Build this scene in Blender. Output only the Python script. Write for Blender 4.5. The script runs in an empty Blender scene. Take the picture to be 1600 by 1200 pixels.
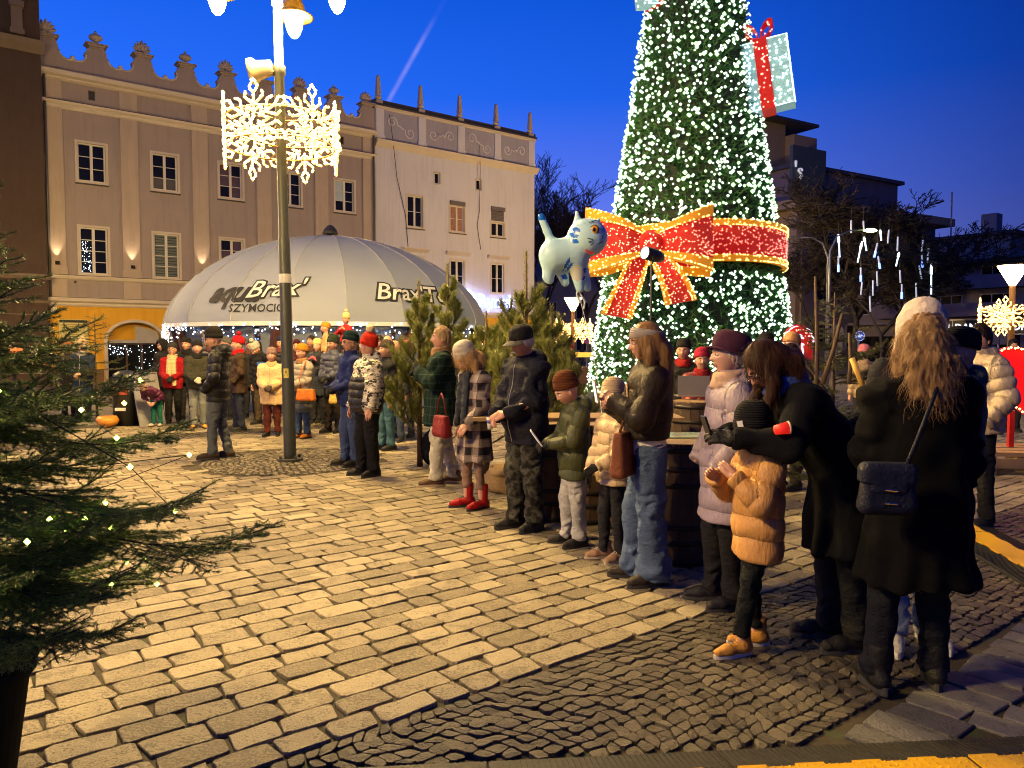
import bpy, bmesh, math, random
import numpy as np
from mathutils import Vector, Matrix, Euler
R = math.radians
rng = np.random.RandomState(7)
random.seed(7)
sc = bpy.context.scene
col = sc.collection

# ------------------------------------------------------------------ camera
CAM_H, F_PX = 1.58, 1200.0
THETA = math.atan(60 / F_PX)
cd = bpy.data.cameras.new('camera'); cam = bpy.data.objects.new('camera', cd); col.objects.link(cam)
cam.location = (0, 0, CAM_H); cam.rotation_euler = (math.pi / 2 - THETA, 0, 0)
cd.sensor_width = 36; cd.lens = 27.0; cd.clip_end = 3000; cd.clip_start = 0.05
sc.camera = cam

def pix_dir(px, py):
    a = (px - 800) / F_PX; b = (600 - py) / F_PX
    return Vector((a, math.cos(THETA) + b * math.sin(THETA), -math.sin(THETA) + b * math.cos(THETA)))
def at(px, py, D):                 # the point seen at a pixel of the photograph, D metres ahead
    d = pix_dir(px, py); return Vector((0, 0, CAM_H)) + d * (D / d.y)
def gnd(px, py, z=0.0):            # the point of the ground seen at a pixel
    d = pix_dir(px, py); t = (z - CAM_H) / d.z
    return Vector((0, 0, CAM_H)) + d * t

# ------------------------------------------------------------------ sky
w = bpy.data.worlds.new("World"); sc.world = w; w.use_nodes = True
nt = w.node_tree; nt.nodes.clear()
def wn(t, **k):
    n = nt.nodes.new(t)
    for a, b in k.items(): setattr(n, a, b)
    return n
out = wn('ShaderNodeOutputWorld'); bg = wn('ShaderNodeBackground')
tc = wn('ShaderNodeTexCoord'); sep = wn('ShaderNodeSeparateXYZ')
nt.links.new(tc.outputs['Generated'], sep.inputs[0])
ramp = wn('ShaderNodeValToRGB')
nt.links.new(sep.outputs['Z'], ramp.inputs[0])
e = ramp.color_ramp.elements
e[0].position = 0.0; e[0].color = (0.30, 0.24, 0.56, 1)
e[1].position = 1.0; e[1].color = (0.0, 0.012, 0.12, 1)
for p, c in ((0.09, (0.19, 0.20, 0.64, 1)), (0.18, (0.090, 0.155, 0.68, 1)), (0.30, (0.012, 0.105, 0.66, 1)), (0.45, (0.001, 0.066, 0.52, 1))):
    el = ramp.color_ramp.elements.new(p); el.color = c
# the west (left) is still brighter than the east (right)
vm = wn('ShaderNodeVectorMath', operation='DOT_PRODUCT'); nt.links.new(tc.outputs['Generated'], vm.inputs[0])
vm.inputs[1].default_value = (0.93, -0.36, 0.05)
mr = wn('ShaderNodeMapRange'); nt.links.new(vm.outputs['Value'], mr.inputs[0])
mr.inputs[1].default_value = -0.75; mr.inputs[2].default_value = 0.32; mr.inputs[3].default_value = 0.0; mr.inputs[4].default_value = 1.0
mixc = wn('ShaderNodeMix', data_type='RGBA'); mixc.blend_type = 'MULTIPLY'; mixc.inputs[0].default_value = 1
ew = wn('ShaderNodeValToRGB'); nt.links.new(mr.outputs[0], ew.inputs[0])
ew.color_ramp.elements[0].color = (1.35, 1.12, 1.12, 1); ew.color_ramp.elements[1].color = (0.10, 0.17, 0.27, 1)
el = ew.color_ramp.elements.new(0.55); el.color = (0.8, 0.85, 0.9, 1)
nt.links.new(ramp.outputs[0], mixc.inputs[6]); nt.links.new(ew.outputs[0], mixc.inputs[7])
# contrail: a thin streak of the sky, along a great circle between two directions
d1 = pix_dir(596, 178).normalized(); d2 = pix_dir(700, -10).normalized()
nrm = d1.cross(d2).normalized()
nz = wn('ShaderNodeTexNoise'); nz.inputs['Scale'].default_value = 45; nz.inputs['Detail'].default_value = 4
nt.links.new(tc.outputs['Generated'], nz.inputs[0])
cv = wn('ShaderNodeVectorMath', operation='DOT_PRODUCT'); nt.links.new(tc.outputs['Generated'], cv.inputs[0]); cv.inputs[1].default_value = nrm
ab = wn('ShaderNodeMath', operation='ABSOLUTE'); nt.links.new(cv.outputs['Value'], ab.inputs[0])
wv = wn('ShaderNodeMapRange', interpolation_type='SMOOTHSTEP'); nt.links.new(ab.outputs[0], wv.inputs[0])
wv.inputs[1].default_value = 0.0; wv.inputs[2].default_value = 0.0045; wv.inputs[3].default_value = 1; wv.inputs[4].default_value = 0
lz1 = wn('ShaderNodeMapRange', interpolation_type='SMOOTHSTEP'); nt.links.new(sep.outputs['Z'], lz1.inputs[0])
lz1.inputs[1].default_value = d2.z - 0.02; lz1.inputs[2].default_value = d1.z + 0.08; lz1.inputs[3].default_value = 0.05; lz1.inputs[4].default_value = 1.0
fw = wn('ShaderNodeMath', operation='GREATER_THAN'); nt.links.new(sep.outputs['Y'], fw.inputs[0]); fw.inputs[1].default_value = 0.5
m1 = wn('ShaderNodeMath', operation='MULTIPLY'); nt.links.new(wv.outputs[0], m1.inputs[0]); nt.links.new(lz1.outputs[0], m1.inputs[1])
m2 = wn('ShaderNodeMath', operation='MULTIPLY'); nt.links.new(m1.outputs[0], m2.inputs[0]); nt.links.new(fw.outputs[0], m2.inputs[1])
m3 = wn('ShaderNodeMath', operation='MULTIPLY'); nt.links.new(m2.outputs[0], m3.inputs[0]); nt.links.new(nz.outputs[0], m3.inputs[1])
m4 = wn('ShaderNodeMath', operation='MULTIPLY'); nt.links.new(m3.outputs[0], m4.inputs[0]); m4.inputs[1].default_value = 0.5
mixt = wn('ShaderNodeMix', data_type='RGBA'); nt.links.new(m4.outputs[0], mixt.inputs[0])
nt.links.new(mixc.outputs[2], mixt.inputs[6]); mixt.inputs[7].default_value = (0.42, 0.38, 0.80, 1)
nt.links.new(mixt.outputs[2], bg.inputs[0]); bg.inputs[1].default_value = 1.35
nt.links.new(bg.outputs[0], out.inputs[0])

vs = sc.view_settings
vs.view_transform = 'Standard'; vs.look = 'None'; vs.exposure = 0; vs.gamma = 1; vs.use_curve_mapping = False
sc.render.engine = 'CYCLES'
try:
    sc.cycles.use_denoising = True; sc.cycles.denoiser = 'OPENIMAGEDENOISE'
    sc.cycles.max_bounces = 5; sc.cycles.diffuse_bounces = 3; sc.cycles.glossy_bounces = 2; sc.cycles.transmission_bounces = 3
    sc.cycles.transparent_max_bounces = 6; sc.cycles.sample_clamp_indirect = 4; sc.cycles.sample_clamp_direct = 0
    sc.cycles.pixel_filter_type = 'BLACKMAN_HARRIS'; sc.cycles.filter_width = 1.05; sc.cycles.denoising_prefilter = 'ACCURATE'
    sc.cycles.use_light_tree = True; sc.cycles.caustics_reflective = False; sc.cycles.caustics_refractive = False
except Exception as ex:
    print(ex)

# ------------------------------------------------------------------ materials
MATS = {}
class NT:
    def __init__(s, name):
        s.m = bpy.data.materials.new(name); s.m.use_nodes = True; s.t = s.m.node_tree
        s.b = s.t.nodes['Principled BSDF']; s.tc = None
    def n(s, t, **k):
        n = s.t.nodes.new(t)
        for a, b in k.items(): setattr(n, a, b)
        return n
    def l(s, a, b): s.t.links.new(a, b)
    def obj(s):
        if not s.tc: s.tc = s.n('ShaderNodeTexCoord')
        return s.tc.outputs['Object']
    def noise(s, scale, detail=3, rough=.55, vec=None, stretch=None):
        n = s.n('ShaderNodeTexNoise'); n.inputs['Scale'].default_value = scale
        n.inputs['Detail'].default_value = detail; n.inputs['Roughness'].default_value = rough
        v = vec or s.obj()
        if stretch:
            mp = s.n('ShaderNodeMapping'); s.l(v, mp.inputs[0]); mp.inputs['Scale'].default_value = stretch; v = mp.outputs[0]
        s.l(v, n.inputs[0]); return n.outputs[0]
    def math(s, op, a, b=None, c=None):
        n = s.n('ShaderNodeMath', operation=op)
        for i, x in enumerate((a, b, c)):
            if x is None: continue
            if isinstance(x, (int, float)): n.inputs[i].default_value = x
            else: s.l(x, n.inputs[i])
        return n.outputs[0]
    def xyz(s, vec=None):
        n = s.n('ShaderNodeSeparateXYZ'); s.l(vec or s.obj(), n.inputs[0]); return n.outputs
    def mix(s, f, a, b, mode='MIX'):
        n = s.n('ShaderNodeMix', data_type='RGBA'); n.blend_type = mode
        for i, x in ((0, f), (6, a), (7, b)):
            if isinstance(x, (int, float)): n.inputs[i].default_value = x
            elif isinstance(x, (tuple, list)): n.inputs[i].default_value = tuple(x) + ((1,) if len(x) == 3 else ())
            else: s.l(x, n.inputs[i])
        return n.outputs[2]
    def ramp(s, f, pts):
        n = s.n('ShaderNodeValToRGB'); s.l(f, n.inputs[0]); cr = n.color_ramp
        cr.elements[0].position = pts[0][0]; cr.elements[0].color = tuple(pts[0][1]) + (1,)
        cr.elements[1].position = pts[-1][0]; cr.elements[1].color = tuple(pts[-1][1]) + (1,)
        for p, c in pts[1:-1]:
            x = cr.elements.new(p); x.color = tuple(c) + (1,)
        return n.outputs[0]
    def bump(s, h, strength=.3, dist=.01):
        n = s.n('ShaderNodeBump'); n.inputs['Strength'].default_value = strength; n.inputs['Distance'].default_value = dist
        s.l(h, n.inputs['Height']); s.l(n.outputs[0], s.b.inputs['Normal'])
    def base(s, c):
        if isinstance(c, (tuple, list)): s.b.inputs['Base Color'].default_value = tuple(c) + (1,)
        else: s.l(c, s.b.inputs['Base Color'])
    def rough(s, r):
        if isinstance(r, (int, float)): s.b.inputs['Roughness'].default_value = r
        else: s.l(r, s.b.inputs['Roughness'])

def scl(c, k): return tuple(min(1, x * k) for x in c)
def plain(name, c, rough=.6, var=.25, nscale=8, bump=.15, bscale=60, bdist=.003, metal=0, spec=.5):
    key = ('plain', name)
    if key in MATS: return MATS[key]
    t = NT(name)
    n = t.noise(nscale, 4)
    bc = t.mix(n, scl(c, 1 - var), scl(c, 1 + var))
    if 'stucco' in name or 'render' in name:      # rain streaks, patches and soot on old plaster
        sk = t.noise(2.2, 5, .65, stretch=(2.2, 2.2, .16)); pt = t.noise(.55, 5, .6)
        bc = t.mix(t.math('MULTIPLY', t.math('GREATER_THAN', sk, .54), .13), bc, scl(c, .45)); bc = t.mix(t.math('MULTIPLY', pt, .45), bc, scl(c, .62))
    t.base(bc)
    if bump: t.bump(t.noise(bscale, 3), bump, bdist)
    t.rough(t.math('MULTIPLY_ADD', t.noise(nscale * 2.3, 2), .25, rough - .12)); t.b.inputs['Metallic'].default_value = metal
    t.b.inputs['Specular IOR Level'].default_value = spec
    MATS[key] = t.m; return t.m
def emit(name, c, s, base=(.8, .8, .8)):
    key = ('emit', name)
    if key in MATS: return MATS[key]
    t = NT(name); t.base(base); t.b.inputs['Emission Color'].default_value = tuple(c) + (1,)
    t.b.inputs['Emission Strength'].default_value = s
    MATS[key] = t.m; return t.m
def cloth(kind, c, c2=None):
    key = ('cloth', kind, c, c2)
    if key in MATS: return MATS[key]
    t = NT(kind + '_fabric')
    t.b.inputs['Specular IOR Level'].default_value = .14
    if kind == 'puffer':        # quilting: the seam phase is an attribute of the coat
        n = t.noise(5, 4); n3 = t.noise(55, 4, .65); t.base(t.mix(t.math('MULTIPLY_ADD', n3, .5, t.math('MULTIPLY', n, .5)), scl(c, .68), scl(c, 1.28)))
        at_ = t.n('ShaderNodeAttribute'); at_.attribute_name = 'seam'
        w_ = t.math('POWER', t.math('ABSOLUTE', t.math('SINE', t.math('MULTIPLY', at_.outputs['Fac'], math.pi))), .35)
        fold = t.noise(42, 4, .6, stretch=(1.6, 1.6, .5)); h_ = t.math('MULTIPLY_ADD', t.math('MULTIPLY', fold, t.math('SUBTRACT', 1.5, w_)), .75, t.math('MULTIPLY', w_, .9))
        t.bump(h_, .9, .022); t.rough(.45); t.b.inputs['Specular IOR Level'].default_value = .35
    elif kind == 'leather':
        n = t.noise(6, 4); t.base(t.mix(n, scl(c, .7), scl(c, 1.3))); t.bump(t.noise(30, 5, .7), .8, .014); t.rough(.42)
        t.b.inputs['Specular IOR Level'].default_value = .22; t.rough(.5)
    elif kind == 'wool':
        n = t.noise(34, 5, .75); t.base(t.mix(n, scl(c, .45), scl(c, 1.5))); t.bump(t.noise(150, 3), .6, .005); t.rough(.95)
    elif kind == 'knit':
        o = t.xyz(); n = t.noise(20, 4)
        wz = t.math('SINE', t.math('MULTIPLY', o[2], 520)); 
        t.base(t.mix(n, scl(c, .75), scl(c, 1.2))); t.bump(t.math('ADD', wz, t.noise(90, 2)), .45, .004); t.rough(.95)
    elif kind == 'denim':
        n = t.noise(7, 6, .7, stretch=(1.6, 1.6, .6)); f = t.noise(60, 3)
        t.base(t.mix(t.math('MULTIPLY_ADD', f, .25, t.math('MULTIPLY', n, .9)), scl(c, .45), scl(c, 1.8)))
        t.bump(t.noise(20, 5, .6, stretch=(1, 1, 1.7)), .85, .02); t.rough(.85)
    elif kind == 'camo':
        n = t.noise(13, 3, .5); t.base(t.ramp(n, [(.38, scl(c, .35)), (.46, c), (.54, scl(c, 1.9)), (.62, scl(c, .6))]))
        t.bump(t.noise(24, 4), .5, .01); t.rough(.9)
    elif kind == 'plaid':       # c light, c2 dark, bands across and along
        o = t.xyz()
        xb = t.math('GREATER_THAN', t.math('FRACT', t.math('MULTIPLY_ADD', o[0], 6.2, t.math('MULTIPLY', o[1], 3.5))), .52)
        zb = t.math('GREATER_THAN', t.math('FRACT', t.math('MULTIPLY', o[2], 6.5)), .52)
        x2 = t.math('GREATER_THAN', t.math('FRACT', t.math('MULTIPLY_ADD', o[0], 12.4, t.math('MULTIPLY', o[1], 7.0))), .9)
        z2 = t.math('GREATER_THAN', t.math('FRACT', t.math('MULTIPLY', o[2], 13)), .9)
        s_ = t.math('MULTIPLY', t.math('ADD', xb, zb), .5)
        base = t.mix(s_, c, c2)
        base = t.mix(t.math('MULTIPLY', t.math('MAXIMUM', x2, z2), .55), base, (.09, .015, .03))
        n = t.noise(40, 3); base = t.mix(t.math('MULTIPLY', n, .35), base, scl(c2, .6))
        t.base(base); t.bump(t.noise(150, 3), .4, .004); t.rough(.95)
    elif kind == 'tartan':      # thin lighter lines on dark
        o = t.xyz()
        xb = t.math('GREATER_THAN', t.math('FRACT', t.math('MULTIPLY_ADD', o[0], 11, t.math('MULTIPLY', o[1], 9.0))), .88)
        zb = t.math('GREATER_THAN', t.math('FRACT', t.math('MULTIPLY', o[2], 11)), .88)
        base = t.mix(t.math('MULTIPLY', t.math('ADD', xb, zb), .5), c, c2)
        t.base(base); t.bump(t.noise(90, 3), .5, .006); t.rough(.9)
    elif kind == 'sketch':      # white cloth printed with broken black strokes
        n = t.noise(10, 6, .75, stretch=(1, 1, 2.6)); n2 = t.noise(30, 3)
        f = t.math('GREATER_THAN', t.math('MULTIPLY_ADD', n2, .12, n), .585)
        t.base(t.mix(f, c, c2)); t.bump(t.noise(30, 3), .5, .01); t.rough(.5)
    elif kind == 'hair':
        n = t.noise(60, 4, .6, stretch=(1, 1, .12)); n2 = t.noise(8, 2)
        t.base(t.mix(t.math('MULTIPLY_ADD', n2, .4, t.math('MULTIPLY', n, .6)), scl(c, .45), c2 or scl(c, 1.8)))
        t.bump(n, .6, .006); t.rough(.45)
    elif kind == 'fur':
        n = t.noise(70, 4, .7); t.base(t.mix(n, scl(c, .55), scl(c, 1.4))); t.bump(n, .9, .012); t.rough(1)
    else:
        n = t.noise(28, 5, .7); t.base(t.mix(n, scl(c, .6), scl(c, 1.35))); t.bump(t.noise(20, 5, .62, stretch=(1, 1, 1.6)), .8, .022); t.rough(.82)
    MATS[key] = t.m; return t.m
def skin_mat(c=(.52, .30, .22)):
    key = ('skin', c)
    if key in MATS: return MATS[key]
    t = NT('skin'); n = t.noise(18, 4); t.base(t.mix(n, scl(c, .85), (min(1, c[0] * 1.15), c[1] * .98, c[2] * .95)))
    t.rough(.5); t.b.inputs['Subsurface Weight'].default_value = 0; t.bump(t.noise(200, 2), .12, .002)
    MATS[key] = t.m; return t.m

# ------------------------------------------------------------------ scene helpers
def tag(o, label=None, cat=None, group=None, kind=None):
    if label: o['label'] = label
    if cat: o['category'] = cat
    if group: o['group'] = group
    if kind: o['kind'] = kind
    return o
def empty(name, loc=(0, 0, 0), rz=0.0, label=None, cat=None, group=None, parent=None):
    o = bpy.data.objects.new(name, None); col.objects.link(o); o.location = loc; o.rotation_euler = (0, 0, rz)
    o.empty_display_size = .1
    if parent: o.parent = parent
    return tag(o, label, cat, group)
def link(name, me, parent=None):
    o = bpy.data.objects.new(name, me); col.objects.link(o)
    if parent: o.parent = parent
    return o
def copy_tree(o, parent=None):
    c = o.copy(); col.objects.link(c)
    if parent: c.parent = parent
    for ch in [x for x in col.objects if x.parent == o]: copy_tree(ch, c)
    return c

class MB:
    """collects polygons of one mesh"""
    def __init__(s): s.v = []; s.f = []; s.mi = []; s.n = 0; s.M = None
    def add(s, V, Fs, mi=0):
        if s.M is not None:
            V = [s.M @ Vector(p) for p in V]
        s.v.extend([tuple(p) for p in V]); k = s.n
        s.f.extend([tuple(i + k for i in f) for f in Fs]); s.mi.extend([mi] * len(Fs) if isinstance(mi, int) else list(mi)); s.n += len(V)
        return s
    def box(s, c, d, mi=0, rz=0, taper=1.0, M=None):
        hx, hy, hz = d[0] / 2, d[1] / 2, d[2] / 2; V = []
        for z, k in ((-hz, 1), (hz, taper)):
            for x, y in ((-hx, -hy), (hx, -hy), (hx, hy), (-hx, hy)):
                p = Vector((x * k, y * k, z))
                if rz: p.rotate(Euler((0, 0, rz)))
                if M is not None: p = M @ p
                V.append(p + Vector(c))
        return s.add(V, [(3, 2, 1, 0), (4, 5, 6, 7), (0, 1, 5, 4), (1, 2, 6, 5), (2, 3, 7, 6), (3, 0, 4, 7)], mi)
    def bb(s, x0, x1, y0, y1, z0, z1, mi=0):
        return s.box(((x0 + x1) / 2, (y0 + y1) / 2, (z0 + z1) / 2), (x1 - x0, y1 - y0, z1 - z0), mi)
    def tube(s, pts, r, seg=6, mi=0, cap=True, closed=False):
        pts = [Vector(p) for p in pts]; n = len(pts)
        rs = r if isinstance(r, (list, tuple, np.ndarray)) else [r] * n
        V = []; Fs = []; up = None
        for i, p in enumerate(pts):
            if closed: t = pts[(i + 1) % n] - pts[i - 1]
            else: t = pts[min(i + 1, n - 1)] - pts[max(i - 1, 0)]
            if t.length < 1e-9: t = Vector((0, 0, 1))
            t.normalize()
            if up is None:
                up = Vector((0, 0, 1)) if abs(t.z) < .9 else Vector((1, 0, 0))
            a = t.cross(up)
            if a.length < 1e-6: a = t.cross(Vector((0, 1, 0)))
            a.normalize(); b = a.cross(t); up = b
            for k in range(seg):
                an = 2 * math.pi * k / seg
                V.append(p + (a * math.cos(an) + b * math.sin(an)) * rs[i])
        m = n if closed else n - 1
        for i in range(m):
            j = (i + 1) % n
            for k in range(seg):
                k2 = (k + 1) % seg
                Fs.append((i * seg + k, j * seg + k, j * seg + k2, i * seg + k2))
        if cap and not closed:
            Fs.append(tuple(range(seg))); Fs.append(tuple((n - 1) * seg + k for k in reversed(range(seg))))
        return s.add(V, Fs, mi)
    def lathe(s, prof, seg=16, c=(0, 0, 0), mi=0, M=None, fn=None):
        V = []; Fs = []
        for (r, z) in prof:
            for k in range(seg):
                a = 2 * math.pi * k / seg; rr = r * (fn(a, z) if fn else 1)
                p = Vector((rr * math.cos(a), rr * math.sin(a), z))
                if M is not None: p = M @ p
                V.append(p + Vector(c))
        for i in range(len(prof) - 1):
            for k in range(seg):
                k2 = (k + 1) % seg; Fs.append((i * seg + k, i * seg + k2, (i + 1) * seg + k2, (i + 1) * seg + k))
        if prof[0][0] > 1e-4: Fs.append(tuple(reversed(range(seg))))
        if prof[-1][0] > 1e-4: Fs.append(tuple((len(prof) - 1) * seg + k for k in range(seg)))
        return s.add(V, Fs, mi)
    def ball(s, c, r, seg=10, rings=6, mi=0, sc3=(1, 1, 1), M=None):
        V = []; Fs = []
        for i in range(rings + 1):
            ph = math.pi * i / rings
            for k in range(seg):
                a = 2 * math.pi * k / seg
                p = Vector((math.sin(ph) * math.cos(a) * sc3[0], math.sin(ph) * math.sin(a) * sc3[1], -math.cos(ph) * sc3[2])) * r
                if M is not None: p = M @ p
                V.append(p + Vector(c))
        for i in range(rings):
            for k in range(seg):
                k2 = (k + 1) % seg; Fs.append((i * seg + k, i * seg + k2, (i + 1) * seg + k2, (i + 1) * seg + k))
        return s.add(V, Fs, mi)
    def prism(s, outline, y0, y1, mi=0):      # outline in x,z, extruded along y
        n = len(outline); V = [(x, y0, z) for x, z in outline] + [(x, y1, z) for x, z in outline]
        Fs = [tuple(range(n)), tuple(reversed(range(n, 2 * n)))] + [((i + 1) % n, i, n + i, n + (i + 1) % n) for i in range(n)]
        return s.add(V, Fs, mi)
    def mesh(s, name, mats, smooth=False):
        me = bpy.data.meshes.new(name); me.from_pydata(s.v, [], s.f)
        for m in (mats if isinstance(mats, (list, tuple)) else [mats]): me.materials.append(m)
        me.polygons.foreach_set('material_index', s.mi)
        if smooth: me.polygons.foreach_set('use_smooth', [True] * len(s.f))
        me.update(); return me
    def build(s, name, mats, parent=None, smooth=False):
        return link(name, s.mesh(name, mats, smooth), parent)

def np_mesh(name, V, F, mats, smooth=True, mi=None):
    """V (n,3), F (m,k) with k 3 or 4"""
    V = np.ascontiguousarray(V, dtype=np.float32); F = np.ascontiguousarray(F, dtype=np.int32)
    me = bpy.data.meshes.new(name); m, k = F.shape
    me.vertices.add(len(V)); me.vertices.foreach_set('co', V.ravel())
    me.loops.add(m * k); me.loops.foreach_set('vertex_index', F.ravel())
    me.polygons.add(m); me.polygons.foreach_set('loop_start', np.arange(0, m * k, k, dtype=np.int32))
    try: me.polygons.foreach_set('loop_total', np.full(m, k, dtype=np.int32))
    except Exception: pass
    for mm in (mats if isinstance(mats, (list, tuple)) else [mats]): me.materials.append(mm)
    if mi is not None: me.polygons.foreach_set('material_index', np.ascontiguousarray(mi, dtype=np.int32))
    if smooth: me.polygons.foreach_set('use_smooth', np.ones(m, dtype=bool))
    me.update(calc_edges=True); me.validate(); return me

def text_verts(s, size=1.0, shear=0.0, offset=0.0, extrude=0.0, align='CENTER', res=3, spacing=1.0):
    """triangles of a word in the built-in font: verts (x, y, 0) and faces"""
    cu = bpy.data.curves.new('lettering', 'FONT'); cu.body = s; cu.size = size; cu.shear = shear; cu.offset = offset
    cu.extrude = extrude; cu.align_x = align; cu.resolution_u = res; cu.space_character = spacing
    o = bpy.data.objects.new('lettering', cu); col.objects.link(o)
    dg = bpy.context.evaluated_depsgraph_get(); me = bpy.data.meshes.new_from_object(o.evaluated_get(dg))
    V = [v.co.copy() for v in me.vertices]; Fs = [tuple(p.vertices) for p in me.polygons]
    bpy.data.objects.remove(o); bpy.data.curves.remove(cu); bpy.data.meshes.remove(me)
    return V, Fs

# ------------------------------------------------------------------ implicit surfaces (bodies, clothes, hair)
def vnoise(P, seed=0):
    """smooth value noise in [-1,1], vectorised"""
    P = np.asarray(P, dtype=np.float64) + seed * 17.31
    i = np.floor(P).astype(np.int64); f = P - i; f = f * f * (3 - 2 * f)
    def h(ix, iy, iz):
        n = (ix * 374761393 + iy * 668265263 + iz * 2147483647) & 0xffffffff
        n = ((n ^ (n >> 13)) * 1274126177) & 0xffffffff
        return ((n ^ (n >> 16)) & 0xffff) / 32767.5 - 1
    r = 0
    for dx in (0, 1):
        for dy in (0, 1):
            for dz in (0, 1):
                wgt = (f[:, 0] if dx else 1 - f[:, 0]) * (f[:, 1] if dy else 1 - f[:, 1]) * (f[:, 2] if dz else 1 - f[:, 2])
                r = r + wgt * h(i[:, 0] + dx, i[:, 1] + dy, i[:, 2] + dz)
    return r
def cone(P, a, b, ra, rb, wx=1.0, wy=1.0):
    if wx != 1.0 or wy != 1.0:
        k = np.array([1 / wx, 1 / wy, 1.0], dtype=np.float32); P = P * k; a = np.array(a) * k; b = np.array(b) * k
    a = np.asarray(a, dtype=np.float32); ba = np.asarray(b, dtype=np.float32) - a
    pa = P - a; L = float(ba @ ba) + 1e-9
    t = np.clip((pa @ ba) / L, 0, 1)
    q = pa - t[:, None] * ba
    return np.sqrt((q * q).sum(1)) - (ra + (rb - ra) * t)
def ell(P, c, r):
    q = (P - np.asarray(c, dtype=np.float32)) / np.asarray(r, dtype=np.float32)
    k = np.sqrt((q * q).sum(1)); return (k - 1) * min(r)
def smin(a, b, k):
    h = np.clip(.5 + .5 * (b - a) / k, 0, 1); return b * (1 - h) + a * h - k * h * (1 - h)
def sdf_mesh(fn, lo, hi, h):
    lo = np.asarray(lo, dtype=np.float32); hi = np.asarray(hi, dtype=np.float32)
    n = np.maximum(np.ceil((hi - lo) / h).astype(int) + 1, 3)
    g = np.stack(np.meshgrid(*[lo[i] + h * np.arange(n[i], dtype=np.float32) for i in range(3)], indexing='ij'), -1)
    v = fn(g.reshape(-1, 3)).reshape(n).astype(np.float32)
    v[0], v[-1], v[:, 0], v[:, -1], v[:, :, 0], v[:, :, -1] = [np.maximum(x, h * .5) for x in (v[0], v[-1], v[:, 0], v[:, -1], v[:, :, 0], v[:, :, -1])]
    c = n - 1; S = v < 0
    acc = np.zeros(tuple(c) + (3,), dtype=np.float32); cnt = np.zeros(tuple(c), dtype=np.float32)
    def sl(o, ax=None): return tuple(slice(o[i], o[i] + c[i]) for i in range(3))
    for ax in range(3):
        o1, o2 = [(ax + 1) % 3, (ax + 2) % 3]
        for p in (0, 1):
            for q in (0, 1):
                a = [0, 0, 0]; a[o1] = p; a[o2] = q; b = list(a); b[ax] = 1
                va, vb = v[sl(a)], v[sl(b)]; m = (va < 0) != (vb < 0)
                t = np.where(m, va / np.where(m, va - vb, 1), 0)
                pos = np.zeros(tuple(c) + (3,), dtype=np.float32); pos[..., ax] = t; pos[..., o1] = p; pos[..., o2] = q
                acc += pos * m[..., None]; cnt += m
    act = cnt > 0; idx = -np.ones(tuple(c), dtype=np.int64); k = int(act.sum()); idx[act] = np.arange(k)
    ijk = np.argwhere(act).astype(np.float32)
    V = lo + h * (ijk + acc[act] / cnt[act][:, None])
    Fs = []
    for ax in range(3):
        o1, o2 = (ax + 1) % 3, (ax + 2) % 3
        s0 = [slice(None)] * 3; s1 = [slice(None)] * 3; s0[ax] = slice(0, -1); s1[ax] = slice(1, None)
        A = S[tuple(s0)]; B = S[tuple(s1)]; m = (A != B)
        e = np.argwhere(m); 
        if not len(e): continue
        ok = (e[:, o1] > 0) & (e[:, o2] > 0) & (e[:, o1] < c[o1]) & (e[:, o2] < c[o2]); e = e[ok]
        fl = A[e[:, 0], e[:, 1], e[:, 2]]
        def id_(d1, d2):
            q = e.copy(); q[:, o1] += d1; q[:, o2] += d2; return idx[q[:, 0], q[:, 1], q[:, 2]]
        Q = np.stack([id_(-1, -1), id_(0, -1), id_(0, 0), id_(-1, 0)], 1)
        Q[~fl] = Q[~fl][:, ::-1]
        Fs.append(Q)
    return V, np.concatenate(Fs) if Fs else np.zeros((0, 4), int)
def vnormals(V, F):
    n = np.cross(V[F[:, 2]] - V[F[:, 0]], V[F[:, 3]] - V[F[:, 1]]); N = np.zeros_like(V)
    for k in range(4):
        for a in range(3): N[:, a] += np.bincount(F[:, k], weights=n[:, a], minlength=len(V))
    return N / (np.linalg.norm(N, axis=1)[:, None] + 1e-12)
# ------------------------------------------------------------------ people
A3 = lambda *p: np.array(p, dtype=np.float32)
def ik(sh, wr, l1, l2, hint):
    d = wr - sh; L = np.linalg.norm(d)
    if L > .995 * (l1 + l2): wr = sh + d / L * .995 * (l1 + l2); d = wr - sh; L = np.linalg.norm(d)
    u = d / L; a = (l1 * l1 - l2 * l2 + L * L) / (2 * L); h = math.sqrt(max(l1 * l1 - a * a, 0))
    p = hint - u * (hint @ u); p = p / (np.linalg.norm(p) + 1e-9)
    return sh + u * a + p * h, wr
def rot3(pitch, yaw, roll):        # pitch > 0 bows the head, yaw > 0 turns it to the left
    return np.array((Matrix.Rotation(yaw, 3, 'Z') @ Matrix.Rotation(roll, 3, 'Y') @ Matrix.Rotation(-pitch, 3, 'X')), dtype=np.float32)

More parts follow.
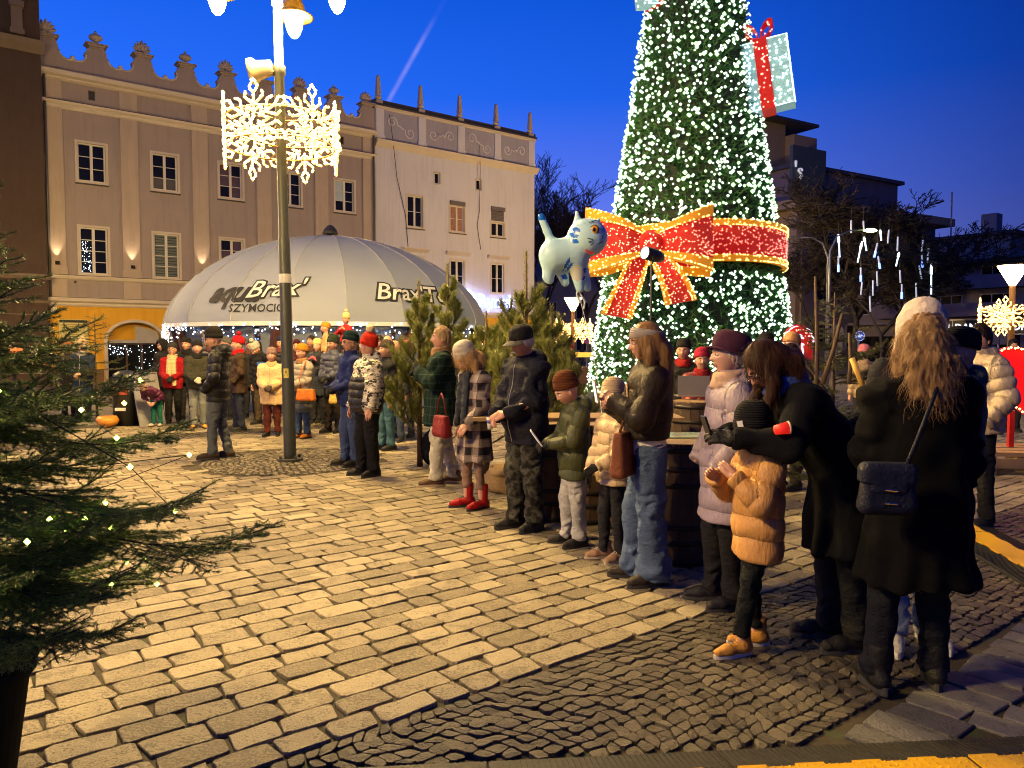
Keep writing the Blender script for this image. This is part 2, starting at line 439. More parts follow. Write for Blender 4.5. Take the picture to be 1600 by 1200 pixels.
def head_geo(fine, child=False, brow_c=1, old=0.0, beard=False):
    nu, nv = (84, 64) if fine else (40, 30)
    th = np.linspace(0, 1, nu, endpoint=False); th = 2 * np.pi * th
    th = th + (.55 if fine else .45) * -np.sin(th) * .8       # denser at the front (th = 0)
    ph = np.linspace(0, np.pi, nv)
    T, P_ = np.meshgrid(th, ph)
    x = np.sin(P_) * np.sin(T); y = np.sin(P_) * np.cos(T); z = np.cos(P_)
    X = x * .076; Y = y * .097 - .004; Z = z * .118
    low = np.clip(-z, 0, 1)
    X = X * (1 - .30 * low ** 1.6 * (y > -.3)); Y = np.where(Y > 0, Y * (1 - .10 * low), Y * (1 - .32 * low ** 1.2))
    Y = Y * (1 - .05 * (z > .3))
    fr = np.clip(y, 0, 1) ** .5 * (y > 0)
    g = lambda cx, cz, sx, sz: np.exp(-((np.abs(X) - cx) / sx) ** 2 - ((Z - cz) / sz) ** 2)
    g1 = lambda cz, sx, sz: np.exp(-(X / sx) ** 2 - ((Z - cz) / sz) ** 2)
    D = np.zeros_like(X)
    k = .75 if child else 1.0
    nz = np.where(Z > -.030, np.clip((.014 - Z) / .044, 0, 1) ** 1.1, np.clip(1 - (-.030 - Z) / .011, 0, 1))
    D += .026 * k * nz * np.exp(-(X / (.0085 + .007 * nz)) ** 2) * ((Z < .014) & (Z > -.043))
    D -= .011 * g(.031, .006, .017, .012)                     # sockets
    D += .0055 * k * g(.028, .024, .022, .007)                # brow ridge
    D += .005 * g(.043, -.022, .018, .018)                    # cheekbones
    D += .0065 * g1(-.054, .020, .0045) + .006 * g1(-.064, .017, .0045)   # lips
    D -= .006 * g1(-.0592, .023, .0024)
    D -= .004 * g1(-.074, .016, .006); D += .009 * g1(-.092, .020, .012)  # chin
    D += .010 * k * 0 
    Y = Y + D * fr
    V = np.stack([X, Y, Z], -1).reshape(-1, 3)
    F = []
    for i in range(nv - 1):
        a = np.arange(nu) + i * nu; b = (np.arange(nu) + 1) % nu + i * nu
        F.append(np.stack([a, a + nu, b + nu, b], 1))
    F = np.concatenate(F)
    C = V[F].mean(1); mi = np.zeros(len(F), int)
    ff = C[:, 1] > .055
    mi[ff & (np.abs(C[:, 0]) < .022) & (C[:, 2] < -.0515) & (C[:, 2] > -.0675)] = 1     # lips
    mi[ff & (np.abs(np.abs(C[:, 0]) - .031) < .017) & (np.abs(C[:, 2] - (.026 - .10 * np.abs(np.abs(C[:, 0]) - .026))) < .0042)] = 2   # brows
    if beard: mi[(C[:, 1] > .0) & (C[:, 2] < -.045) & (C[:, 2] > -.12) & (mi != 1)] = 2
    return V, F, mi
def ball_np(c, r, seg=10, rings=7):
    ph = np.linspace(0, np.pi, rings + 1); th = np.linspace(0, 2 * np.pi, seg, endpoint=False)
    V = np.array([[np.sin(p) * np.cos(t) * r[0] + c[0], np.sin(p) * np.sin(t) * r[1] + c[1], np.cos(p) * r[2] + c[2]] for p in ph for t in th])
    F = [(i * seg + k, (i + 1) * seg + k, (i + 1) * seg + (k + 1) % seg, i * seg + (k + 1) % seg) for i in range(rings) for k in range(seg)]
    return V, np.array(F)
def join_np(parts):
    V, F, M = [], [], []; n = 0
    for v, f, m in parts:
        if not len(v): continue
        V.append(v); F.append(f + n); n += len(v); M.append(np.full(len(f), m) if np.isscalar(m) else m)
    return np.concatenate(V), np.concatenate(F), np.concatenate(M)

def hand_geo(wr, fwd, palm, right, s, h, curl=.5, fat=0.0, spread=0.0):
    """palm with four fingers of different lengths and a thumb from the side near the wrist; wrist at wr, fingers along fwd, palm faces `palm`"""
    fwd = fwd / np.linalg.norm(fwd); palm = palm - fwd * (palm @ fwd); palm = palm / (np.linalg.norm(palm) + 1e-9)
    side = np.cross(fwd, palm) * (1 if right else -1)          # thumb side
    B = np.stack([side, fwd, palm])                            # rows
    def f(P):
        Q = P
        d = cone(Q, (-.004, -.03, 0), (0, .02, 0), .025, .026)
        q = Q * A3(1, 1, 1.7)
        d = smin(d, cone(q, (.012, .03, 0), (.020, .080, 0), .024, .021) , .012)
        d = smin(d, cone(q, (-.014, .03, 0), (-.020, .076, 0), .024, .020), .012)
        for i, (bx, by, L) in enumerate(((.029, .088, .92), (.010, .092, 1.0), (-.010, .089, .94), (-.028, .081, .74))):
            a = A3(bx, by, 0); ang = curl * .5; da = None
            for j, (l, r) in enumerate(((.040, .0098), (.026, .0088), (.020, .0078))):
                dx = spread * (bx / .03) * .3
                b = a + A3(dx * l, math.cos(ang) * l * L, math.sin(ang) * l * L)
                dd = cone(Q, a, b, r + fat, r - .0008 + fat); da = dd if da is None else np.minimum(da, dd)
                a = b; ang += curl * 1.15
            d = smin(d, da, .004)
        t0 = A3(.024, .022, .006); t1 = A3(.050, .052, .016 + .012 * curl); t2 = A3(.052 - .018 * curl, .080, .022 + .02 * curl); t3 = A3(.046 - .028 * curl, .102, .024 + .03 * curl)
        dt = np.minimum(np.minimum(cone(Q, t0, t1, .014 + fat, .0115 + fat), cone(Q, t1, t2, .0112 + fat, .0102 + fat)), cone(Q, t2, t3, .010 + fat, .0085 + fat))
        return smin(d, dt, .008)
    V, F = sdf_mesh(f, (-.07, -.065, -.045), (.085, .205, .125), h)
    V = (V * s) @ B + wr
    if np.linalg.det(B) < 0: F = F[:, ::-1]
    return V, F

SHOE_C = {}
def person(label, pos, yaw, H=1.75, build=1.0, q=.013, lean=0.0, head=(0, 0, 0), hands='down', hint=(1, -1, -.6), palms=None, curl=.5,
           feet=None, legs=None, top=None, pants=None, shoes=None, hat=None, hair=None, scarf=None, gloves=None, glasses=None, skin=(.52, .30, .22),
           mous=None, group=None, nolegs=False, z=0.0, twist=0, beard=False, browc=(.06, .035, .02), fine=None, inner=None):
    s = H / 1.75; hs = (1.05 if q < .017 else 1.07) * s ** .45; child = H < 1.5
    if fine is None: fine = q < .016
    pos = Vector(pos)
    root = empty('person', (pos.x, pos.y, z), R(yaw - 90), label, 'person', group)
    top = top or {}; pants = pants or {}
    th = top.get('th', .02); hz = .95 * s
    cl, sl_ = math.cos(lean), math.sin(lean)
    def T(x, y, zz):
        dz = (zz - .95) * s
        if dz <= 0: return A3(x * s, y * s, zz * s)
        return A3(x * s, y * s * cl + dz * sl_, hz + dz * cl - y * s * sl_)
    nb = T(0, -.01, 1.46); hp, hyw, hr = [R(a) for a in head]
    HR = rot3(lean * .5 + hp, hyw, hr)
    hc = nb + HR @ A3(0, .022, .155) * hs * (1.0) 
    def Hd(p): return HR @ (np.asarray(p, dtype=np.float32) * hs) + hc
    sw = .170 * build
    shl = [T(-sw, -.005, 1.385), T(sw, -.005, 1.385)]
    presets = {'down': ((-.25, .05, .80), (.25, .05, .80)), 'pocket': ((-.20, .14, .93), (.20, .14, .93)), 'clasp': ((-.06, .235, 1.03), (.055, .25, 1.01)),
               'phone': ((-.07, .30, 1.16), (.07, .30, 1.16)), 'up': ((-.10, .26, 1.34), (.10, .26, 1.34)), 'cross': ((.10, .22, 1.18), (-.10, .24, 1.2))}
    hp_ = presets[hands] if isinstance(hands, str) else hands
    wr, el, wdir = [], [], []
    for i in (0, 1):
        w0 = hp_[i]; sg = -1 if i == 0 else 1
        target = T(*w0)
        e, w_ = ik(shl[i], target, .285 * s, .25 * s, A3(hint[0] * sg, hint[1], hint[2]))
        wr.append(w_); el.append(e); v = w_ - e; wdir.append(v / np.linalg.norm(v))
    if palms is None:
        palms = (A3(1, 0, 0), A3(-1, 0, 0)) if hands in ('down', 'pocket') else (A3(.6, -.3, -.5), A3(-.6, -.3, -.5))
    # legs
    st = top.get('stance', .10)
    if feet is None: feet = ((-st, -.03), (st, .04))
    L_ = []
    if legs: L_ = [[A3(*p) * s for p in l] for l in legs]
    else:
        for i, (fx, fy) in enumerate(feet):
            sg = -1 if i == 0 else 1
            L_.append([A3(.085 * sg * s * build, 0, .90 * s), A3((.5 * fx + .045 * sg) * s, (.5 * fy + .025) * s, .50 * s), A3(fx * s, fy * s, .085 * s)])
    # body: neck, torso and limbs in one surface, the head and the hands grown on it
    bw = 1.3
    def fb(P):
        d = cone(P, T(0, 0, .98), T(0, 0, 1.12), .100 * s, .095 * s, bw)
        d = smin(d, cone(P, T(0, 0, 1.12), T(0, 0, 1.32), .095 * s, .105 * s, bw * build), .05 * s)
        d = smin(d, cone(P, shl[0], shl[1], .055 * s, .055 * s), .05 * s)
        d = smin(d, cone(P, nb - A3(0, 0, .03), hc - HR @ A3(0, .03, .06) * hs, .054 * hs, .050 * hs), .03 * s)
        for i in (0, 1):
            d = smin(d, cone(P, shl[i], el[i], .048 * s, .038 * s), .03 * s); d = smin(d, cone(P, el[i], wr[i], .037 * s, .027 * s), .012 * s)
            a, b, c = L_[i]
            d = smin(d, cone(P, a, b, .075 * s, .050 * s), .02 * s); d = smin(d, cone(P, b, c, .046 * s, .034 * s), .015 * s)
        return d
    pts = np.array([*shl, *el, *wr, hc, nb] + [p for l in L_ for p in l]); lo, hi = pts.min(0) - .15, pts.max(0) + .15
    bV, bF = sdf_mesh(fb, lo, hi, max(q * 1.5, .02))
    hV, hF, hm = head_geo(fine, child, beard=beard)
    parts = [(bV, bF, 0), (hV * hs @ HR.T + hc, hF, hm)]
    for sx in (-1, 1):
        v, f = ball_np((.077 * sx, -.006, -.008), (.008, .018, .031)); parts.append((v * hs @ HR.T + hc, f, 0))
        v, f = ball_np((.031 * sx, .0765, .004), (.0138, .0112, .0072), 12, 8); parts.append((v * hs @ HR.T + hc, f, 3))
        v, f = ball_np((.031 * sx, .0868, .0035), (.0060, .0022, .0062), 8, 6); parts.append((v * hs @ HR.T + hc, f, 4))
    hq = .0052 if q < .0135 else (.007 if q < .018 else .010)
    hide = top.get('hide_hands', hands == 'pocket')
    gl_parts = []
    for i in (0, 1):
        if hide is True or (isinstance(hide, (tuple, list)) and hide[i]): continue
        v, f = hand_geo(wr[i], wdir[i], np.asarray(palms[i], dtype=np.float32), i == 1, s ** .8 * .98, hq, curl, .0035 if gloves else 0)
        if gloves: gl_parts.append((v, f))
        else: parts.append((v, f, 0))
    V, F, mi = join_np(parts)
    browm = plain('brow_%.2f_%.2f' % browc[:2], browc, .9, bump=0)
    me = np_mesh('body', V, F, [skin_mat(skin), plain('lips', (.42, .14, .12), .45, .1, bump=0), browm, plain('eye_white', (.7, .68, .65), .2, .05, bump=0), plain('iris', (.03, .02, .015), .1, .05, bump=0)], True, mi)
    link('body', me, root)
    for v, f in gl_parts: link('glove', np_mesh('glove', v, f, cloth('wool' if gloves[0] != 'leather' else 'leather', gloves[1])), root)
    # trousers
    if not nolegs:
        pc = pants.get('c', (.03, .03, .04)); fl = pants.get('flare', 0); fat = pants.get('fat', 0)
        rt, rk, ra = .092 + fat, .066 + fat + fl * .35, .056 + fat * .8 + fl
        cut = pants.get('cut', .07)
        def ft(P):
            d = cone(P, T(0, -.01, .90), T(0, -.005, 1.02), .108 * s, .10 * s, 1.35 * build)
            dl = []
            for i in (0, 1):
                a, b, c = L_[i]; c2 = c + (c - b) / np.linalg.norm(c - b) * .05 * s
                u = smin(cone(P, a, b, rt * s, rk * s), cone(P, b, c2, rk * s, ra * s), .02 * s); dl.append(u)
            dd = smin(dl[0], dl[1], .008)
            d = smin(d, dd, .03 * s)
            return d if legs else np.maximum(d, cut * s - P[:, 2])
        pts = np.array([p for l in L_ for p in l]); lo, hi = pts.min(0) - .2 * s, pts.max(0) + .2 * s; hi[2] = max(hi[2], 1.1 * s); 
        V, F = sdf_mesh(ft, lo, hi, q); N = vnormals(V, F)
        zz = V[:, 2] / s
        amp = .014 * s * (pants.get('wr', 1.0))
        w_ = np.exp(-((zz - .5) / .13) ** 2) + 1.2 * np.exp(-((zz - .12) / .12) ** 2) + .35
        P_ = V / s * A3(9, 9, 22); V = V + N * (vnoise(P_ + vnoise(V / s * 6)[:, None] * 1.5, 3) * amp * w_)[:, None]
        V = V + N * (vnoise(V / s * A3(11, 11, 3), 9) * amp * .8)[:, None]
        link('trousers', np_mesh('trousers', V, F, cloth(pants.get('kind', 'cloth'), pc)), root)
    # shoes
    shoes = shoes or {}
    shc = shoes.get('c', (.02, .02, .02)); hi_ = shoes.get('high', .09); solec = shoes.get('sole', (.03, .03, .03))
    if not shoes.get('none'):
        for i in (0, 1):
            a, b, c = L_[i]; sg = -1 if i == 0 else 1
            dirf = A3(.18 * sg, 1, 0); dirf /= np.linalg.norm(dirf)
            pt = shoes.get('point', A3(0, 0, 0)); 
            an = c.copy()
            if legs: base = c - A3(0, 0, .085 * s)
            else: base = A3(c[0], c[1], 0)
            fs = s ** .85
            heel = base - dirf * .055 * fs; ball = base + dirf * .10 * fs; toe = base + dirf * .165 * fs
            def fsx(P, sole=False):
                up = A3(0, 0, 1)
                d = cone(P, heel + up * .052 * fs, ball + up * .045 * fs, .040 * fs, .044 * fs)
                d = smin(d, cone(P, ball + up * .04 * fs, toe + up * .034 * fs, .044 * fs, .036 * fs), .02)
                d = smin(d, cone(P, base + up * .07 * fs - dirf * .02, base + up * hi_ * fs * 1.0 - dirf * .02, .046 * fs, (.05 if hi_ > .12 else .042) * fs), .03)
                d = np.maximum(d, base[2] + .020 * fs - P[:, 2]); d = np.maximum(d, P[:, 2] - (base[2] + (hi_ + .02) * fs))
                return d
            lo = np.minimum(heel, toe) - .08; hi2 = np.maximum(heel, toe) + .08; lo[2] = base[2] - .02; hi2[2] = base[2] + (hi_ + .06) * fs
            V, F = sdf_mesh(fsx, lo, hi2, max(.008, q * .8))
            so = link('shoe', np_mesh('shoe', V, F, cloth('leather' if shoes.get('leather', True) else 'cloth', shc)), root)
            m = MB(); ol = []
            for a_ in np.linspace(0, 2 * np.pi, 22, endpoint=False):
                ly = math.cos(a_); lx = math.sin(a_); wd = .045 if ly > 0 else .038
                ol.append(base + dirf * (.052 + .155 * ly) * fs + A3(dirf[1], -dirf[0], 0) * lx * wd * fs)
            k = len(ol); tz = shoes.get('st', .028) * fs
            Vv = [tuple(p) for p in ol] + [tuple(p + A3(0, 0, tz)) for p in ol]
            m.add(Vv, [tuple(range(k)), tuple(reversed(range(k, 2 * k)))] + [((j + 1) % k, j, k + j, k + (j + 1) % k) for j in range(k)])
            m.build('sole', plain('sole_%.2f_%.2f' % (solec[0], solec[1]), solec, .7), so)
            if shoes.get('laces'):
                m = MB()
                for j in range(4):
                    p = base + dirf * (.045 + .02 * j) * fs + A3(0, 0, (.104 - .0085 * j) * fs); r_ = A3(dirf[1], -dirf[0], 0)
                    m.tube([p - r_ * .024 * fs, p + A3(0, 0, .008), p + r_ * .024 * fs + dirf * .01], .003 * fs, 4)
                m.build('laces', plain('laces_%.1f' % shoes['laces'][0], shoes['laces'], .9), so)
    # top garment
    hem = top.get('hem', .82); fl = top.get('flare', .0); kind = top.get('kind', 'cloth'); belly = top.get('belly', 0)
    sleeve = top.get('sleeve', 0)
    def fj(P):
        d = cone(P, T(0, 0, 1.12), T(0, -.005, 1.33), (.108 + th + belly) * s, (.108 + th) * s, 1.36 * build)
        d = smin(d, cone(P, T(0, .01 + belly * .4, max(hem, .95) if hem > .9 else .95), T(0, belly * .5, 1.14), (.112 + th + belly) * s, (.108 + th + belly) * s, 1.34 * build), .05 * s)
        if hem < .95:
            d = smin(d, cone(P, A3(0, .01, hem - .10) * s, A3(0, .005, .97) * s, (.118 + th + fl) * s, (.115 + th) * s, 1.32 * build), .05 * s)
        for i in (0, 1): d = smin(d, cone(P, nb + A3(0, 0, -.01) * s, shl[i], (.050 + th * .5) * s, (.052 + th * .8) * s), .05 * s)
        da = None
        for i in (0, 1):
            x = cone(P, shl[i], el[i], (.054 + th * .95) * s, (.046 + th * .9) * s)
            e2 = wr[i] - wdir[i] * .01 * s
            x = smin(x, cone(P, el[i], e2, (.045 + th * .9) * s, (.033 + th * .75) * s), .02 * s)
            x = np.maximum(x, (P - wr[i]) @ wdir[i] - .012 * s)
            da = x if da is None else np.minimum(da, x)
        if top.get('cape'): d = smin(d, da, .12 * s)
        else: d = smin(d, da, .022 * s)
        co = top.get('collar', .065)
        if co:
            cr = top.get('collar_r', .080)
            d = smin(d, cone(P, nb + A3(0, .0, -.04) * s, nb + HR @ A3(0, .0, co) * s, (cr + .01) * s, cr * s), .025 * s)
            cap = nb + HR @ A3(0, 0, co + .01) * s
            top_cut = ((P - cap) @ (HR @ A3(0, 0, 1)))
            near = np.sqrt(((P - cap) ** 2).sum(1)) < .14 * s
            d = np.where(near, np.maximum(d, top_cut), d)
        if top.get('hood'):
            d = smin(d, np.abs(ell(P, nb + A3(0, -.085, .005) * s, (.115 * s, .075 * s, .085 * s))) - .012, .02 * s)
            d = smin(d, ell(P, nb + A3(0, -.10, -.03) * s, (.10 * s, .06 * s, .08 * s)), .03 * s)
        hz_ = hem * s
        return np.maximum(d, hz_ + .012 * np.sin(P[:, 0] * 14) * s - P[:, 2]) if hem < .95 else np.maximum(d, -((P - T(0, 0, hem)) @ A3(0, sl_, cl)))
    pts = np.array([*shl, *el, *wr, nb, T(0, 0, 1.1)]); lo, hi = pts.min(0) - (.13 + th), pts.max(0) + (.13 + th)
    ex = (.30 + fl * 1.4 + belly) * s * build
    lo = np.minimum(lo, A3(-ex, -.23 - fl, min(hem, .95) - .05) * 1.0 * np.array([1, 1, s])); hi = np.maximum(hi, A3(ex, .25 + belly + fl, .9 * s))
    V, F = sdf_mesh(fj, lo, hi, q); N = vnormals(V, F)
    Vr = V / s
    # distance along the nearest sleeve, else height
    def seg(P, a, b):
        ba = b - a; t = np.clip(((P - a) @ ba) / (ba @ ba), 0, 1); return np.linalg.norm(P - a - t[:, None] * ba, axis=1), t * np.linalg.norm(ba)
    dt_ = np.abs(V[:, 0] / 1.35) + np.abs(V[:, 1]) * .6; S_ = V[:, 2].copy(); arm = np.zeros(len(V))
    best = np.full(len(V), 9.)
    for i in (0, 1):
        d1_, s1 = seg(V, shl[i], el[i]); d2_, s2 = seg(V, el[i], wr[i]); L1 = np.linalg.norm(el[i] - shl[i])
        dd = np.minimum(d1_, d2_); ss = np.where(d1_ < d2_, s1, L1 + s2)
        m = (dd < (.085 + th) * s) & (dd < best) & ((ss > .10 * s) | (np.abs(V[:, 0]) > (.17 * build + .02) * s)); S_[m] = ss[m] + .5; arm[m] = 1; best[m] = dd[m]
    seam = None
    if top.get('puff'):
        per = top['puff'] * s; A = top.get('puffA', .024) * s
        ph_ = S_ / per + .12 * vnoise(Vr * 5, 2)
        seam = ph_; w_ = np.abs(np.sin(np.pi * ph_)) ** .35
        V = V + N * ((w_ - .75) * A)[:, None]
        V = V + N * (vnoise(np.stack([Vr[:, 0] * 26, Vr[:, 1] * 26, S_ / s * 16], 1), 5) * A * .33 * (1.2 - w_))[:, None]
        V = V + N * (vnoise(Vr * 12, 8) * A * .45)[:, None]
    else:
        A = top.get('wr', 1.0) * .014 * s
        V = V + N * (vnoise(np.stack([Vr[:, 0] * 9, Vr[:, 1] * 9, Vr[:, 2] * (20 if not arm.any() else 1) * 1.0 + S_ / s * 14], 1) + vnoise(Vr * 4)[:, None] * 1.3, 4) * A * (.5 + arm))[:, None]
        if hem < .75: V = V + N * (np.sin(np.arctan2(V[:, 0], V[:, 1]) * 9 + 2 * vnoise(Vr * 3)) * .010 * s * np.clip((1.0 - Vr[:, 2]) / .4, 0, 1) * (1 - arm))[:, None]
        V = V + N * (vnoise(Vr * 7, 8) * A * .8)[:, None]
    # front opening: a groove
    fm = (V[:, 1] > .05 * s) & (arm < .5)
    V = V - N * (np.exp(-(V[:, 0] / (.010 * s)) ** 2) * fm * .006)[:, None]
    mats = [cloth(kind, top.get('c', (.03, .03, .03)), top.get('c2'))]; mi = None
    if 'panel' in top:         # a panel of another cloth: function of (x, y, z, arm) in body units
        C = V[F].mean(1) / s; Ca = arm[F].mean(1); mi = top['panel'](C[:, 0], C[:, 1], C[:, 2], Ca).astype(int)
        mats += [cloth(k_, c_, c2_) for k_, c_, c2_ in top['mats']]
    jm = np_mesh('coat', V, F, mats, True, mi)
    if seam is not None: a_ = jm.attributes.new('seam', 'FLOAT', 'POINT'); a_.data.foreach_set('value', np.ascontiguousarray(seam, dtype=np.float32))
    jk = link(top.get('name', 'coat'), jm, root)
    if top.get('zip') and q < .02:
        m = MB(); c_ = top['zip']; zs = np.linspace(max(hem, .6) + .02, 1.42, 18)
        pl = []
        fr_ = V[(V[:, 1] > 0) & (np.abs(V[:, 0]) < .02 * s) & (arm < .5)]
        for z_ in zs:
            mm = fr_[np.abs(fr_[:, 2] - T(0, 0, z_)[2]) < .02 * s]
            if len(mm): pl.append((0, mm[:, 1].max() + .0015, T(0, 0, z_)[2]))
        if len(pl) > 3: m.tube(pl, .0035 * s, 4); m.build('zip', plain('zip_%.1f' % c_[0], c_, .35, metal=.6), jk)
    if inner:                  # a shirt hem showing under the jacket
        z0, z1, c_ = inner
        def fi(P):
            d = cone(P, A3(0, 0, z0 - .1) * s, A3(0, 0, z1 + .1) * s, .125 * s, .118 * s, 1.34 * build)
            return np.maximum(np.maximum(d, z0 * s - P[:, 2]), P[:, 2] - z1 * s)
        V, F = sdf_mesh(fi, A3(-.25, -.2, z0 - .03) * s, A3(.25, .2, z1 + .03) * s, q); N = vnormals(V, F)
        V = V + N * (vnoise(V * A3(20, 20, 5)) * .006)[:, None]
        link('shirt', np_mesh('shirt', V, F, cloth('cloth', c_)), root)
    if scarf:
        sk, c_ = scarf[0], scarf[1]; hang = scarf[2] if len(scarf) > 2 else 0; c2_ = scarf[3] if len(scarf) > 3 else None
        def fs_(P):
            u = HR @ A3(0, 0, 1)
            d = None
            for (dz, r, rr) in ((-.015, .083, .034), (.025, .078, .030)):
                c0 = nb + A3(0, .012, dz) * s + A3(0, 0, .02) * s
                q_ = P - c0; q_ = q_ * A3(1, 1.0, 1); rad = np.sqrt(q_[:, 0] ** 2 + q_[:, 1] ** 2) - r * s
                zt = q_[:, 2] - .25 * -q_[:, 1] * 0 + .22 * q_[:, 1]
                x = np.sqrt(rad ** 2 + (zt * .9) ** 2) - rr * s; d = x if d is None else smin(d, x, .01)
            if hang:
                for sx, ln in ((-.055, hang), (.045, hang * .85)):
                    top_ = nb + A3(sx, .10 + th, -.04) * s
                    bot = T(sx * 1.3, .155 + th + belly, 1.44 - ln)
                    q_ = P * A3(.55, 1, 1); d = smin(d, cone(P, top_, bot, .028 * s, .026 * s, 1.9), .02)
            return d
        lo = nb - A3(.20, .2, .12 + hang + .1) * s; hi2 = nb + A3(.20, .34, .2) * s
        if lean > .2: hi2 = hi2 + A3(0, .1, 0); 
        V, F = sdf_mesh(fs_, lo, hi2, min(q, .014)); N = vnormals(V, F)
        V = V + N * (vnoise(V / s * A3(14, 14, 42) + vnoise(V * 9)[:, None] * 2) * .007)[:, None]
        link('scarf', np_mesh('scarf', V, F, cloth(sk, c_, c2_)), root)
    # hair
    if hair:
        hk, hcl, ln = hair[0], hair[1], (hair[2] if len(hair) > 2 else 0); wavy = len(hair) > 3 and hair[3] == 'wavy'
        hh = min(q * .65, .009) if q < .02 else .013
        HRi = HR.T
        def fh(P):
            Q = (P - hc) @ HR / hs
            big = 1.0 if ln else .965
            d = ell(Q, (0, -.014, .016), (.087 * big, .106 * big, .124))
            face = ell(Q, (0, .112, -.040), (.072 if ln else .090, .080, .108)); 
            if hk != 'bald': d = np.maximum(d, -face)
            if hk == 'short': d = np.maximum(d, -(Q[:, 2] + .030 - .9 * Q[:, 1] * (Q[:, 1] > -.02) + .02 * (Q[:, 1] < -.02)))
            elif hk == 'bald': d = np.maximum(d, -(Q[:, 2] - .0 + .0)); 
            d = d * hs
            if ln:
                for (x0, y0, x1, y1, r0, r1) in ((-.055, -.055, -.06, -.10, .045, .038), (.055, -.055, .06, -.10, .045, .038), (0, -.085, 0, -.125, .05, .045), (-.072, .0, -.088, -.01 + hair_fwd, .03, .024), (.072, .0, .088, -.01 + hair_fwd, .03, .024)):
                    a = Hd((x0, y0, .02)); b = Hd((x1, y1, -.06)); c = b + A3(0, -.01 + (hair_fwd if y0 > -.03 else 0), -max(ln - .1, .02)) * s
                    kw_ = .84 if wavy else 1.0; d = smin(d, cone(P, a, b, r0 * hs * kw_, r0 * hs * kw_), .03); d = smin(d, cone(P, b, c, r0 * hs * kw_, r1 * hs * kw_), .03)
            return d
        hair_fwd = .0
        if isinstance(hair[-1], float) and len(hair) > 3: hair_fwd = hair[-1]
        lo = hc - A3(.17, .22, .15 + ln * s + .06); hi2 = hc + A3(.17, .20 + abs(hair_fwd), .17)
        V, F = sdf_mesh(fh, lo, hi2, hh); N = vnormals(V, F)
        if wavy:
            off = np.sin(V[:, 2] * 75 + 3 * vnoise(V * A3(22, 22, 3), 1)) * .011 * np.clip((hc[2] + .06 - V[:, 2]) / .12, 0, 1)
            V = V + N * (off * .6 + vnoise(V * A3(55, 55, 9) + 1.2 * vnoise(V * 14)[:, None], 2) * .012 + vnoise(V * A3(130, 130, 30), 6) * .006)[:, None]
        else: V = V + N * (vnoise(V * A3(70, 70, 7), 2) * .0045 * (1 if ln else 1.3))[:, None]
        hob = link('hair', np_mesh('hair', V, F, cloth('hair', hcl, hair[4] if len(hair) > 4 and isinstance(hair[4], tuple) else None)), root)
        if q < .017:
            ns = int((2600 if ln else 900)); f_ = rng.randint(0, len(F), ns); p_ = V[F[f_]].mean(1); n_ = vnormals(V, F)[F[f_, 0]]
            g_ = np.tile(A3(0, 0, -1), (ns, 1)) + (p_ - hc) * A3(1, 1, 0) * (6 if not ln else 1.2) + rng.normal(0, .18 if not wavy else .25, (ns, 3))
            t_ = g_ - n_ * (g_ * n_).sum(1)[:, None]; t_ /= np.linalg.norm(t_, axis=1)[:, None] + 1e-6
            sd = np.cross(t_, n_); L_s = rng.uniform(.5, 1.0, ns)[:, None] * (.11 if ln else .028); K_ = 6; rows = []
            ph0 = rng.uniform(0, 6.28, ns)[:, None]; lift = rng.uniform(.001, .007 if ln else .005, ns)[:, None]; w0 = (.0010 if q < .013 else .0018)
            for k_ in range(K_):
                u = k_ / (K_ - 1); wob = np.sin(ph0 + u * (9 if wavy else 2.2)) * (.007 if wavy else .003)
                c_ = p_ + t_ * L_s * u + n_ * (lift * (.4 + 1.2 * math.sin(u * 2.6)) + (.006 if wavy else 0) * u) + sd * wob + (A3(0, 0, -.25) * u * u * L_s if ln else 0)
                wk = w0 * (1 - .75 * u); rows.append(c_ - sd * wk); rows.append(c_ + sd * wk)
            V2 = np.stack(rows, 1).reshape(-1, 3); base_ = (2 * K_) * np.arange(ns)[:, None, None]
            F2 = (np.array([[2 * i, 2 * i + 1, 2 * i + 3, 2 * i + 2] for i in range(K_ - 1)])[None] + base_).reshape(-1, 4)
            so_ = link('loose_strands', np_mesh('loose_strands', V2, F2, cloth('hair', hcl, hair[4] if len(hair) > 4 and isinstance(hair[4], tuple) else None)), hob); so_['kind'] = 'stuff'
    if mous:
        m = MB()
        for sx in (-1, 1): m.ball((.012 * sx, .098, -.049), 1, 10, 6, 0, (.017, .009, .006))
        V = np.array([Hd(p) for p in m.v]); m.v = [tuple(p) for p in V]; m.build('moustache', cloth('fur', mous), root, True)
    if hat:
        make_hat(hat, Hd, hs, q, root)
    if glasses:
        m = MB()
        for sx in (-1, 1):
            m.tube([Hd((.032 * sx + .022 * math.cos(a), .101 - .006 * abs(math.cos(a)), .004 + .016 * math.sin(a))) for a in np.linspace(0, 2 * np.pi, 14, endpoint=False)], .0021, 5, closed=True)
            m.tube([Hd((.054 * sx, .094, .008)), Hd((.077 * sx, .05, .010)), Hd((.080 * sx, -.01, .006))], .0018, 4)
        m.tube([Hd((-.01, .101, .008)), Hd((0, .104, .010)), Hd((.01, .101, .008))], .002, 4)
        m.build('glasses', plain('glasses_frame', (.02, .015, .012), .25), root, True)
    root['hands_at'] = [float(x) for w_ in wr for x in w_]
    return root

def hand_world(root, i, off=(0, 0, 0)):
    v = root['hands_at'][3 * i:3 * i + 3]
    p = Vector(v) + Vector(off); p.rotate(Euler((0, 0, root.rotation_euler.z))); return p + root.location

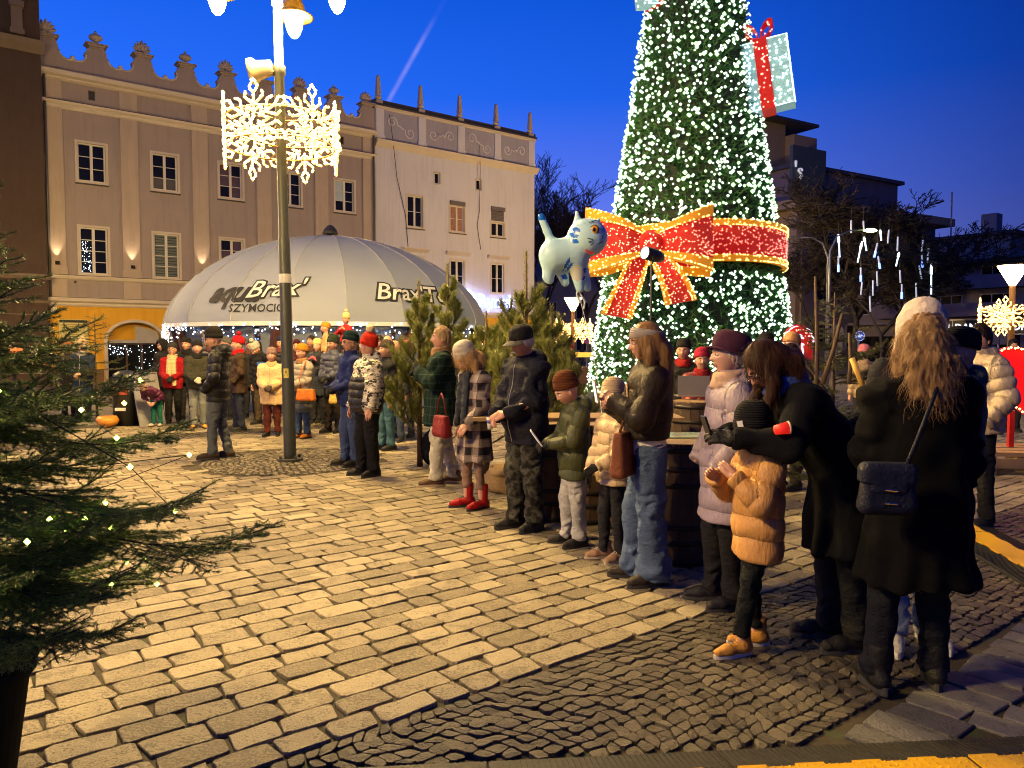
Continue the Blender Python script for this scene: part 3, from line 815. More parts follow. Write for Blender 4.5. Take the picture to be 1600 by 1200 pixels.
def make_hat(hat, Hd, hs, q, root):
    k = hat[0]; c = hat[1]; seg = 40 if q < .02 else 20
    def lathe_head(prof, a, b, tilt, ribs=0, ribA=.02, cy=-.008, mat=None, name='hat', fn=None, smooth=True):
        m = MB(); Rt = Matrix.Rotation(tilt, 3, 'X')
        for r, z in prof: pass
        V = []; Fs = []; n = len(prof)
        for r, z in prof:
            for i in range(seg):
                t = 2 * math.pi * i / seg; rr = r * (1 + (ribA * math.cos(ribs * t) if ribs else 0)) * (fn(t, z) if fn else 1)
                p = Rt @ Vector((a * rr * math.sin(t), b * rr * math.cos(t), z)); V.append(tuple(Hd((p.x, p.y + cy, p.z))))
        for i in range(n - 1):
            for j in range(seg):
                Fs.append((i * seg + j, (i + 1) * seg + j, (i + 1) * seg + (j + 1) % seg, i * seg + (j + 1) % seg))
        m.add(V, Fs); return m.build(name, mat, root, smooth)
    if k == 'beanie':
        o = hat[2] if len(hat) > 2 else {}
        tall = o.get('tall', .0); zb = o.get('zb', .026); mat = cloth('knit', c)
        prof = [(.97, zb + .004), (1.04, zb), (1.075, zb + .006), (1.085, zb + .030), (1.06, zb + .052), (1.02, zb + .056), (1.04, zb + .068), (.99, zb + .088 + tall * .4), (.84, zb + .110 + tall * .75), (.58, zb + .126 + tall), (.28, zb + .134 + tall * 1.05), (.0, zb + .136 + tall * 1.07)]
        h = lathe_head(prof, .086, .104, R(o.get('tilt', 14)), 20 if q < .02 else 10, .012, mat=mat)
        if o.get('pom'):
            pc = o['pom']; V, F = ball_np((0, 0, 0), (1, 1, 1), 18, 12)
            p = np.asarray(Hd((0, -.03, zb + .165 + tall * 1.1))); r = o.get('pr', .042) * hs
            V = V * (r * (1 + .16 * vnoise(V * 6)))[:, None] + p
            link('pompom', np_mesh('pompom', V, F, cloth('fur', pc)), h)
        if o.get('patch'):
            m = MB(); 
            pts = []
            for i in range(9):
                for j in (0, 1):
                    t = R(o['patch'] + (i - 4) * 2.4); z = zb + .008 + .0 + (.068 if j else .012); r = 1.12
                    pts.append(Hd((.086 * r * math.sin(t), .104 * r * math.cos(t) - .008, z)))
            m.add(pts, [(2 * i, 2 * i + 1, 2 * i + 3, 2 * i + 2) for i in range(8)]); m.build('hat_patch', plain('patch_white', (.7, .7, .7), .6), h)
    elif k == 'cap':
        mat = cloth('cloth', c)
        prof = [(1.0, .03), (1.03, .034), (1.03, .07), (.98, .10), (.82, .125), (.5, .143), (.0, .150)]
        h = lathe_head(prof, .086, .104, R(10), 0, mat=mat)
        m = MB(); V = []; n = 12
        for j in range(5):
            for i in range(n + 1):
                a = -1.15 + 2.3 * i / n; r = 1 + .17 * j
                x = .086 * math.sin(a) * (1 + .03 * j); y = .104 * math.cos(a) * 1.0 + (.072 * j / 4 * math.cos(a * 1.1)) - .004
                V.append(Hd((x, y, .046 - .004 * j - .16 * x * x / .086 * 1.2 + .004)))
        m.add(V, [(j * (n + 1) + i, j * (n + 1) + i + 1, (j + 1) * (n + 1) + i + 1, (j + 1) * (n + 1) + i) for j in range(4) for i in range(n)])
        vv = [tuple(Vector(p) - Vector((0, 0, .005))) for p in V]
        m.add(vv, [tuple(reversed((j * (n + 1) + i, j * (n + 1) + i + 1, (j + 1) * (n + 1) + i + 1, (j + 1) * (n + 1) + i))) for j in range(4) for i in range(n)])
        m.build('visor', cloth('cloth', hat[2] if len(hat) > 2 else c), h, True)
    elif k == 'brimmed':
        mat = cloth('wool', c)
        prof = [(1.0, .022), (1.06, .026), (1.10, .055), (1.12, .085), (1.04, .118), (.80, .140), (.45, .150), (.0, .152)]
        h = lathe_head(prof, .088, .108, R(12), 0, mat=mat)
        prof = [(1.02, .034), (1.36, .020), (1.37, .014), (1.02, .024)]
        lathe_head(prof, .088, .108, R(12), 0, mat=mat, name='brim', fn=lambda t, z: 1 if z > .022 and z < .034 else 1 - .18 * (1 - max(math.cos(t), 0)))
    elif k == 'headband':
        prof = [(1.0, .02), (1.06, .022), (1.07, .07), (1.03, .085), (1.0, .08)]
        lathe_head(prof, .088, .106, R(12), 0, mat=cloth('knit', c))
    elif k == 'hood':
        def f(P):
            d = ell(P, (0, -.01, .02), (.108, .13, .145)); d = np.maximum(d, -ell(P, (0, .12, -.02), (.085, .11, .12)))
            d = np.maximum(d, -(P[:, 2] + .14)); return smin(d, cone(P, (0, -.05, -.05), (0, -.07, -.16), .085, .09), .03)
        V, F = sdf_mesh(f, (-.15, -.2, -.3), (.15, .18, .2), max(q * .7, .008))
        N = vnormals(V, F); V = V + N * (vnoise(V * 25) * .004)[:, None]
        V = np.array([Hd(p) for p in V]); link('hood', np_mesh('hood', V, F, cloth(hat[2] if len(hat) > 2 else 'cloth', c)), root)
# ------------------------------------------------------------------ the ground
U = Vector((.785, .62, 0)).normalized(); VV = Vector((-U.y, U.x, 0)); UANG = math.atan2(U.y, U.x)
def uv(p): return p.x * U.x + p.y * U.y, p.x * VV.x + p.y * VV.y
def fromuv(a, b, z=0.0): q = U * a + VV * b; return Vector((q.x, q.y, z))
def stone_mat(name, c1, c2, rough=.55):
    t = NT(name); at_ = t.n('ShaderNodeAttribute'); at_.attribute_name = 'tint'
    g = t.n('ShaderNodeNewGeometry'); pos = g.outputs['Position']
    fac = at_.outputs['Fac']; n = t.noise(9, 5, .65, vec=pos); n2 = t.noise(70, 4, .7, vec=pos); n3 = t.noise(.7, 3, .5, vec=pos)
    c = t.mix(fac, c1, c2); c = t.mix(t.math('MULTIPLY', n3, .55), c, scl(c1, .62))
    pit = t.math('LESS_THAN', t.math('MULTIPLY_ADD', n, .4, t.math('MULTIPLY', n2, .6)), t.math('MULTIPLY_ADD', fac, -.09, .505))
    c = t.mix(t.math('MULTIPLY', pit, .75), c, scl(c1, .22)); sp_ = t.noise(190, 3, .7, vec=pos); c = t.mix(t.math('MULTIPLY', t.math('GREATER_THAN', sp_, .56), .55), c, scl(c1, .45)); c = t.mix(t.math('MULTIPLY', n2, .35), c, scl(c2, 1.2)); st_ = t.noise(2.6, 5, .7, vec=pos); c = t.mix(t.math('MULTIPLY', t.math('GREATER_THAN', st_, .58), .35), c, scl(c1, .45))
    t.base(c); t.rough(t.math('MULTIPLY_ADD', n, .35, rough - .15)); t.bump(t.math('SUBTRACT', t.math('ADD', n, n2), t.math('MULTIPLY', pit, .6)), .85, .014)
    return t.m
M_STONE = stone_mat('sandstone_sett', (.215, .175, .115), (.46, .395, .27))
M_SMALL = stone_mat('basalt_sett', (.055, .047, .036), (.15, .125, .088), .38)
M_GREY = stone_mat('granite_sett', (.10, .10, .105), (.19, .185, .18), .45)
def joint_mat():
    t = NT('joint_sand'); g = t.n('ShaderNodeNewGeometry'); pos = g.outputs['Position']
    n = t.noise(30, 5, .7, vec=pos); n2 = t.noise(1.3, 3, vec=pos)
    o = t.xyz(pos)
    # farther than the built stones: rows of setts as colour and relief only
    bk = t.n('ShaderNodeTexBrick'); mp = t.n('ShaderNodeMapping'); t.l(pos, mp.inputs[0]); mp.inputs['Rotation'].default_value = (0, 0, -UANG); t.l(mp.outputs[0], bk.inputs[0])
    bk.inputs['Scale'].default_value = 1; bk.inputs['Brick Width'].default_value = .27; bk.inputs['Row Height'].default_value = .175; bk.inputs['Mortar Size'].default_value = .012
    bk.inputs['Color1'].default_value = (.2, .17, .125, 1); bk.inputs['Color2'].default_value = (.30, .26, .19, 1); bk.inputs['Mortar'].default_value = (.06, .05, .035, 1)
    ln = t.n('ShaderNodeVectorMath', operation='LENGTH'); t.l(pos, ln.inputs[0])
    far = t.math('GREATER_THAN', ln.outputs['Value'], 17.6)
    near = t.mix(n, (.018, .013, .008), (.055, .043, .024)); near = t.mix(t.math('GREATER_THAN', t.noise(4, 4, .6, vec=pos), .6), near, (.035, .045, .015))
    fc = t.mix(t.math('MULTIPLY', n2, .6), bk.outputs['Color'], (.08, .075, .07))
    t.base(t.mix(far, near, fc)); t.rough(.85); t.bump(n, .5, .01); return t.m
m = MB()
for r0, r1 in ((0, 30), (30, 120), (120, 700)):
    k = 32; V = []; 
    for r in (r0, r1):
        for i in range(k): V.append((r * math.cos(2 * math.pi * i / k), r * math.sin(2 * math.pi * i / k), -.017))
    m.add(V, [(i, k + i, k + (i + 1) % k, (i + 1) % k) for i in range(k)])
ground = m.build('ground', joint_mat()); ground['kind'] = 'structure'

POLE = Vector((-3.05, 10.5, 0)); PU, PV = uv(POLE)
V_A, V_B = 1.62, 2.80                       # the band of small stones between the two fields of setts
_r0, _r1 = gnd(560, 1199), gnd(1600, 1150)
RAMP_Y = lambda x: _r0.y + (x - _r0.x) * (_r1.y - _r0.y) / (_r1.x - _r0.x)          # near edge of paving in view, the cable ramp lies there
def stone_geo(outline, z, crown, depth=.03):
    """outline: list of (x, y); returns verts/faces of a worn stone, 10 corners"""
    n = len(outline); cx = sum(p[0] for p in outline) / n; cy = sum(p[1] for p in outline) / n
    tk = .10 if n < 9 else .016
    tl = (rng.uniform(-tk, tk), rng.uniform(-tk, tk))
    def ring(k, dz): return [(cx + (x - cx) * k, cy + (y - cy) * k, z + dz + (x - cx) * tl[0] + (y - cy) * tl[1]) for x, y in outline]
    V = ring(1.0, -depth) + ring(.992, -.0042) + ring(.965, -.0006) + [(cx, cy, z + crown)]
    Fs = []
    for a in (0, 1):
        for i in range(n): j = (i + 1) % n; Fs.append((a * n + i, a * n + j, (a + 1) * n + j, (a + 1) * n + i))
    for i in range(n): Fs.append((2 * n + i, 2 * n + (i + 1) % n, 3 * n))
    return V, Fs
def inview(p, mx=.08):
    if p.y < 2.6: return False
    return abs(p.x) < p.y * (.667 + mx) + .35
stones = []      # (distance key, world outline, z, crown, mat)
def rect_outline(a0, a1, b0, b1, rr=.16, jit=.0095, nn=10):
    ca, cb, ha, hb = (a0 + a1) / 2, (b0 + b1) / 2, (a1 - a0) / 2, (b1 - b0) / 2
    o = []
    ha, hb = abs(ha), abs(hb); kx, ky = rng.uniform(.010, .022) / ha, rng.uniform(.010, .022) / hb
    base = [(1, 1 - ky), (1 - kx, 1), (rng.uniform(-.3, .3), 1.0), (-1 + kx, 1), (-1, 1 - ky), (-1, -1 + ky), (-1 + kx, -1), (rng.uniform(-.3, .3), -1.0), (1 - kx, -1), (1, -1 + ky)]
    sk = rng.uniform(-.12, .12); tp = rng.uniform(-.06, .06)
    for x, y in base:
        o.append((ca + ha * x * (1 + tp * y * .6) + sk * hb * y + rng.uniform(-jit, jit), cb + hb * y * (1 + tp * x) + rng.uniform(-jit, jit)))
    return o
# main field: rows along U
b = V_B + .006; row = 0
circle = 1.18
while b < 16.4:
    hgt = rng.uniform(.155, .192); a = -14 + rng.uniform(0, .2)
    if 13.7 < b < 14.5: b += hgt; continue
    while a < 22:
        L = rng.choice([.17, .21, .25, .27, .30, .36], p=[.1, .2, .28, .22, .14, .06]) + rng.uniform(-.015, .015)
        c = fromuv(a + L / 2, b + hgt / 2)
        if inview(c) and c.length < 17.6 and (c - POLE).length > circle + .1:
            g = .013 + rng.uniform(0, .006)
            o = [fromuv(p, q_).xy for p, q_ in rect_outline(a + g / 2, a + L - g / 2, b + g / 2, b + hgt - g / 2)]
            stones.append((c.length, [(p.x, p.y) for p in o], rng.uniform(-.0045, .003), rng.uniform(-.001, .003), 0))
        a += L
    b += hgt
# second field, nearer than the small stones: rows along V, darker
a = .2
while a < 9:
    hgt = rng.uniform(.15, .19); b = V_A - .02 - rng.uniform(0, .05)
    while b > -3:
        L = rng.choice([.26, .31, .36]) + rng.uniform(-.02, .02); c = fromuv(a + hgt / 2, b - L / 2)
        if inview(c, .1) and c.y > RAMP_Y(c.x) + .02:
            g = .014
            o = [fromuv(q_, p).xy for p, q_ in rect_outline(b - L + g, b - g * .3, a + g / 2, a + hgt - g / 2)][::-1]
            stones.append((c.length, [(p.x, p.y) for p in o], rng.uniform(-.005, .004), rng.uniform(.003, .009), 2))
        b -= L
    a += hgt
# right-hand field beyond the second cable ramp
small = []
def small_stone(ca, cb, ang, la, lb, nn=6):
    o = []
    for i in range(nn):
        t = 2 * math.pi * (i + .5) / nn + rng.uniform(-.25, .25); k = 1 / max(abs(math.cos(t)), abs(math.sin(t))) ** .72
        x, y = math.cos(t) * la / 2 * k * rng.uniform(.84, 1.03), math.sin(t) * lb / 2 * k * rng.uniform(.84, 1.03)
        o.append((ca + x * math.cos(ang) - y * math.sin(ang), cb + x * math.sin(ang) + y * math.cos(ang)))
    return o
# fans of small stones: rows bend in shallow arcs
a = -3.5
step = .066
while a < 11:
    b = V_A + .03
    while b < V_B - .03:
        bb_ = b + rng.uniform(-.008, .008); arc = .16 * math.sin((b - V_A) / .6 * math.pi)
        aa = a + arc + rng.uniform(-.008, .008); ang = UANG + math.atan(.16 * math.pi / .6 * math.cos((b - V_A) / .6 * math.pi)) * -1 + rng.uniform(-.25, .25)
        c = fromuv(aa, bb_)
        if inview(c) and c.y > RAMP_Y(c.x) + .02 and c.length < 12:
            pass
        b += step
    a += step
# stones of the band: cells of a bent, jittered net, so that they sit tight against each other
ni = int(14.5 / step); nj = int((V_B - V_A - .02) / step); net = {}
for i in range(ni + 1):
    for j in range(nj + 1):
        bq = V_A + .01 + (V_B - V_A - .02) * j / nj; arc = .20 * abs(math.sin((bq - V_A) / (V_B - V_A) * math.pi * 1.0 + .3 * math.sin(i * .11)))
        sh = .5 * step * (j % 2) * .0; net[i, j] = fromuv(-3.5 + i * step + arc + sh + rng.uniform(-.017, .017), bq + (rng.uniform(-.016, .016) if 0 < j < nj else 0))
for i in range(ni):
    j = 0
    while j < nj:
        A_, B_, C_, D_ = net[i, j], net[i + 1, j], net[i + 1, j + 1], net[i, j + 1]; c = (A_ + B_ + C_ + D_) / 4; j += 1
        if not (inview(c) and c.y > RAMP_Y(c.x) + .02 and c.length < 12): continue
        k_ = rng.uniform(.86, .94); q4 = [c + (p_ - c) * k_ for p_ in (A_, B_, C_, D_)]; o = []
        for t_ in range(4):
            P0, P1, P2 = q4[t_ - 1], q4[t_], q4[(t_ + 1) % 4]; cu_ = rng.uniform(.10, .24); o += [tuple((P1 + (P0 - P1) * cu_).xy), tuple((P1 + (P2 - P1) * cu_).xy)]
        small.append((c.length, o, rng.uniform(-.006, .003), rng.uniform(-.001, .004), 1))
# the disc of stones laid in rings round the lamp post
r = .20
while r < circle:
    n = int(2 * math.pi * r / .085)
    for i in range(n):
        t = 2 * math.pi * i / n + rng.uniform(-.01, .01); c = POLE + Vector((math.cos(t) * r, math.sin(t) * r, 0))
        small.append((c.length, small_stone(c.x, c.y, t, .060, .075), rng.uniform(-.006, .003), rng.uniform(.002, .006), 3))
    r += .072
# dark strip across the square behind the lamp
b = 13.72
while b < 14.5:
    a = -2
    while a < 16:
        c = fromuv(a, b)
        if inview(c): small.append((c.length, small_stone(c.x, c.y, UANG, .095, .085, 5), -.002, .004, 1))
        a += .105
    b += .095
def emit_stones(lst, name, mats, nsingle):
    lst.sort(key=lambda s: s[0]); 
    vis = [s for s in lst if abs(sum(p[0] for p in s[1]) / len(s[1])) < .70 * sum(p[1] for p in s[1]) / len(s[1])]
    single = set(id(s) for s in vis[:nsingle])
    V, Fs, MI, TN = [], [], [], []; n = 0
    for s in lst:
        v, f = stone_geo(s[1], s[2], s[3]); tint = float(np.clip(rng.normal(.5, .36), 0, 1))
        if id(s) in single:
            me = bpy.data.meshes.new(name); cx = v[-1][0]; cy = v[-1][1]
            me.from_pydata([(p[0] - cx, p[1] - cy, p[2]) for p in v], [], f); me.materials.append(mats[s[4]])
            at_ = me.attributes.new('tint', 'FLOAT', 'POINT'); at_.data.foreach_set('value', [tint] * len(v))
            o = link(name, me, ground); o.location = (cx, cy, 0)
        else:
            V.extend(v); Fs.extend([tuple(i + n for i in q) for q in f]); MI.extend([s[4]] * len(f)); TN.extend([tint] * len(v)); n += len(v)
    me = bpy.data.meshes.new(name + 's'); me.from_pydata(V, [], Fs)
    for mm in mats: me.materials.append(mm)
    me.polygons.foreach_set('material_index', MI)
    at_ = me.attributes.new('tint', 'FLOAT', 'POINT'); at_.data.foreach_set('value', TN)
    o = link({'paving_stone': 'far_paving', 'cobble_sett': 'far_cobbles'}[name], me, ground); o['kind'] = 'stuff'
    print(name, len(lst))
emit_stones(stones, 'paving_stone', [M_STONE, M_SMALL, M_GREY, M_STONE], 300)
emit_stones(small, 'cobble_sett', [M_STONE, M_SMALL, M_GREY, stone_mat('ring_sett', (.16, .14, .10), (.30, .26, .18))], 300)

# cable ramps: black rubber sides with teeth, yellow lids
M_RUB = plain('black_rubber', (.018, .017, .016), .6, .3, 12, .4, 80)
M_YEL = plain('yellow_lid_plastic', (.62, .36, .012), .42, .18, 6, .3, 300, .002)
def cable_ramp(p0, p1, nseg, label, side=1, grp='cable protector ramps'):
    d = (p1 - p0); L = d.length / nseg; ang = math.atan2(d.y, d.x)
    for k in range(nseg):
        root = empty('cable_ramp', p0 + d * (k / nseg), ang, label[k], 'cable ramp', grp)
        m = MB(); wd = .52; h = .05; g = .004
        m.prism([(0, 0)] * 0 + [(0, 0)] * 0 or [(0, 0), (0, 0)], 0, 0) if False else None
        prof = [(0, -.02), (0, .012), (.13, h), (.33, h), (wd, .012), (wd, -.02)]
        n = len(prof); V = [(g, y, z) for y, z in prof] + [(L - g, y, z) for y, z in prof]
        m.add(V, [tuple(range(n)), tuple(reversed(range(n, 2 * n)))] + [((i + 1) % n, i, n + i, n + (i + 1) % n) for i in range(n)])
        nr = int(L / .022)
        for i in range(nr):        # grip ribs on both slopes
            x = .012 + i * .022
            for y0, y1, z0, z1 in ((.012, .118, .0165, h * .90), (wd - .175, wd - .012, h * .90, .0165)):
                m.add([(x, y0, z0), (x + .008, y0, z0), (x + .008, y1, z1), (x, y1, z1), (x, y0, z0 + .004), (x + .008, y0, z0 + .004), (x + .008, y1, z1 + .004), (x, y1, z1 + .004)],
                      [(4, 5, 6, 7), (0, 4, 7, 3), (1, 2, 6, 5), (0, 1, 5, 4), (2, 3, 7, 6)])
        m.build('rubber_body', M_RUB, root)
        if k == 0 and label[0].startswith('black'): continue
        m = MB(); nt_ = 8; pitch = (L - .02) / nt_; pl = []
        for i in range(nt_):        # lid with castellated edge
            x0 = .01 + i * pitch; y0 = .112 if i % 2 == 0 else .128; y1 = .328 if i % 2 == 0 else .312
            m.bb(x0, x0 + pitch, y0, y1, h + .001, h + .009)
        for i in range(int(L / .03)):
            for j in range(7):
                x = .02 + i * .03; y = .14 + j * .028
                m.add([(x - .008, y, h + .009), (x, y - .008, h + .009), (x + .008, y, h + .009), (x, y + .008, h + .009), (x, y, h + .013)], [(0, 1, 4), (1, 2, 4), (2, 3, 4), (3, 0, 4)])
        m.build('yellow_lid', M_YEL, root)
a0 = Vector((-.93, RAMP_Y(-.93) - .545, 0)); a1 = Vector((2.6, RAMP_Y(2.6) - .545, 0))
cable_ramp(a0, a1, 4, ['black ribbed end of the cable ramp along the bottom edge left of its yellow lids', 'section of yellow topped cable ramp at the bottom edge below the mosaic cobbles', 'section of yellow topped cable ramp below the curly haired woman', 'section of yellow topped cable ramp in the bottom right corner'])
_q0, _q1 = gnd(1600, 916), gnd(1512, 862); _qd = (_q1 - _q0).normalized(); _qn = Vector((_qd.y, -_qd.x, 0)); b0 = _q0 - _qd * .9; b1 = _q0 + _qd * 2.4
b0, b1 = b1, b0
cable_ramp(b0, b1, 3, ['near section of the yellow cable ramp at the right edge', 'middle section of the right hand yellow cable ramp beside the brown boots', 'far section of the yellow cable ramp behind the curly haired woman'])

# ------------------------------------------------------------------ buildings
M_FAC = plain('taupe_stucco', (.38, .315, .30), .9, .12, 1.2, .35, 90, .004)
M_PIL = plain('pale_pilaster_stucco', (.50, .41, .34), .9, .10, 1.5, .3, 90, .004)
M_TRIM = plain('cream_trim', (.60, .53, .45), .8, .12, 2, .2, 60)
M_YELW = plain('ochre_stucco', (.74, .40, .03), .85, .16, 1.4, .35, 80, .004)
M_WHT = plain('white_stucco', (.66, .66, .76), .9, .07, 1.0, .3, 90, .004)
M_LILAC = plain('grey_lilac_stucco', (.38, .37, .47), .9, .08, 1.5, .3, 90, .004)
M_ROOF = plain('dark_roof_sheet', (.05, .045, .045), .5, .3, 3)
M_FRAME = plain('white_window_frame', (.66, .62, .56), .5, .06, 4, .05)
M_BRN = plain('dark_brown_render', (.085, .055, .04), .9, .2, 1.5, .4, 70, .004)
M_BRN2 = plain('brown_grey_stone_trim', (.20, .155, .12), .8, .2, 2, .3, 60)
def glass_mat(name, c, r=.06):
    t = NT(name); n = t.noise(2, 2); t.base(t.mix(n, scl(c, .6), scl(c, 1.3))); t.rough(r); t.b.inputs['Specular IOR Level'].default_value = .35; return t.m
M_GLASS = glass_mat('dark_window_glass', (.010, .011, .013)); M_BLIND = None
def blind_mat():
    t = NT('window_with_blind'); o = t.xyz(); s_ = t.math('FRACT', t.math('MULTIPLY', o[2], 9)); g = t.math('GREATER_THAN', s_, .3)
    t.base(t.mix(g, (.05, .06, .05), (.15, .17, .14))); t.rough(.15); return t.m
M_BLIND = blind_mat(); M_BLIND2 = plain('plum_blind', (.10, .07, .09), .2, .2, 3, 0); M_CURT = plain('warm_curtain_glass', (.34, .18, .11), .25, .5, 6, 0)
M_NET = plain('net_curtain_glass', (.10, .095, .085), .3, .4, 14, 0)
M_SKYG = plain('pale_blue_curtain_glass', (.45, .55, .62), .2, .15, 3, 0)
BA = Vector((-18.2, 30.0, 0)) + U * .18
def holes_wall(m, x0, x1, z0, z1, holes, y=0.0, rev=.16, mi=0):
    xs = sorted(set([x0, x1] + [h[0] for h in holes] + [h[1] for h in holes])); zs = sorted(set([z0, z1] + [h[2] for h in holes] + [h[3] for h in holes]))
    xs = [x for x in xs if x0 <= x <= x1]; zs = [z for z in zs if z0 <= z <= z1]
    for i in range(len(xs) - 1):
        for j in range(len(zs) - 1):
            cx, cz = (xs[i] + xs[i + 1]) / 2, (zs[j] + zs[j + 1]) / 2
            if any(h[0] < cx < h[1] and h[2] < cz < h[3] for h in holes): continue
            m.add([(xs[i], y, zs[j]), (xs[i + 1], y, zs[j]), (xs[i + 1], y, zs[j + 1]), (xs[i], y, zs[j + 1])], [(0, 1, 2, 3)], mi)
    for h in holes:
        a, b, c, d = h; y2 = y + rev
        m.add([(a, y, c), (b, y, c), (b, y, d), (a, y, d), (a, y2, c), (b, y2, c), (b, y2, d), (a, y2, d)], [(0, 4, 5, 1), (1, 5, 6, 2), (2, 6, 7, 3), (3, 7, 4, 0)], mi)
def window(parent, x0, x1, z0, z1, rows, pane_mats, y=0.0, sur=.09, trim=M_TRIM, cols=2, depth=.10, sill=True, framem=None, surround=True):
    """a surround standing proud of the wall, a casement frame with mullion and glazing bars, one pane mesh each"""
    m = MB(); fm = framem or M_FRAME
    if surround:
        for a, b, c, d in ((x0 - sur, x0, z0 - sur, z1 + sur), (x1, x1 + sur, z0 - sur, z1 + sur), (x0, x1, z1, z1 + sur), (x0, x1, z0 - sur, z0)):
            m.bb(a, b, y - .035, y + .03, c, d, 0)
    if sill: m.bb(x0 - sur * 1.1, x1 + sur * 1.1, y - .09, y + .0, z0 - sur - .045, z0 - sur + .002, 2)
    yf = y + depth; f = .055
    for a, b, c, d in ((x0, x0 + f, z0, z1), (x1 - f, x1, z0, z1), (x0 + f, x1 - f, z1 - f, z1), (x0 + f, x1 - f, z0, z0 + f)):
        m.bb(a, b, yf - .03, yf + .03, c, d, 1)
    wd = (x1 - x0 - 2 * f); hh = (z1 - z0 - 2 * f)
    cw = wd / cols
    for i in range(1, cols): m.bb(x0 + f + i * cw - .05, x0 + f + i * cw + .05, yf - .045, yf + .03, z0 + f, z1 - f, 1)
    for j in range(1, rows):
        for i in range(cols): m.bb(x0 + f + i * cw + (.05 if i else 0), x0 + f + (i + 1) * cw - (.05 if i < cols - 1 else 0), yf - .018, yf + .01, z0 + f + j * hh / rows - .014, z0 + f + j * hh / rows + .014, 1)
    wo = m.build('window', [trim, fm, M_ROOF], parent)
    for i in range(cols):
        for j in range(rows):
            a, b, c, d = x0 + f + i * cw, x0 + f + (i + 1) * cw, z0 + f + j * hh / rows, z0 + f + (j + 1) * hh / rows
            key = ('pane', round(b - a, 3), round(d - c, 3), id(pane_mats(i, j))); me = MATS.get(key)
            if me is None:
                me = MB().bb(-(b - a) / 2 + .004, (b - a) / 2 - .004, -.006, .004, -(d - c) / 2 + .004, (d - c) / 2 - .004).mesh('pane', pane_mats(i, j)); MATS[key] = me
            p = link('pane', me, wo); p.location = ((a + b) / 2, yf + .02, (c + d) / 2)
    return wo
def cornice(m, x0, x1, z, prof, y=0.0, mi=0):
    """prof: (projection, height) pairs from the bottom; a moulding along x"""
    pts = [(y + .02, z + prof[0][1])] + [(y - p, z + h) for p, h in prof] + [(y + .02, z + prof[-1][1])]
    n = len(pts); V = [(x0, a, b) for a, b in pts] + [(x1, a, b) for a, b in pts]
    m.add(V, [tuple(range(n)), tuple(reversed(range(n, 2 * n)))] + [((i + 1) % n, i, n + i, n + (i + 1) % n) for i in range(n)], mi)
def solid_back(m, x0, x1, z0, z1, dpt, mi=0, y0=.3):
    m.bb(x0, x1, y0, dpt, z0, z1, mi)

# --- taupe town house with scrolled parapet
bA = empty('town_house', BA, UANG, 'taupe town house with shell and urn crested scroll parapet and ochre ground floor', 'building')
LA = 14.25
wc = [1.6 + 2.75 * k for k in range(5)]
m = MB(); holes = [(c - .50, c + .50, 8.12, 9.62) for c in wc] + [(c - .50, c + .50, 4.45, 6.3) for c in wc]
vents = [(1.55, 1.78, 11.35, 11.72), (12.4, 12.6, 11.35, 11.72)]
holes_wall(m, 0, LA, 4.2, 12.0, holes + vents); holes_wall(m, 0, LA, 3.3, 4.2, [])
m.bb(0, LA, .30, 9, 3.3, 12.9)
m.bb(0, .02, 0, .3, 3.3, 12); m.bb(LA - .02, LA, 0, .3, 3.3, 12)
for v_ in vents: m.bb(v_[0], v_[1], .12, .14, v_[2], v_[3], 1)
m.build('upper_wall', [M_FAC, M_ROOF], bA)
# ochre ground floor with arched shop entrance
m = MB(); ax, aw, ah = 3.05, 1.05, 2.55
n = 16; arc = [(ax - aw * math.cos(math.pi * i / n), ah - aw * .78 + aw * .78 * math.sin(math.pi * i / n)) for i in range(n + 1)]
zb = ah - aw * .78
m.add([(0, 0, 0), (ax - aw, 0, 0), (ax - aw, 0, 3.3), (0, 0, 3.3)], [(0, 1, 2, 3)]); m.add([(ax + aw, 0, 0), (LA, 0, 0), (LA, 0, 3.3), (ax + aw, 0, 3.3)], [(0, 1, 2, 3)])
for i in range(n):
    (xa, za), (xb, zb_) = arc[i], arc[i + 1]
    m.add([(xa, 0, za), (xb, 0, zb_), (xb, 0, 3.3), (xa, 0, 3.3)], [(0, 1, 2, 3)]); m.add([(xa, 0, za), (xb, 0, zb_), (xb, .5, zb_), (xa, .5, za)], [(3, 2, 1, 0)])
for x_ in (ax - aw, ax + aw): m.add([(x_, 0, 0), (x_, .5, 0), (x_, .5, zb), (x_, 0, zb)], [(0, 1, 2, 3)])
m.bb(0, LA, .5, 9, 0, 3.3)
m.build('ground_floor_wall', M_YELW, bA)
m = MB(); m.bb(0, ax - aw - .16, -.03, .0, 0, .62); m.bb(ax + aw + .16, LA, -.03, .0, 0, .62); m.build('plinth', plain('brown_plinth', (.15, .085, .045), .8), bA)
m = MB(); m.tube([(ax - aw - .06, -.03, 0)] + [(x * 1.0 + (x - ax) * .06, -.03, z + .05) for x, z in arc] + [(ax + aw + .06, -.03, 0)], .075, 6); m.build('arch_moulding', M_TRIM, bA, True)
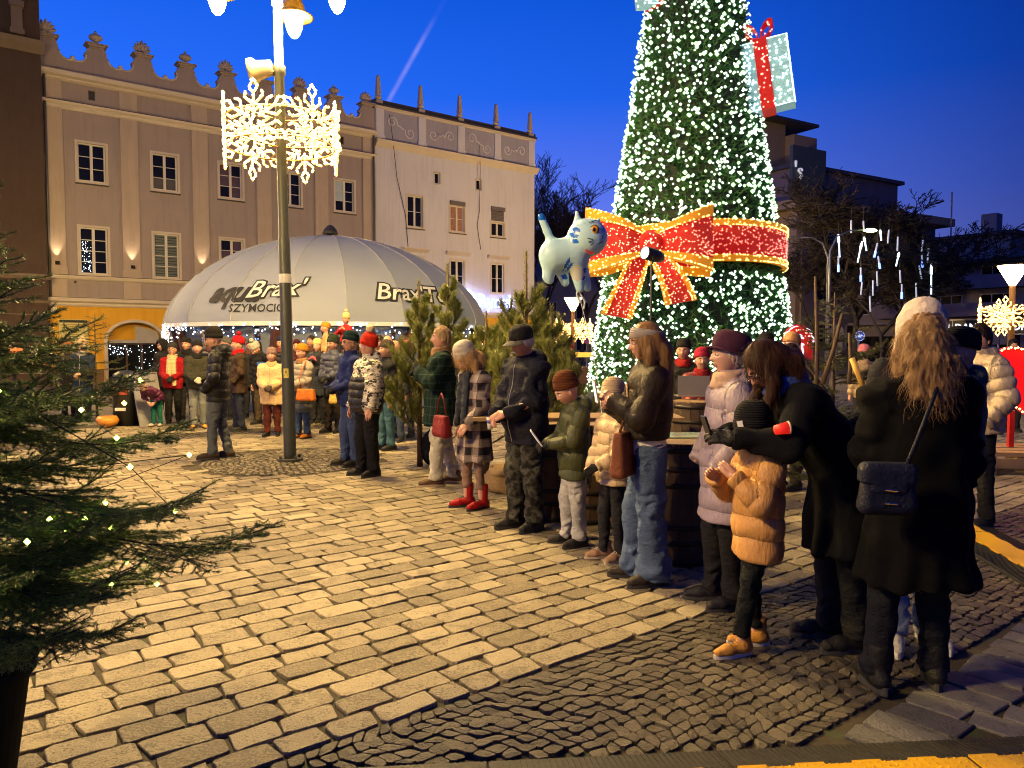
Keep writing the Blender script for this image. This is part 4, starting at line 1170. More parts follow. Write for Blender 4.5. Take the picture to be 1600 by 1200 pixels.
# shop front inside the arch
m = MB(); m.bb(ax - aw, ax + aw, .30, .36, 1.62, 1.78, 0); 
for x_ in (ax - aw + .04, ax - .28, ax + .30, ax + aw - .04): m.bb(x_ - .04, x_ + .04, .30, .36, 0, 1.62, 0)
m.bb(ax - aw, ax + aw, .30, .36, 0, .25, 0); door = m.build('shop_front', plain('dark_wood_shopfront', (.05, .025, .02), .5), bA)
m = MB(); m.bb(ax - aw + .02, ax + aw - .02, .33, .34, .25, 1.62); m.build('shop_glass', M_GLASS, door)
m = MB(); m.add([(ax + .02, .12, 1.80), (ax + aw - .08, .12, 1.80), (ax + aw - .14, .2, 2.2), (ax + .05, .2, 2.42)], [(0, 1, 2, 3)]); m.bb(ax - aw + .1, ax + aw - .1, .1, .14, 1.68, 1.82)
m.build('grey_awning', plain('grey_awning_cloth', (.36, .34, .34), .8, .1), bA)
def led_cluster(name, pts, r, mt, parent=None):
    Vt = np.array([(0, 0, 1), (0, 0, -1), (1, 0, 0), (-1, 0, 0), (0, 1, 0), (0, -1, 0)], dtype=np.float32)
    Ft = np.array([(2, 4, 0), (4, 3, 0), (3, 5, 0), (5, 2, 0), (4, 2, 1), (3, 4, 1), (5, 3, 1), (2, 5, 1)])
    P = np.asarray(pts, dtype=np.float32); rr = np.asarray(r if not np.isscalar(r) else [r] * len(P), dtype=np.float32)
    V = (P[:, None, :] + Vt[None] * rr[:, None, None]).reshape(-1, 3); F = (Ft[None] + 6 * np.arange(len(P))[:, None, None]).reshape(-1, 3)
    o = link(name, np_mesh(name, V, F, mt, True), parent); o['kind'] = 'stuff'; return o
M_LEDW = emit('cold_white_led', (.75, .87, 1.0), 7); M_LEDB = emit('blue_led', (.15, .35, 1.0), 5)
pts = [(ax + rng.uniform(.05, .85), .26, rng.uniform(.4, 1.6)) for _ in range(30)] + [(ax - rng.uniform(.1, .95), .26, rng.uniform(1.2, 1.6)) for _ in range(40)]
led_cluster('window_lights', pts, .016, M_LEDW, bA)
# mouldings
def moulding(par_, mt_, *args, name='cornice'): m_ = MB(); cornice(m_, *args); m_.build(name, mt_, par_)
moulding(bA, M_TRIM, -.12, LA, 11.88, [(.05, 0), (.14, .06), (.14, .12), (.30, .18), (.34, .30), (.34, .34)])
moulding(bA, M_TRIM, -.1, LA, 10.82, [(.05, 0), (.10, .05), (.10, .12), (.22, .18), (.24, .26)]); moulding(bA, M_TRIM, -.05, LA, 4.18, [(.04, 0), (.10, .05), (.14, .13), (.14, .17)], name='string_course')
moulding(bA, M_TRIM, -.08, LA, 3.14, [(.05, 0), (.09, .07), (.09, .13), (.20, .20), (.22, .30), (.22, .33)])
for z in (12.222, 11.082, 4.352, 3.472): m = MB(); m.bb(-.1, LA, -.25 if z > 4.5 else -.16, .0, z, z + .02); m.build('ledge_flashing', M_ROOF, bA)
for c in [.28] + [2.98 + 2.8 * k for k in range(4)] + [13.9]:
    m = MB(); m.bb(c - .33, c + .33, -.07, .0, 4.36, 10.82); m.bb(c - .33, c + .33, -.07, 0, 11.1, 11.88); m.bb(c - .33, c + .33, -.05, 0, 3.49, 4.18)
    m.bb(c - .37, c + .37, -.11, -.0705, 4.36, 4.62); m.bb(c - .36, c + .36, -.10, -.0705, 4.62, 4.68); m.build('pilaster', M_PIL, bA)
def pm(kind):
    if kind == 'dark': return lambda i, j: M_GLASS
    if kind == 'blind': return lambda i, j: M_BLIND
    if kind == 'plum': return lambda i, j: M_BLIND2 if (i + j) % 3 else M_GLASS
    if kind == 'net': return lambda i, j: M_NET if j == 0 else M_GLASS
    if kind == 'half': return lambda i, j: M_SKYG if (i == 0 and j > 0) else M_GLASS
for c, k in zip(wc, ('dark', 'net', 'plum', 'dark', 'half')): window(bA, c - .50, c + .50, 8.12, 9.62, 3, pm(k))
for c, k in zip(wc, ('dark', 'blind', 'plum', 'dark', 'dark')): window(bA, c - .50, c + .50, 4.45, 6.3, 4, pm(k), sill=False)
for x_, z0_, z1_ in ((14.12, .1, 12.1), (.02, 3.5, 12.0)):
    m = MB(); m.tube([(x_, -.14, z0_), (x_, -.14, z1_)], .05, 8); m.build('downpipe', plain('zinc_downpipe', (.16, .15, .15), .5, metal=.4), bA, True)
# reflected fairy lights in the first window
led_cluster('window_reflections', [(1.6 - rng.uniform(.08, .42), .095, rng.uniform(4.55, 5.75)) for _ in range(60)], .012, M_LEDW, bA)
# scrolled parapet
cr = [.17 + 1.71 * k for k in range(9)]; cr[-1] = 13.86
top = [(-.22, 12.2)]
def scoop(x0, x1, zt=13.38, zl=12.78):
    w_ = x1 - x0; o = []
    for t, z in ((0, 1.0), (.05, .80), (.06, .55), (.10, .32), (.18, .13), (.30, .02), (.42, .0), (.48, .05), (.52, .07), (.58, .05), (.64, 0), (.76, .03), (.86, .16), (.92, .36), (.93, .48), (.88, .58), (.90, .70), (.96, .82), (1.0, 1.0)):
        o.append((x0 + w_ * t, zl + (zt - zl) * z))
    return o
outl = [(-.22, 12.2), (-.22, 13.38)]; arcs = []
for k, c in enumerate(cr):
    if k: 
        sc_ = scoop(cr[k - 1] + .30, c - .30); arcs.append(sc_); outl += sc_
outl += [(LA, 13.38), (LA, 12.2)]
m = MB(); m.prism(outl, -.04, .28); par = m.build('parapet', M_FAC, bA)
me = par.data; bm = bmesh.new(); bm.from_mesh(me); bmesh.ops.triangulate(bm, faces=[f for f in bm.faces if len(f.verts) > 4]); bm.to_mesh(me); bm.free()
for sc_ in arcs:
    m = MB(); m.tube([(x, -.055, z - .035) for x, z in sc_[2:-3]], .036, 5); m.ball(((sc_[0][0] + sc_[-1][0]) / 2, -.02, 12.84), .10, 8, 5); m.build('scroll_trim', M_TRIM, bA, True)
for k, c in enumerate(cr):
    m = MB(); 
    for a, b, c_, d in ((.27, .30, 13.381, 13.45), (.33, .36, 13.45, 13.53), (.40, .42, 13.53, 13.58)): m.bb(max(c - a, -.24), min(c + a, LA + .05), -.04 - (a - .27) - .03, .28 + (a - .27), c_, d)
    m.build('pier_cap', M_FAC, bA)
    m = MB()
    if k % 2 == 0:
        m.bb(c - .22, c + .22, .02, .24, 13.58, 13.66)
        for j in range(7):
            a = R(-66 + 22 * j); L = .44 - .05 * abs(j - 3) * .6
            Mr = Matrix.Rotation(a, 3, 'Y'); m.ball((c + math.sin(a) * L * .55, .13, 13.68 + math.cos(a) * L * .62), 1, 8, 8, 0, (.075, .09, L * .55), M=Mr)
        m.build('shell_ornament', M_PIL, bA, True)
    else:
        m.lathe([(.16, 0), (.17, .04), (.08, .09), (.07, .13), (.15, .17), (.24, .24), (.26, .30), (.20, .38), (.10, .43), (.05, .47), (.06, .50), (.05, .54), (0, .56)], 14, (c, .12, 13.58)); m.build('urn_ornament', M_PIL, bA, True)
# wall sconces: a small metal cup with an up-light on each pilaster
def sconce(x, z=4.83, e=5.5):
    m = MB(); m.lathe([(.05, -.09), (.075, -.08), (.085, .04), (.07, .04), (.06, -.03), (0, -.03)], 12, (x, -.22, z)); m.bb(x - .02, x + .02, -.16, -.07, z - .04, z); so = m.build('wall_sconce', plain('dark_bronze', (.04, .03, .025), .4, metal=.7), bA, True)
    l = bpy.data.lights.new('sconce_lamp', 'SPOT'); l.energy = e * 14; l.spot_size = R(52); l.spot_blend = .6; l.color = (1, .72, .42); l.shadow_soft_size = .03
    lo = bpy.data.objects.new('sconce_lamp', l); col.objects.link(lo); lo.parent = so; lo.location = (x, -.22, z + .05); lo.rotation_euler = (R(180 - 6), 0, 0)
    return so
for c in (.28, 2.98, 5.78, 8.58, 11.38): sconce(c)
for c in (.9, 5.2): # small brackets under the string course
    m = MB(); m.ball((c, -.04, 4.10), .05, 8, 5); m.build('cable_bracket', M_ROOF, bA)
m = MB(); m.bb(.02, .22, -.14, 0, 2.85, 3.12); m.build('alarm_box', M_FRAME, bA)
# menu boards either side of the arch
for x0, w_, lab in ((.28, 1.02, 'tall yellow notice board with printed lines left of the arched shop entrance'), (4.42, 1.0, 'tall yellow notice board with printed lines right of the arched shop entrance')):
    rt = empty('notice_board', fromuv(0, 0), UANG, lab, 'notice board', 'notice boards on the ochre wall'); rt.location = BA + U * x0 - VV * .05 + Vector((0, 0, .62))
    m = MB(); m.bb(0, w_, -.05, 0, 0, 2.0); m.build('panel', plain('pale_yellow_board', (.60, .53, .20), .5, .08, 2, 0), rt)
    m = MB(); m.bb(.02, w_ - .02, -.062, -.052, 1.87, 1.97); m.build('header', plain('dark_print', (.02, .02, .02), .6), rt)
    m = MB()
    for j in range(22):
        hw = rng.uniform(.12, .36) if j % 3 else rng.uniform(.2, .3); m.bb(w_ / 2 - hw, w_ / 2 + hw, -.055, -.0505, 1.78 - j * .079, 1.80 - j * .079)
    m.build('printed_lines', plain('brown_print', (.22, .17, .06), .7), rt)

# --- white neighbour with obelisks
bB = empty('white_house', BA + U * 14.28, UANG, 'white rendered house with obelisks and scroll reliefs on its attic wall', 'building')
LB = 10.4
wx = [2.3, 4.95, 7.7]
wh = [(x - .46, x + .46, 7.75, 9.35) for x in wx]; wl = [(x - .44, x + .44, 4.55, 6.2) for x in wx]; wsq = [(3.5, 3.85, 10.15, 10.75), (6.2, 6.55, 10.15, 10.75)]
m = MB(); holes_wall(m, 0, LB, 3.3, 11.6, wh + wl + wsq); m.bb(0, LB, .30, 12, 3.3, 13.3); m.bb(0, .02, 0, .3, 3.3, 11.6)
m.add([(LB, 0, 3.3), (LB, 12, 3.3), (LB, 12, 13.4), (LB, 0, 13.4)], [(0, 1, 2, 3)])
m.build('upper_wall', M_WHT, bB)
m = MB(); m.bb(0, LB + .02, .02, 12, 0, 3.3); m.build('ground_floor_wall', M_YELW, bB)
moulding(bB, M_TRIM, 0, LB + .15, 11.55, [(.05, 0), (.12, .08), (.26, .20), (.30, .34)]); moulding(bB, M_TRIM, 0, LB + .1, 3.14, [(.05, 0), (.16, .15), (.18, .3)]); moulding(bB, M_TRIM, 0, LB + .05, 13.42, [(.03, 0), (.10, .06), (.10, .16)])
m = MB(); m.bb(0, LB, -.02, .3, 11.89, 13.42); m.build('attic_wall', M_LILAC, bB)
m = MB(); m.bb(0, LB + .1, -.14, 0.02, 13.582, 13.68); m.bb(0, LB + .1, .02, .6, 13.582, 13.9); m.bb(0, LB, -.2, -.03, 11.9, 11.94); m.build('roof_edge', M_ROOF, bB)
ob = [.25 + 2.47 * k for k in range(5)]
for c in ob:
    m = MB(); c = min(c, LB - .2); m.bb(c - .22, c + .22, -.10, -.021, 11.94, 13.42); m.bb(c - .26, c + .26, -.13, -.101, 11.94, 12.12); m.build('attic_pier', M_WHT, bB)
    m = MB(); m.box((c, .1, 13.72), (.36, .36, .26)); m.lathe([(.14, 0), (.09, .06), (.17, .13), (.19, .19), (.10, .25), (.13, .29)], 12, (c, .1, 13.85)); m.box((c, .1, 14.6), (.24, .24, .92), taper=.55); m.box((c, .1, 15.1), (.13, .13, .10), taper=.1); m.build('obelisk', M_PIL, bB)
def spiral(cx, cz, r, a0, turns, sgn, n=26):
    return [(cx + r * (1 - .72 * i / n) * math.cos(a0 + sgn * turns * 2 * math.pi * i / n), cz + r * (1 - .72 * i / n) * math.sin(a0 + sgn * turns * 2 * math.pi * i / n)) for i in range(n + 1)]
for k in range(4):
    x0 = ob[k] + .32; x1 = ob[k + 1] - .32; cx = (x0 + x1) / 2; fl = 1 if k % 2 == 0 else -1
    m = MB()
    A_ = spiral(cx - .52, 12.78 + .12 * fl, .30, R(-20) * fl, 1.25, fl); B_ = spiral(cx + .52, 12.62 - .12 * fl + .0, .30, math.pi - R(20) * fl, 1.25, fl)
    path = [(x, z) for x, z in reversed(A_)] + [(cx - .08, 12.70 + .05 * fl), (cx + .08, 12.70 - .05 * fl)] + B_
    m.tube([(x, -.035, z) for x, z in path], .035, 6); m.build('scroll_relief', M_WHT, bB, True)
for h_ in wsq: window(bB, *h_, 1, lambda i, j: M_GLASS, surround=True, sur=.04, cols=1, sill=False)
for k, h_ in enumerate(wh):
    if k == 0: window(bB, *h_, 2, lambda i, j: M_GLASS)
    if k == 1: window(bB, h_[0], h_[1], h_[2], h_[3] - .22, 2, lambda i, j: M_CURT, framem=M_FRAME)
    if k == 2: window(bB, h_[0], h_[1], h_[2], h_[3] - .85, 1, lambda i, j: M_GLASS)
    if k:
        m = MB(); m.bb(h_[0] - .02, h_[1] + .02, -.10, .05, h_[3] - .20, h_[3] + .02); 
        if k == 2:
            for j in range(8): m.bb(h_[0] + .02, h_[1] - .02, .03, .05, h_[3] - .84 + j * .079, h_[3] - .775 + j * .079)
        m.build('shutter_box', plain('grey_brown_shutter', (.14, .12, .12), .5), bB)
for h_ in wl:
    window(bB, *h_, 2, lambda i, j: M_GLASS, sill=False)
    m = MB(); cornice(m, h_[0] - .3, h_[1] + .3, 6.45, [(.04, 0), (.10, .06), (.22, .14), (.22, .2)]); m.build('window_hood', M_TRIM, bB)
for x_, p in ((.75, 0), (6.35, 1)):   # cables hanging down the facade
    m = MB(); m.tube([(x_ + .0, -.16, 13.2), (x_ + .15, -.2, 12.0), (x_ + .45, -.05, 10.2), (x_ + .95, -.04, 8.3), (x_ + 1.1, -.03, 6.7)] if p == 0 else [(x_, -.16, 12.6), (x_, -.2, 11.2), (x_ + .05, -.05, 9), (x_ - .1, -.04, 8.2), (x_ + .15, -.03, 6.9)], .018, 4); m.build('hanging_cable', M_RUB, bB)
# its entrance and the neon name above
m = MB(); m.bb(6.9, 8.6, -.25, .02, 0, 2.5); m.bb(6.75, 8.75, -.4, -.25, 2.35, 2.6); m.build('portal', M_TRIM, bB)
m = MB(); m.bb(7.15, 8.35, -.27, -.251, 0, 2.2); m.build('door', plain('dark_door', (.05, .03, .02), .4), bB)
sg = empty('neon_sign', BA + U * 20.4 - VV * .35 + Vector((0, 0, 4.0)), UANG, 'glowing blue and white neon name sign with round emblem beyond the tent', 'sign')
V, F = text_verts('Rynek', 1.05, offset=.035, extrude=.05); m = MB(); m.add([(x + 1.2, -z, y - .3) for x, y, z in V], F); m.build('letter_edges', emit('neon_blue', (.02, .12, 1.0), 3.5), sg)
V, F = text_verts('Rynek', 1.05, offset=.0, extrude=.06); m = MB(); m.add([(x + 1.2, -z - .005, y - .3) for x, y, z in V], F); m.build('letters', emit('neon_white', (.8, .9, 1.0), 5), sg)
m = MB(); m.lathe([(.5, 0), (.5, .12), (0, .12)], 24, (-.85, 0, .1), M=Matrix.Rotation(R(90), 3, 'X')); m.build('emblem', emit('neon_white', (.8, .9, 1.0), 5), sg)
m = MB(); m.tube([(-.85 + .56 * math.cos(a), -.06, .1 + .56 * math.sin(a)) for a in np.linspace(0, 2 * np.pi, 24, endpoint=False)], .05, 6, closed=True); m.build('emblem_ring', emit('neon_blue', (.02, .12, 1.0), 3.5), sg)

# --- dark house at the left edge
bF = empty('dark_house', BA - U * .12 - VV * .55, UANG, 'dark brown house with stone cornices at the left edge', 'building')
m = MB(); m.bb(-12, 0, 0, 10, 3.1, 12.6); m.bb(-12, 0, .05, 10, 12.6, 18); m.bb(-12, 0, .03, 10, 0, 3.1); m.build('wall', M_BRN, bF)
for a_ in ((-12, .12, 12.55, [(.05, 0), (.12, .1), (.28, .25), (.36, .42)]), (-12, .1, 4.1, [(.04, 0), (.12, .12), (.12, .2)]), (-12, .1, 3.2, [(.04, 0), (.1, .1)]), (-12, .1, 14.9, [(.04, 0), (.1, .1), (.1, .2)])): moulding(bF, M_BRN2, *a_)
for x_ in (-.75, -2.6):
    m = MB(); m.box((x_, -.10, 14.0), (.36, .16, 1.5)); m.box((x_, -.13, 13.2), (.46, .22, .2)); m.box((x_, -.13, 14.2), (.48, .22, .2)); m.bb(x_ - .2, x_ + .2, -.14, .04, 15.12, 18); m.build('stone_pilaster', M_BRN2, bF)
m = MB()
for z in (.5, .95, 1.4, 1.85, 2.3, 2.75): m.bb(-12, .01, -.02, .03, z, z + .03)
m.build('rusticated_joints', M_BRN2, bF)
m = MB(); m.box((-2.35, -.12, 7.9), (.5, .25, .2)); m.box((-2.30, -.10, 7.4), (.28, .2, .8)); m.box((-2.35, -.14, 8.1), (.7, .3, .1)); m.build('window_corbel', M_BRN2, bF)
window(bF, -4.2, -2.8, 5.2, 7.6, 2, lambda i, j: M_GLASS, trim=M_BRN2)
# --- far buildings
M_FARD = plain('dusky_purple_render', (.19, .155, .18), .9, .15, .6, .2, 40); M_FARL = plain('beige_render', (.33, .25, .17), .9, .12, .8, .2, 40)
M_FARG = plain('grey_render', (.27, .24, .26), .9, .15, .5, .2, 40)
# block D: its corner faces us at pixel 1251
rd = math.atan2(.5195, .8544); cD = at(1251, 540, 50); cD.z = 0
bD = empty('modern_block', cD, rd, 'flat roofed modern block with set back penthouse right behind the lit tree', 'building')
m = MB(); m.bb(0, 15, 0, 14, 0, 10.4, 0); m.bb(1.5, 13, 1.8, 13, 10.9, 13.6, 0); m.build('wall', M_FARD, bD)
m = MB(); m.bb(-.02, .0, .02, 14, 0, 10.4, 0); m.build('side_wall', M_FARL, bD)
m = MB(); m.bb(-.9, 16, -.9, 15, 10.4, 10.95); m.build('roof_slab', M_FARL, bD)
m = MB(); m.bb(1.2, 13.4, 1.5, 13.3, 13.6, 13.85); m.build('penthouse_roof', M_ROOF, bD)
m = MB(); m.bb(0.2, 4.5, 5.2, 9.5, 10.95, 17.6); m.bb(4.5, 7.0, 4.4, 9.0, 10.95, 16.8); m.build('lift_tower', M_FARL, bD)
m = MB(); m.bb(0.1, 7.1, 4.3, 9.6, 17.6, 17.8); m.box((2, 7, 18.1), (.8, .8, .8)); m.build('tower_roof', M_ROOF, bD)
m = MB(); m.bb(.4, 3.8, 1.2, 1.45, 11.2, 14.8); m.build('billboard', plain('teal_grey_board', (.05, .075, .08), .6), bD)
for j in range(5):
    m = MB(); y_ = .4 + j * 2.7; m.bb(-.45, -.02, y_ - .28, y_ + .28, 0, 10.3); m.build('pillar', M_FARL, bD)
for fl in range(3):
    z = 1.2 + fl * 3.1
    for j in range(4):
        y_ = .9 + j * 2.7; w_ = MB(); w_.bb(-.1, -.03, y_ + .1, y_ + 1.7, z, z + 1.9, 0); wo = w_.build('window', M_FRAME, bD)
        w_ = MB(); w_.bb(-.13, -.101, y_ + .18, y_ + .82, z + .1, z + 1.8); w_.bb(-.13, -.101, y_ + .92, y_ + 1.62, z + .1, z + 1.8); w_.build('pane', M_GLASS, wo)
    for j in range(4):
        x_ = 1.2 + j * 3.4; w_ = MB(); w_.bb(x_, x_ + 1.9, -.05, 0, z + .2, z + 1.8); wo = w_.build('window', M_FARG, bD)
        w_ = MB(); w_.bb(x_ + .1, x_ + .9, -.08, -.051, z + .3, z + 1.7); w_.bb(x_ + 1.0, x_ + 1.8, -.08, -.051, z + .3, z + 1.7); w_.build('pane', M_GLASS, wo)
V, F = text_verts("'s", 1.6, extrude=.05, res=2); m = MB(); m.add([(x + .9, -z + 1.1, y + 12.6) for x, y, z in V], F); m.build('roof_lettering', emit('dim_white_letters', (.5, .5, .6), .7), bD)
# block E: balconies and dance school
cE = at(1600, 540, 45); cE.z = 0
bE = empty('balcony_block', cE, UANG + R(90), 'grey block with balcony bands and a shop sign at the right edge', 'building')   # x runs away to the left
m = MB(); m.bb(0, 22, -12, 0, 0, 6.5, 0); m.bb(1.2, 21, -11, -.9, 6.9, 8.3, 0); m.build('wall', M_FARG, bE)
m = MB(); m.bb(-1.0, 23, -13, 1.1, 6.5, 6.75); m.bb(.8, 22, -12, -.6, 8.3, 8.5); m.build('roof_slab', plain('dark_slab', (.06, .05, .06), .8), bE)
m = MB(); m.box((3, -3, 9.2), (.9, .9, 1.4)); m.build('chimney', M_FARG, bE); m = MB(); m.box((9, -3, 8.9), (1.6, 1, .9)); m.build('chimney', M_FARG, bE); m = MB(); m.tube([(5, -2, 8.4), (5, -2, 11.5)], .05, 5); m.build('aerial', M_FARG, bE)
for z in (3.35, 5.0):
    m = MB(); m.bb(-.2, 8.4, 0.001, 1.0, z, z + .14); m.bb(-.2, 8.4, .9, 1.0, z + .14, z + .80); m.build('balcony', plain('balcony_front', (.20, .17, .20), .85, .1), bE)
for z in (4.2 - .55, 5.9 - .55):
    for j in range(7):
        x_ = .5 + j * 2.9; w_ = MB(); w_.bb(x_, x_ + 1.9, .002, .05, z, z + 1.05); wo = w_.build('window', M_FRAME, bE)
        for a, b in ((.06, .6), (.66, 1.24), (1.3, 1.84)): 
            w_ = MB(); w_.bb(x_ + a, x_ + b, .051, .06, z + .06, z + 1.0); w_.build('pane', M_GLASS, wo)
m = MB(); m.bb(-.5, 21, .0025, .9, 2.95, 3.1); m.build('canopy', M_FARG, bE)
m = MB(); m.bb(.2, 20, .0027, .03, .3, 2.2); m.build('shop_windows', M_GLASS, bE)
fas = empty('dance_school_sign', (0, 0, 0), 0, 'black fascia sign reading DREAM DANCE STUDIO in lit white letters', 'sign'); fas.location = at(1519, 511, 43.2); fas.rotation_euler = (0, 0, UANG + R(-90) + R(0))
# the sign faces the square: its x runs left to right in view
for k, (wd, wrd) in enumerate(((-2.05, 'DREAM'), (0, 'DANCE'), (2.05, 'STUDIO'))):
    m = MB(); m.bb(wd - 1.0, wd + 1.0, 0, .1, -.38, .38); pn = m.build('panel', plain('black_sign_panel', (.01, .01, .012), .4), fas)
    V, F = text_verts(wrd, .56, offset=.012, extrude=.02, res=2); m = MB(); m.add([(wd + x * (.95 if k < 2 else .88), -z - .03, y - .20) for x, y, z in V], F); m.build('letters', emit('sign_white', (.85, .9, 1), 1.4), pn)
m = MB()
for z in (-.42, .42): m.bb(-3.1, 3.1, -.02, .12, z - .03, z + .03)
for x in (-3.08, -1.03, 1.03, 3.08): m.bb(x - .02, x + .02, -.015, .11, -.39, .39)
m.build('sign_frame', plain('aluminium', (.4, .4, .42), .4, metal=.6), fas)
# block C behind the balloon
cC = at(780, 540, 74); cC.z = 0
bC = empty('far_grey_house', cC, R(4), 'distant grey house behind the bare trees and the balloon', 'building')
m = MB(); m.bb(0, 20, 0, 12, 0, 10.5); m.build('wall', M_FARG, bC); m = MB(); m.add([(-.4, -.4, 10.5), (20.4, -.4, 10.5), (20.4, 12.4, 10.5), (-.4, 12.4, 10.5), (2, 6, 13.6), (18.4, 6, 13.6)], [(0, 1, 5, 4), (1, 2, 5), (2, 3, 4, 5), (3, 0, 4), (3, 2, 1, 0)]); m.build('roof', M_ROOF, bC)
for fl in range(3):
    for j in range(6):
        x_ = 1.2 + j * 3.1; z = 1.0 + fl * 3.1; w_ = MB(); w_.bb(x_, x_ + 1.3, -.06, 0, z, z + 1.7); wo = w_.build('window', plain('greyish_frame', (.3, .3, .32), .6), bC); w_ = MB(); w_.bb(x_ + .12, x_ + .6, -.08, -.061, z + .1, z + 1.6); w_.bb(x_ + .7, x_ + 1.18, -.08, -.061, z + .1, z + 1.6); w_.build('pane', M_GLASS, wo)
# row of houses closing the square further right and behind the camera side
bG = empty('low_dark_house', at(1000, 540, 92) * 1.0, R(-3), 'low dark house far behind the lit tree', 'building'); bG.location.z = 0
m = MB(); m.bb(-4, 32, 0, 12, 0, 8.5); m.build('wall', M_FARD, bG); m = MB(); m.bb(-4.4, 32.4, -.4, 12.4, 8.5, 8.9); m.build('roof', M_ROOF, bG)

# ------------------------------------------------------------------ the marquee: domed canopy
DC = Vector((-5.16, 22.0, 0)); DR, DZ0, DZ1 = 4.40, 2.14, 4.66
NG = 20
M_DOME = plain('grey_canopy_cloth', (.23, .26, .36), .75, .06, 1.2, .25, 120, .003)
def dome_pt(az, h01, off=0.0):
    """az around, h01 0 at the rim to 1 at the top; every panel sags a little between its ribs"""
    t = h01; seg = 2 * math.pi / NG; k = (az / seg) % 1.0
    r = DR * (max(1 - t ** 1.75, 0)) ** .55; flat = math.cos(seg / 2) / math.cos((k - .5) * seg)
    r *= flat * (1 - .012 * math.sin(math.pi * k)); z = DZ0 + (DZ1 - DZ0) * t
    n = Vector((math.cos(az) * (.35 + t * 0 + (1 - t)), math.sin(az) * (.35 + (1 - t)), .25 + t * 1.6)).normalized()
    return Vector((r * math.cos(az), r * math.sin(az), z)) + n * off
tent = empty('domed_marquee', DC, 0, 'grey domed marquee with beverage logos and fairy lights along its rim', 'marquee')
hs_ = [0, .06, .14, .24, .36, .48, .60, .70, .78, .85, .91, .955, .985, 1.0]
for g in range(NG):
    m = MB(); V = []; kk = 7
    for h in hs_:
        for i in range(kk): V.append(dome_pt(2 * math.pi * (g + i / (kk - 1) * .9999) / NG, h))
    m.add(V, [(a * kk + i, a * kk + i + 1, (a + 1) * kk + i + 1, (a + 1) * kk + i) for a in range(len(hs_) - 1) for i in range(kk - 1)])
    m.build('canopy_panel', M_DOME, tent, True)
m = MB()
for g in range(NG): m.tube([dome_pt(2 * math.pi * g / NG, h, .008) for h in hs_[:-1]], .011, 4)
m.build('seams', plain('seam_grey', (.30, .31, .35), .8), tent)
m = MB(); V = []
for g in range(NG + 1):
    for z in (0, -.10): p = dome_pt(2 * math.pi * g / NG, 0); V.append((p.x, p.y, p.z + z))
m.add(V, [(2 * g, 2 * g + 1, 2 * g + 3, 2 * g + 2) for g in range(NG)]); m.build('rim_valance', plain('pale_valance', (.55, .57, .62), .8, .05), tent)
m = MB(); m.lathe([(.11, 0), (.11, .10), (.22, .10), (.22, .13), (.18, .23), (.08, .34), (0, .37)], 14, (0, 0, DZ1 - .02)); m.build('crown_vent', plain('black_metal', (.02, .02, .022), .4), tent, True)
M_POST = plain('dark_red_wood', (.085, .03, .02), .5, .3, 10, .3)
for g in range(16):
    a = 2 * math.pi * (g + .5) / 16; p0 = Vector((math.cos(a) * (DR - .75), math.sin(a) * (DR - .75), 0)); p1 = Vector((math.cos(a + .13) * (DR - .18), math.sin(a + .13) * (DR - .18), DZ0))
    m = MB(); m.tube([p0, p1], .11, 4); m.build('slanted_post', M_POST, tent)
t_ = NT('clear_vinyl'); mix_ = t_.n('ShaderNodeMixShader'); tr = t_.n('ShaderNodeBsdfTransparent'); tr.inputs[0].default_value = (.62, .68, .78, 1); t_.b.inputs['Base Color'].default_value = (.30, .34, .42, 1); t_.b.inputs['Roughness'].default_value = .12
mix_.inputs[0].default_value = .42; t_.l(tr.outputs[0], mix_.inputs[1]); t_.l(t_.b.outputs[0], mix_.inputs[2]); t_.l(mix_.outputs[0], t_.t.nodes['Material Output'].inputs[0]); M_VINYL = t_.m
for g in range(16):
    a0_, a1_ = 2 * math.pi * (g + .55) / 16, 2 * math.pi * (g + 1.45) / 16; r_ = DR - .55
    m = MB(); V = [(math.cos(a) * rr, math.sin(a) * rr, z) for a in (a0_, a1_) for rr, z in ((r_, .75), (r_ + .28, DZ0 - .12), (r_ + .27, DZ0 - .12), (r_ - .01, .75))]
    m.add(V, [(0, 4, 5, 1), (3, 2, 6, 7), (1, 5, 6, 2), (0, 3, 7, 4), (0, 1, 2, 3), (4, 7, 6, 5)]); m.build('clear_side_panel', M_VINYL, tent)
m = MB(); m.lathe([(DR - .62, 0), (DR - .62, .72), (DR - .52, .72), (DR - .52, .78), (DR - .75, .78), (DR - .75, 0)], 32); m.build('low_side_wall', plain('grey_panel_wall', (.20, .21, .24), .6), tent)
m = MB(); m.lathe([(1.3, 0), (1.3, 1.05), (1.45, 1.1), (1.45, 1.16), (0, 1.16)], 20); m.build('bar_counter', M_POST, tent)
m = MB(); m.lathe([(.09, 0), (.09, 4.5)], 8); m.build('centre_mast', M_POST, tent)
pts = []
for k in range(520):
    a = rng.uniform(0, 2 * np.pi); p = dome_pt(a, 0); pts.append((p.x * 1.01, p.y * 1.01, DZ0 - .04 - abs(rng.normal(0, .13)) - (.12 if rng.rand() < .2 else 0)))
for k in range(190):    # denser curtain at the left corner
    a = rng.uniform(math.pi * .96, math.pi * 1.17); p = dome_pt(a, 0); pts.append((p.x * 1.01, p.y * 1.01, DZ0 - rng.uniform(0, .55)))
led_cluster('fairy_lights', pts, [rng.uniform(.013, .024) for _ in pts], M_LEDW, tent)
pts = [(math.cos(a) * rr, math.sin(a) * rr, z) for a, rr, z in [(rng.uniform(math.pi * 1.05, math.pi * 1.95), rng.uniform(2.6, 3.6), rng.uniform(1.1, 2.0)) for _ in range(240)]]
led_cluster('inner_lights', pts, .017, M_LEDB, tent)
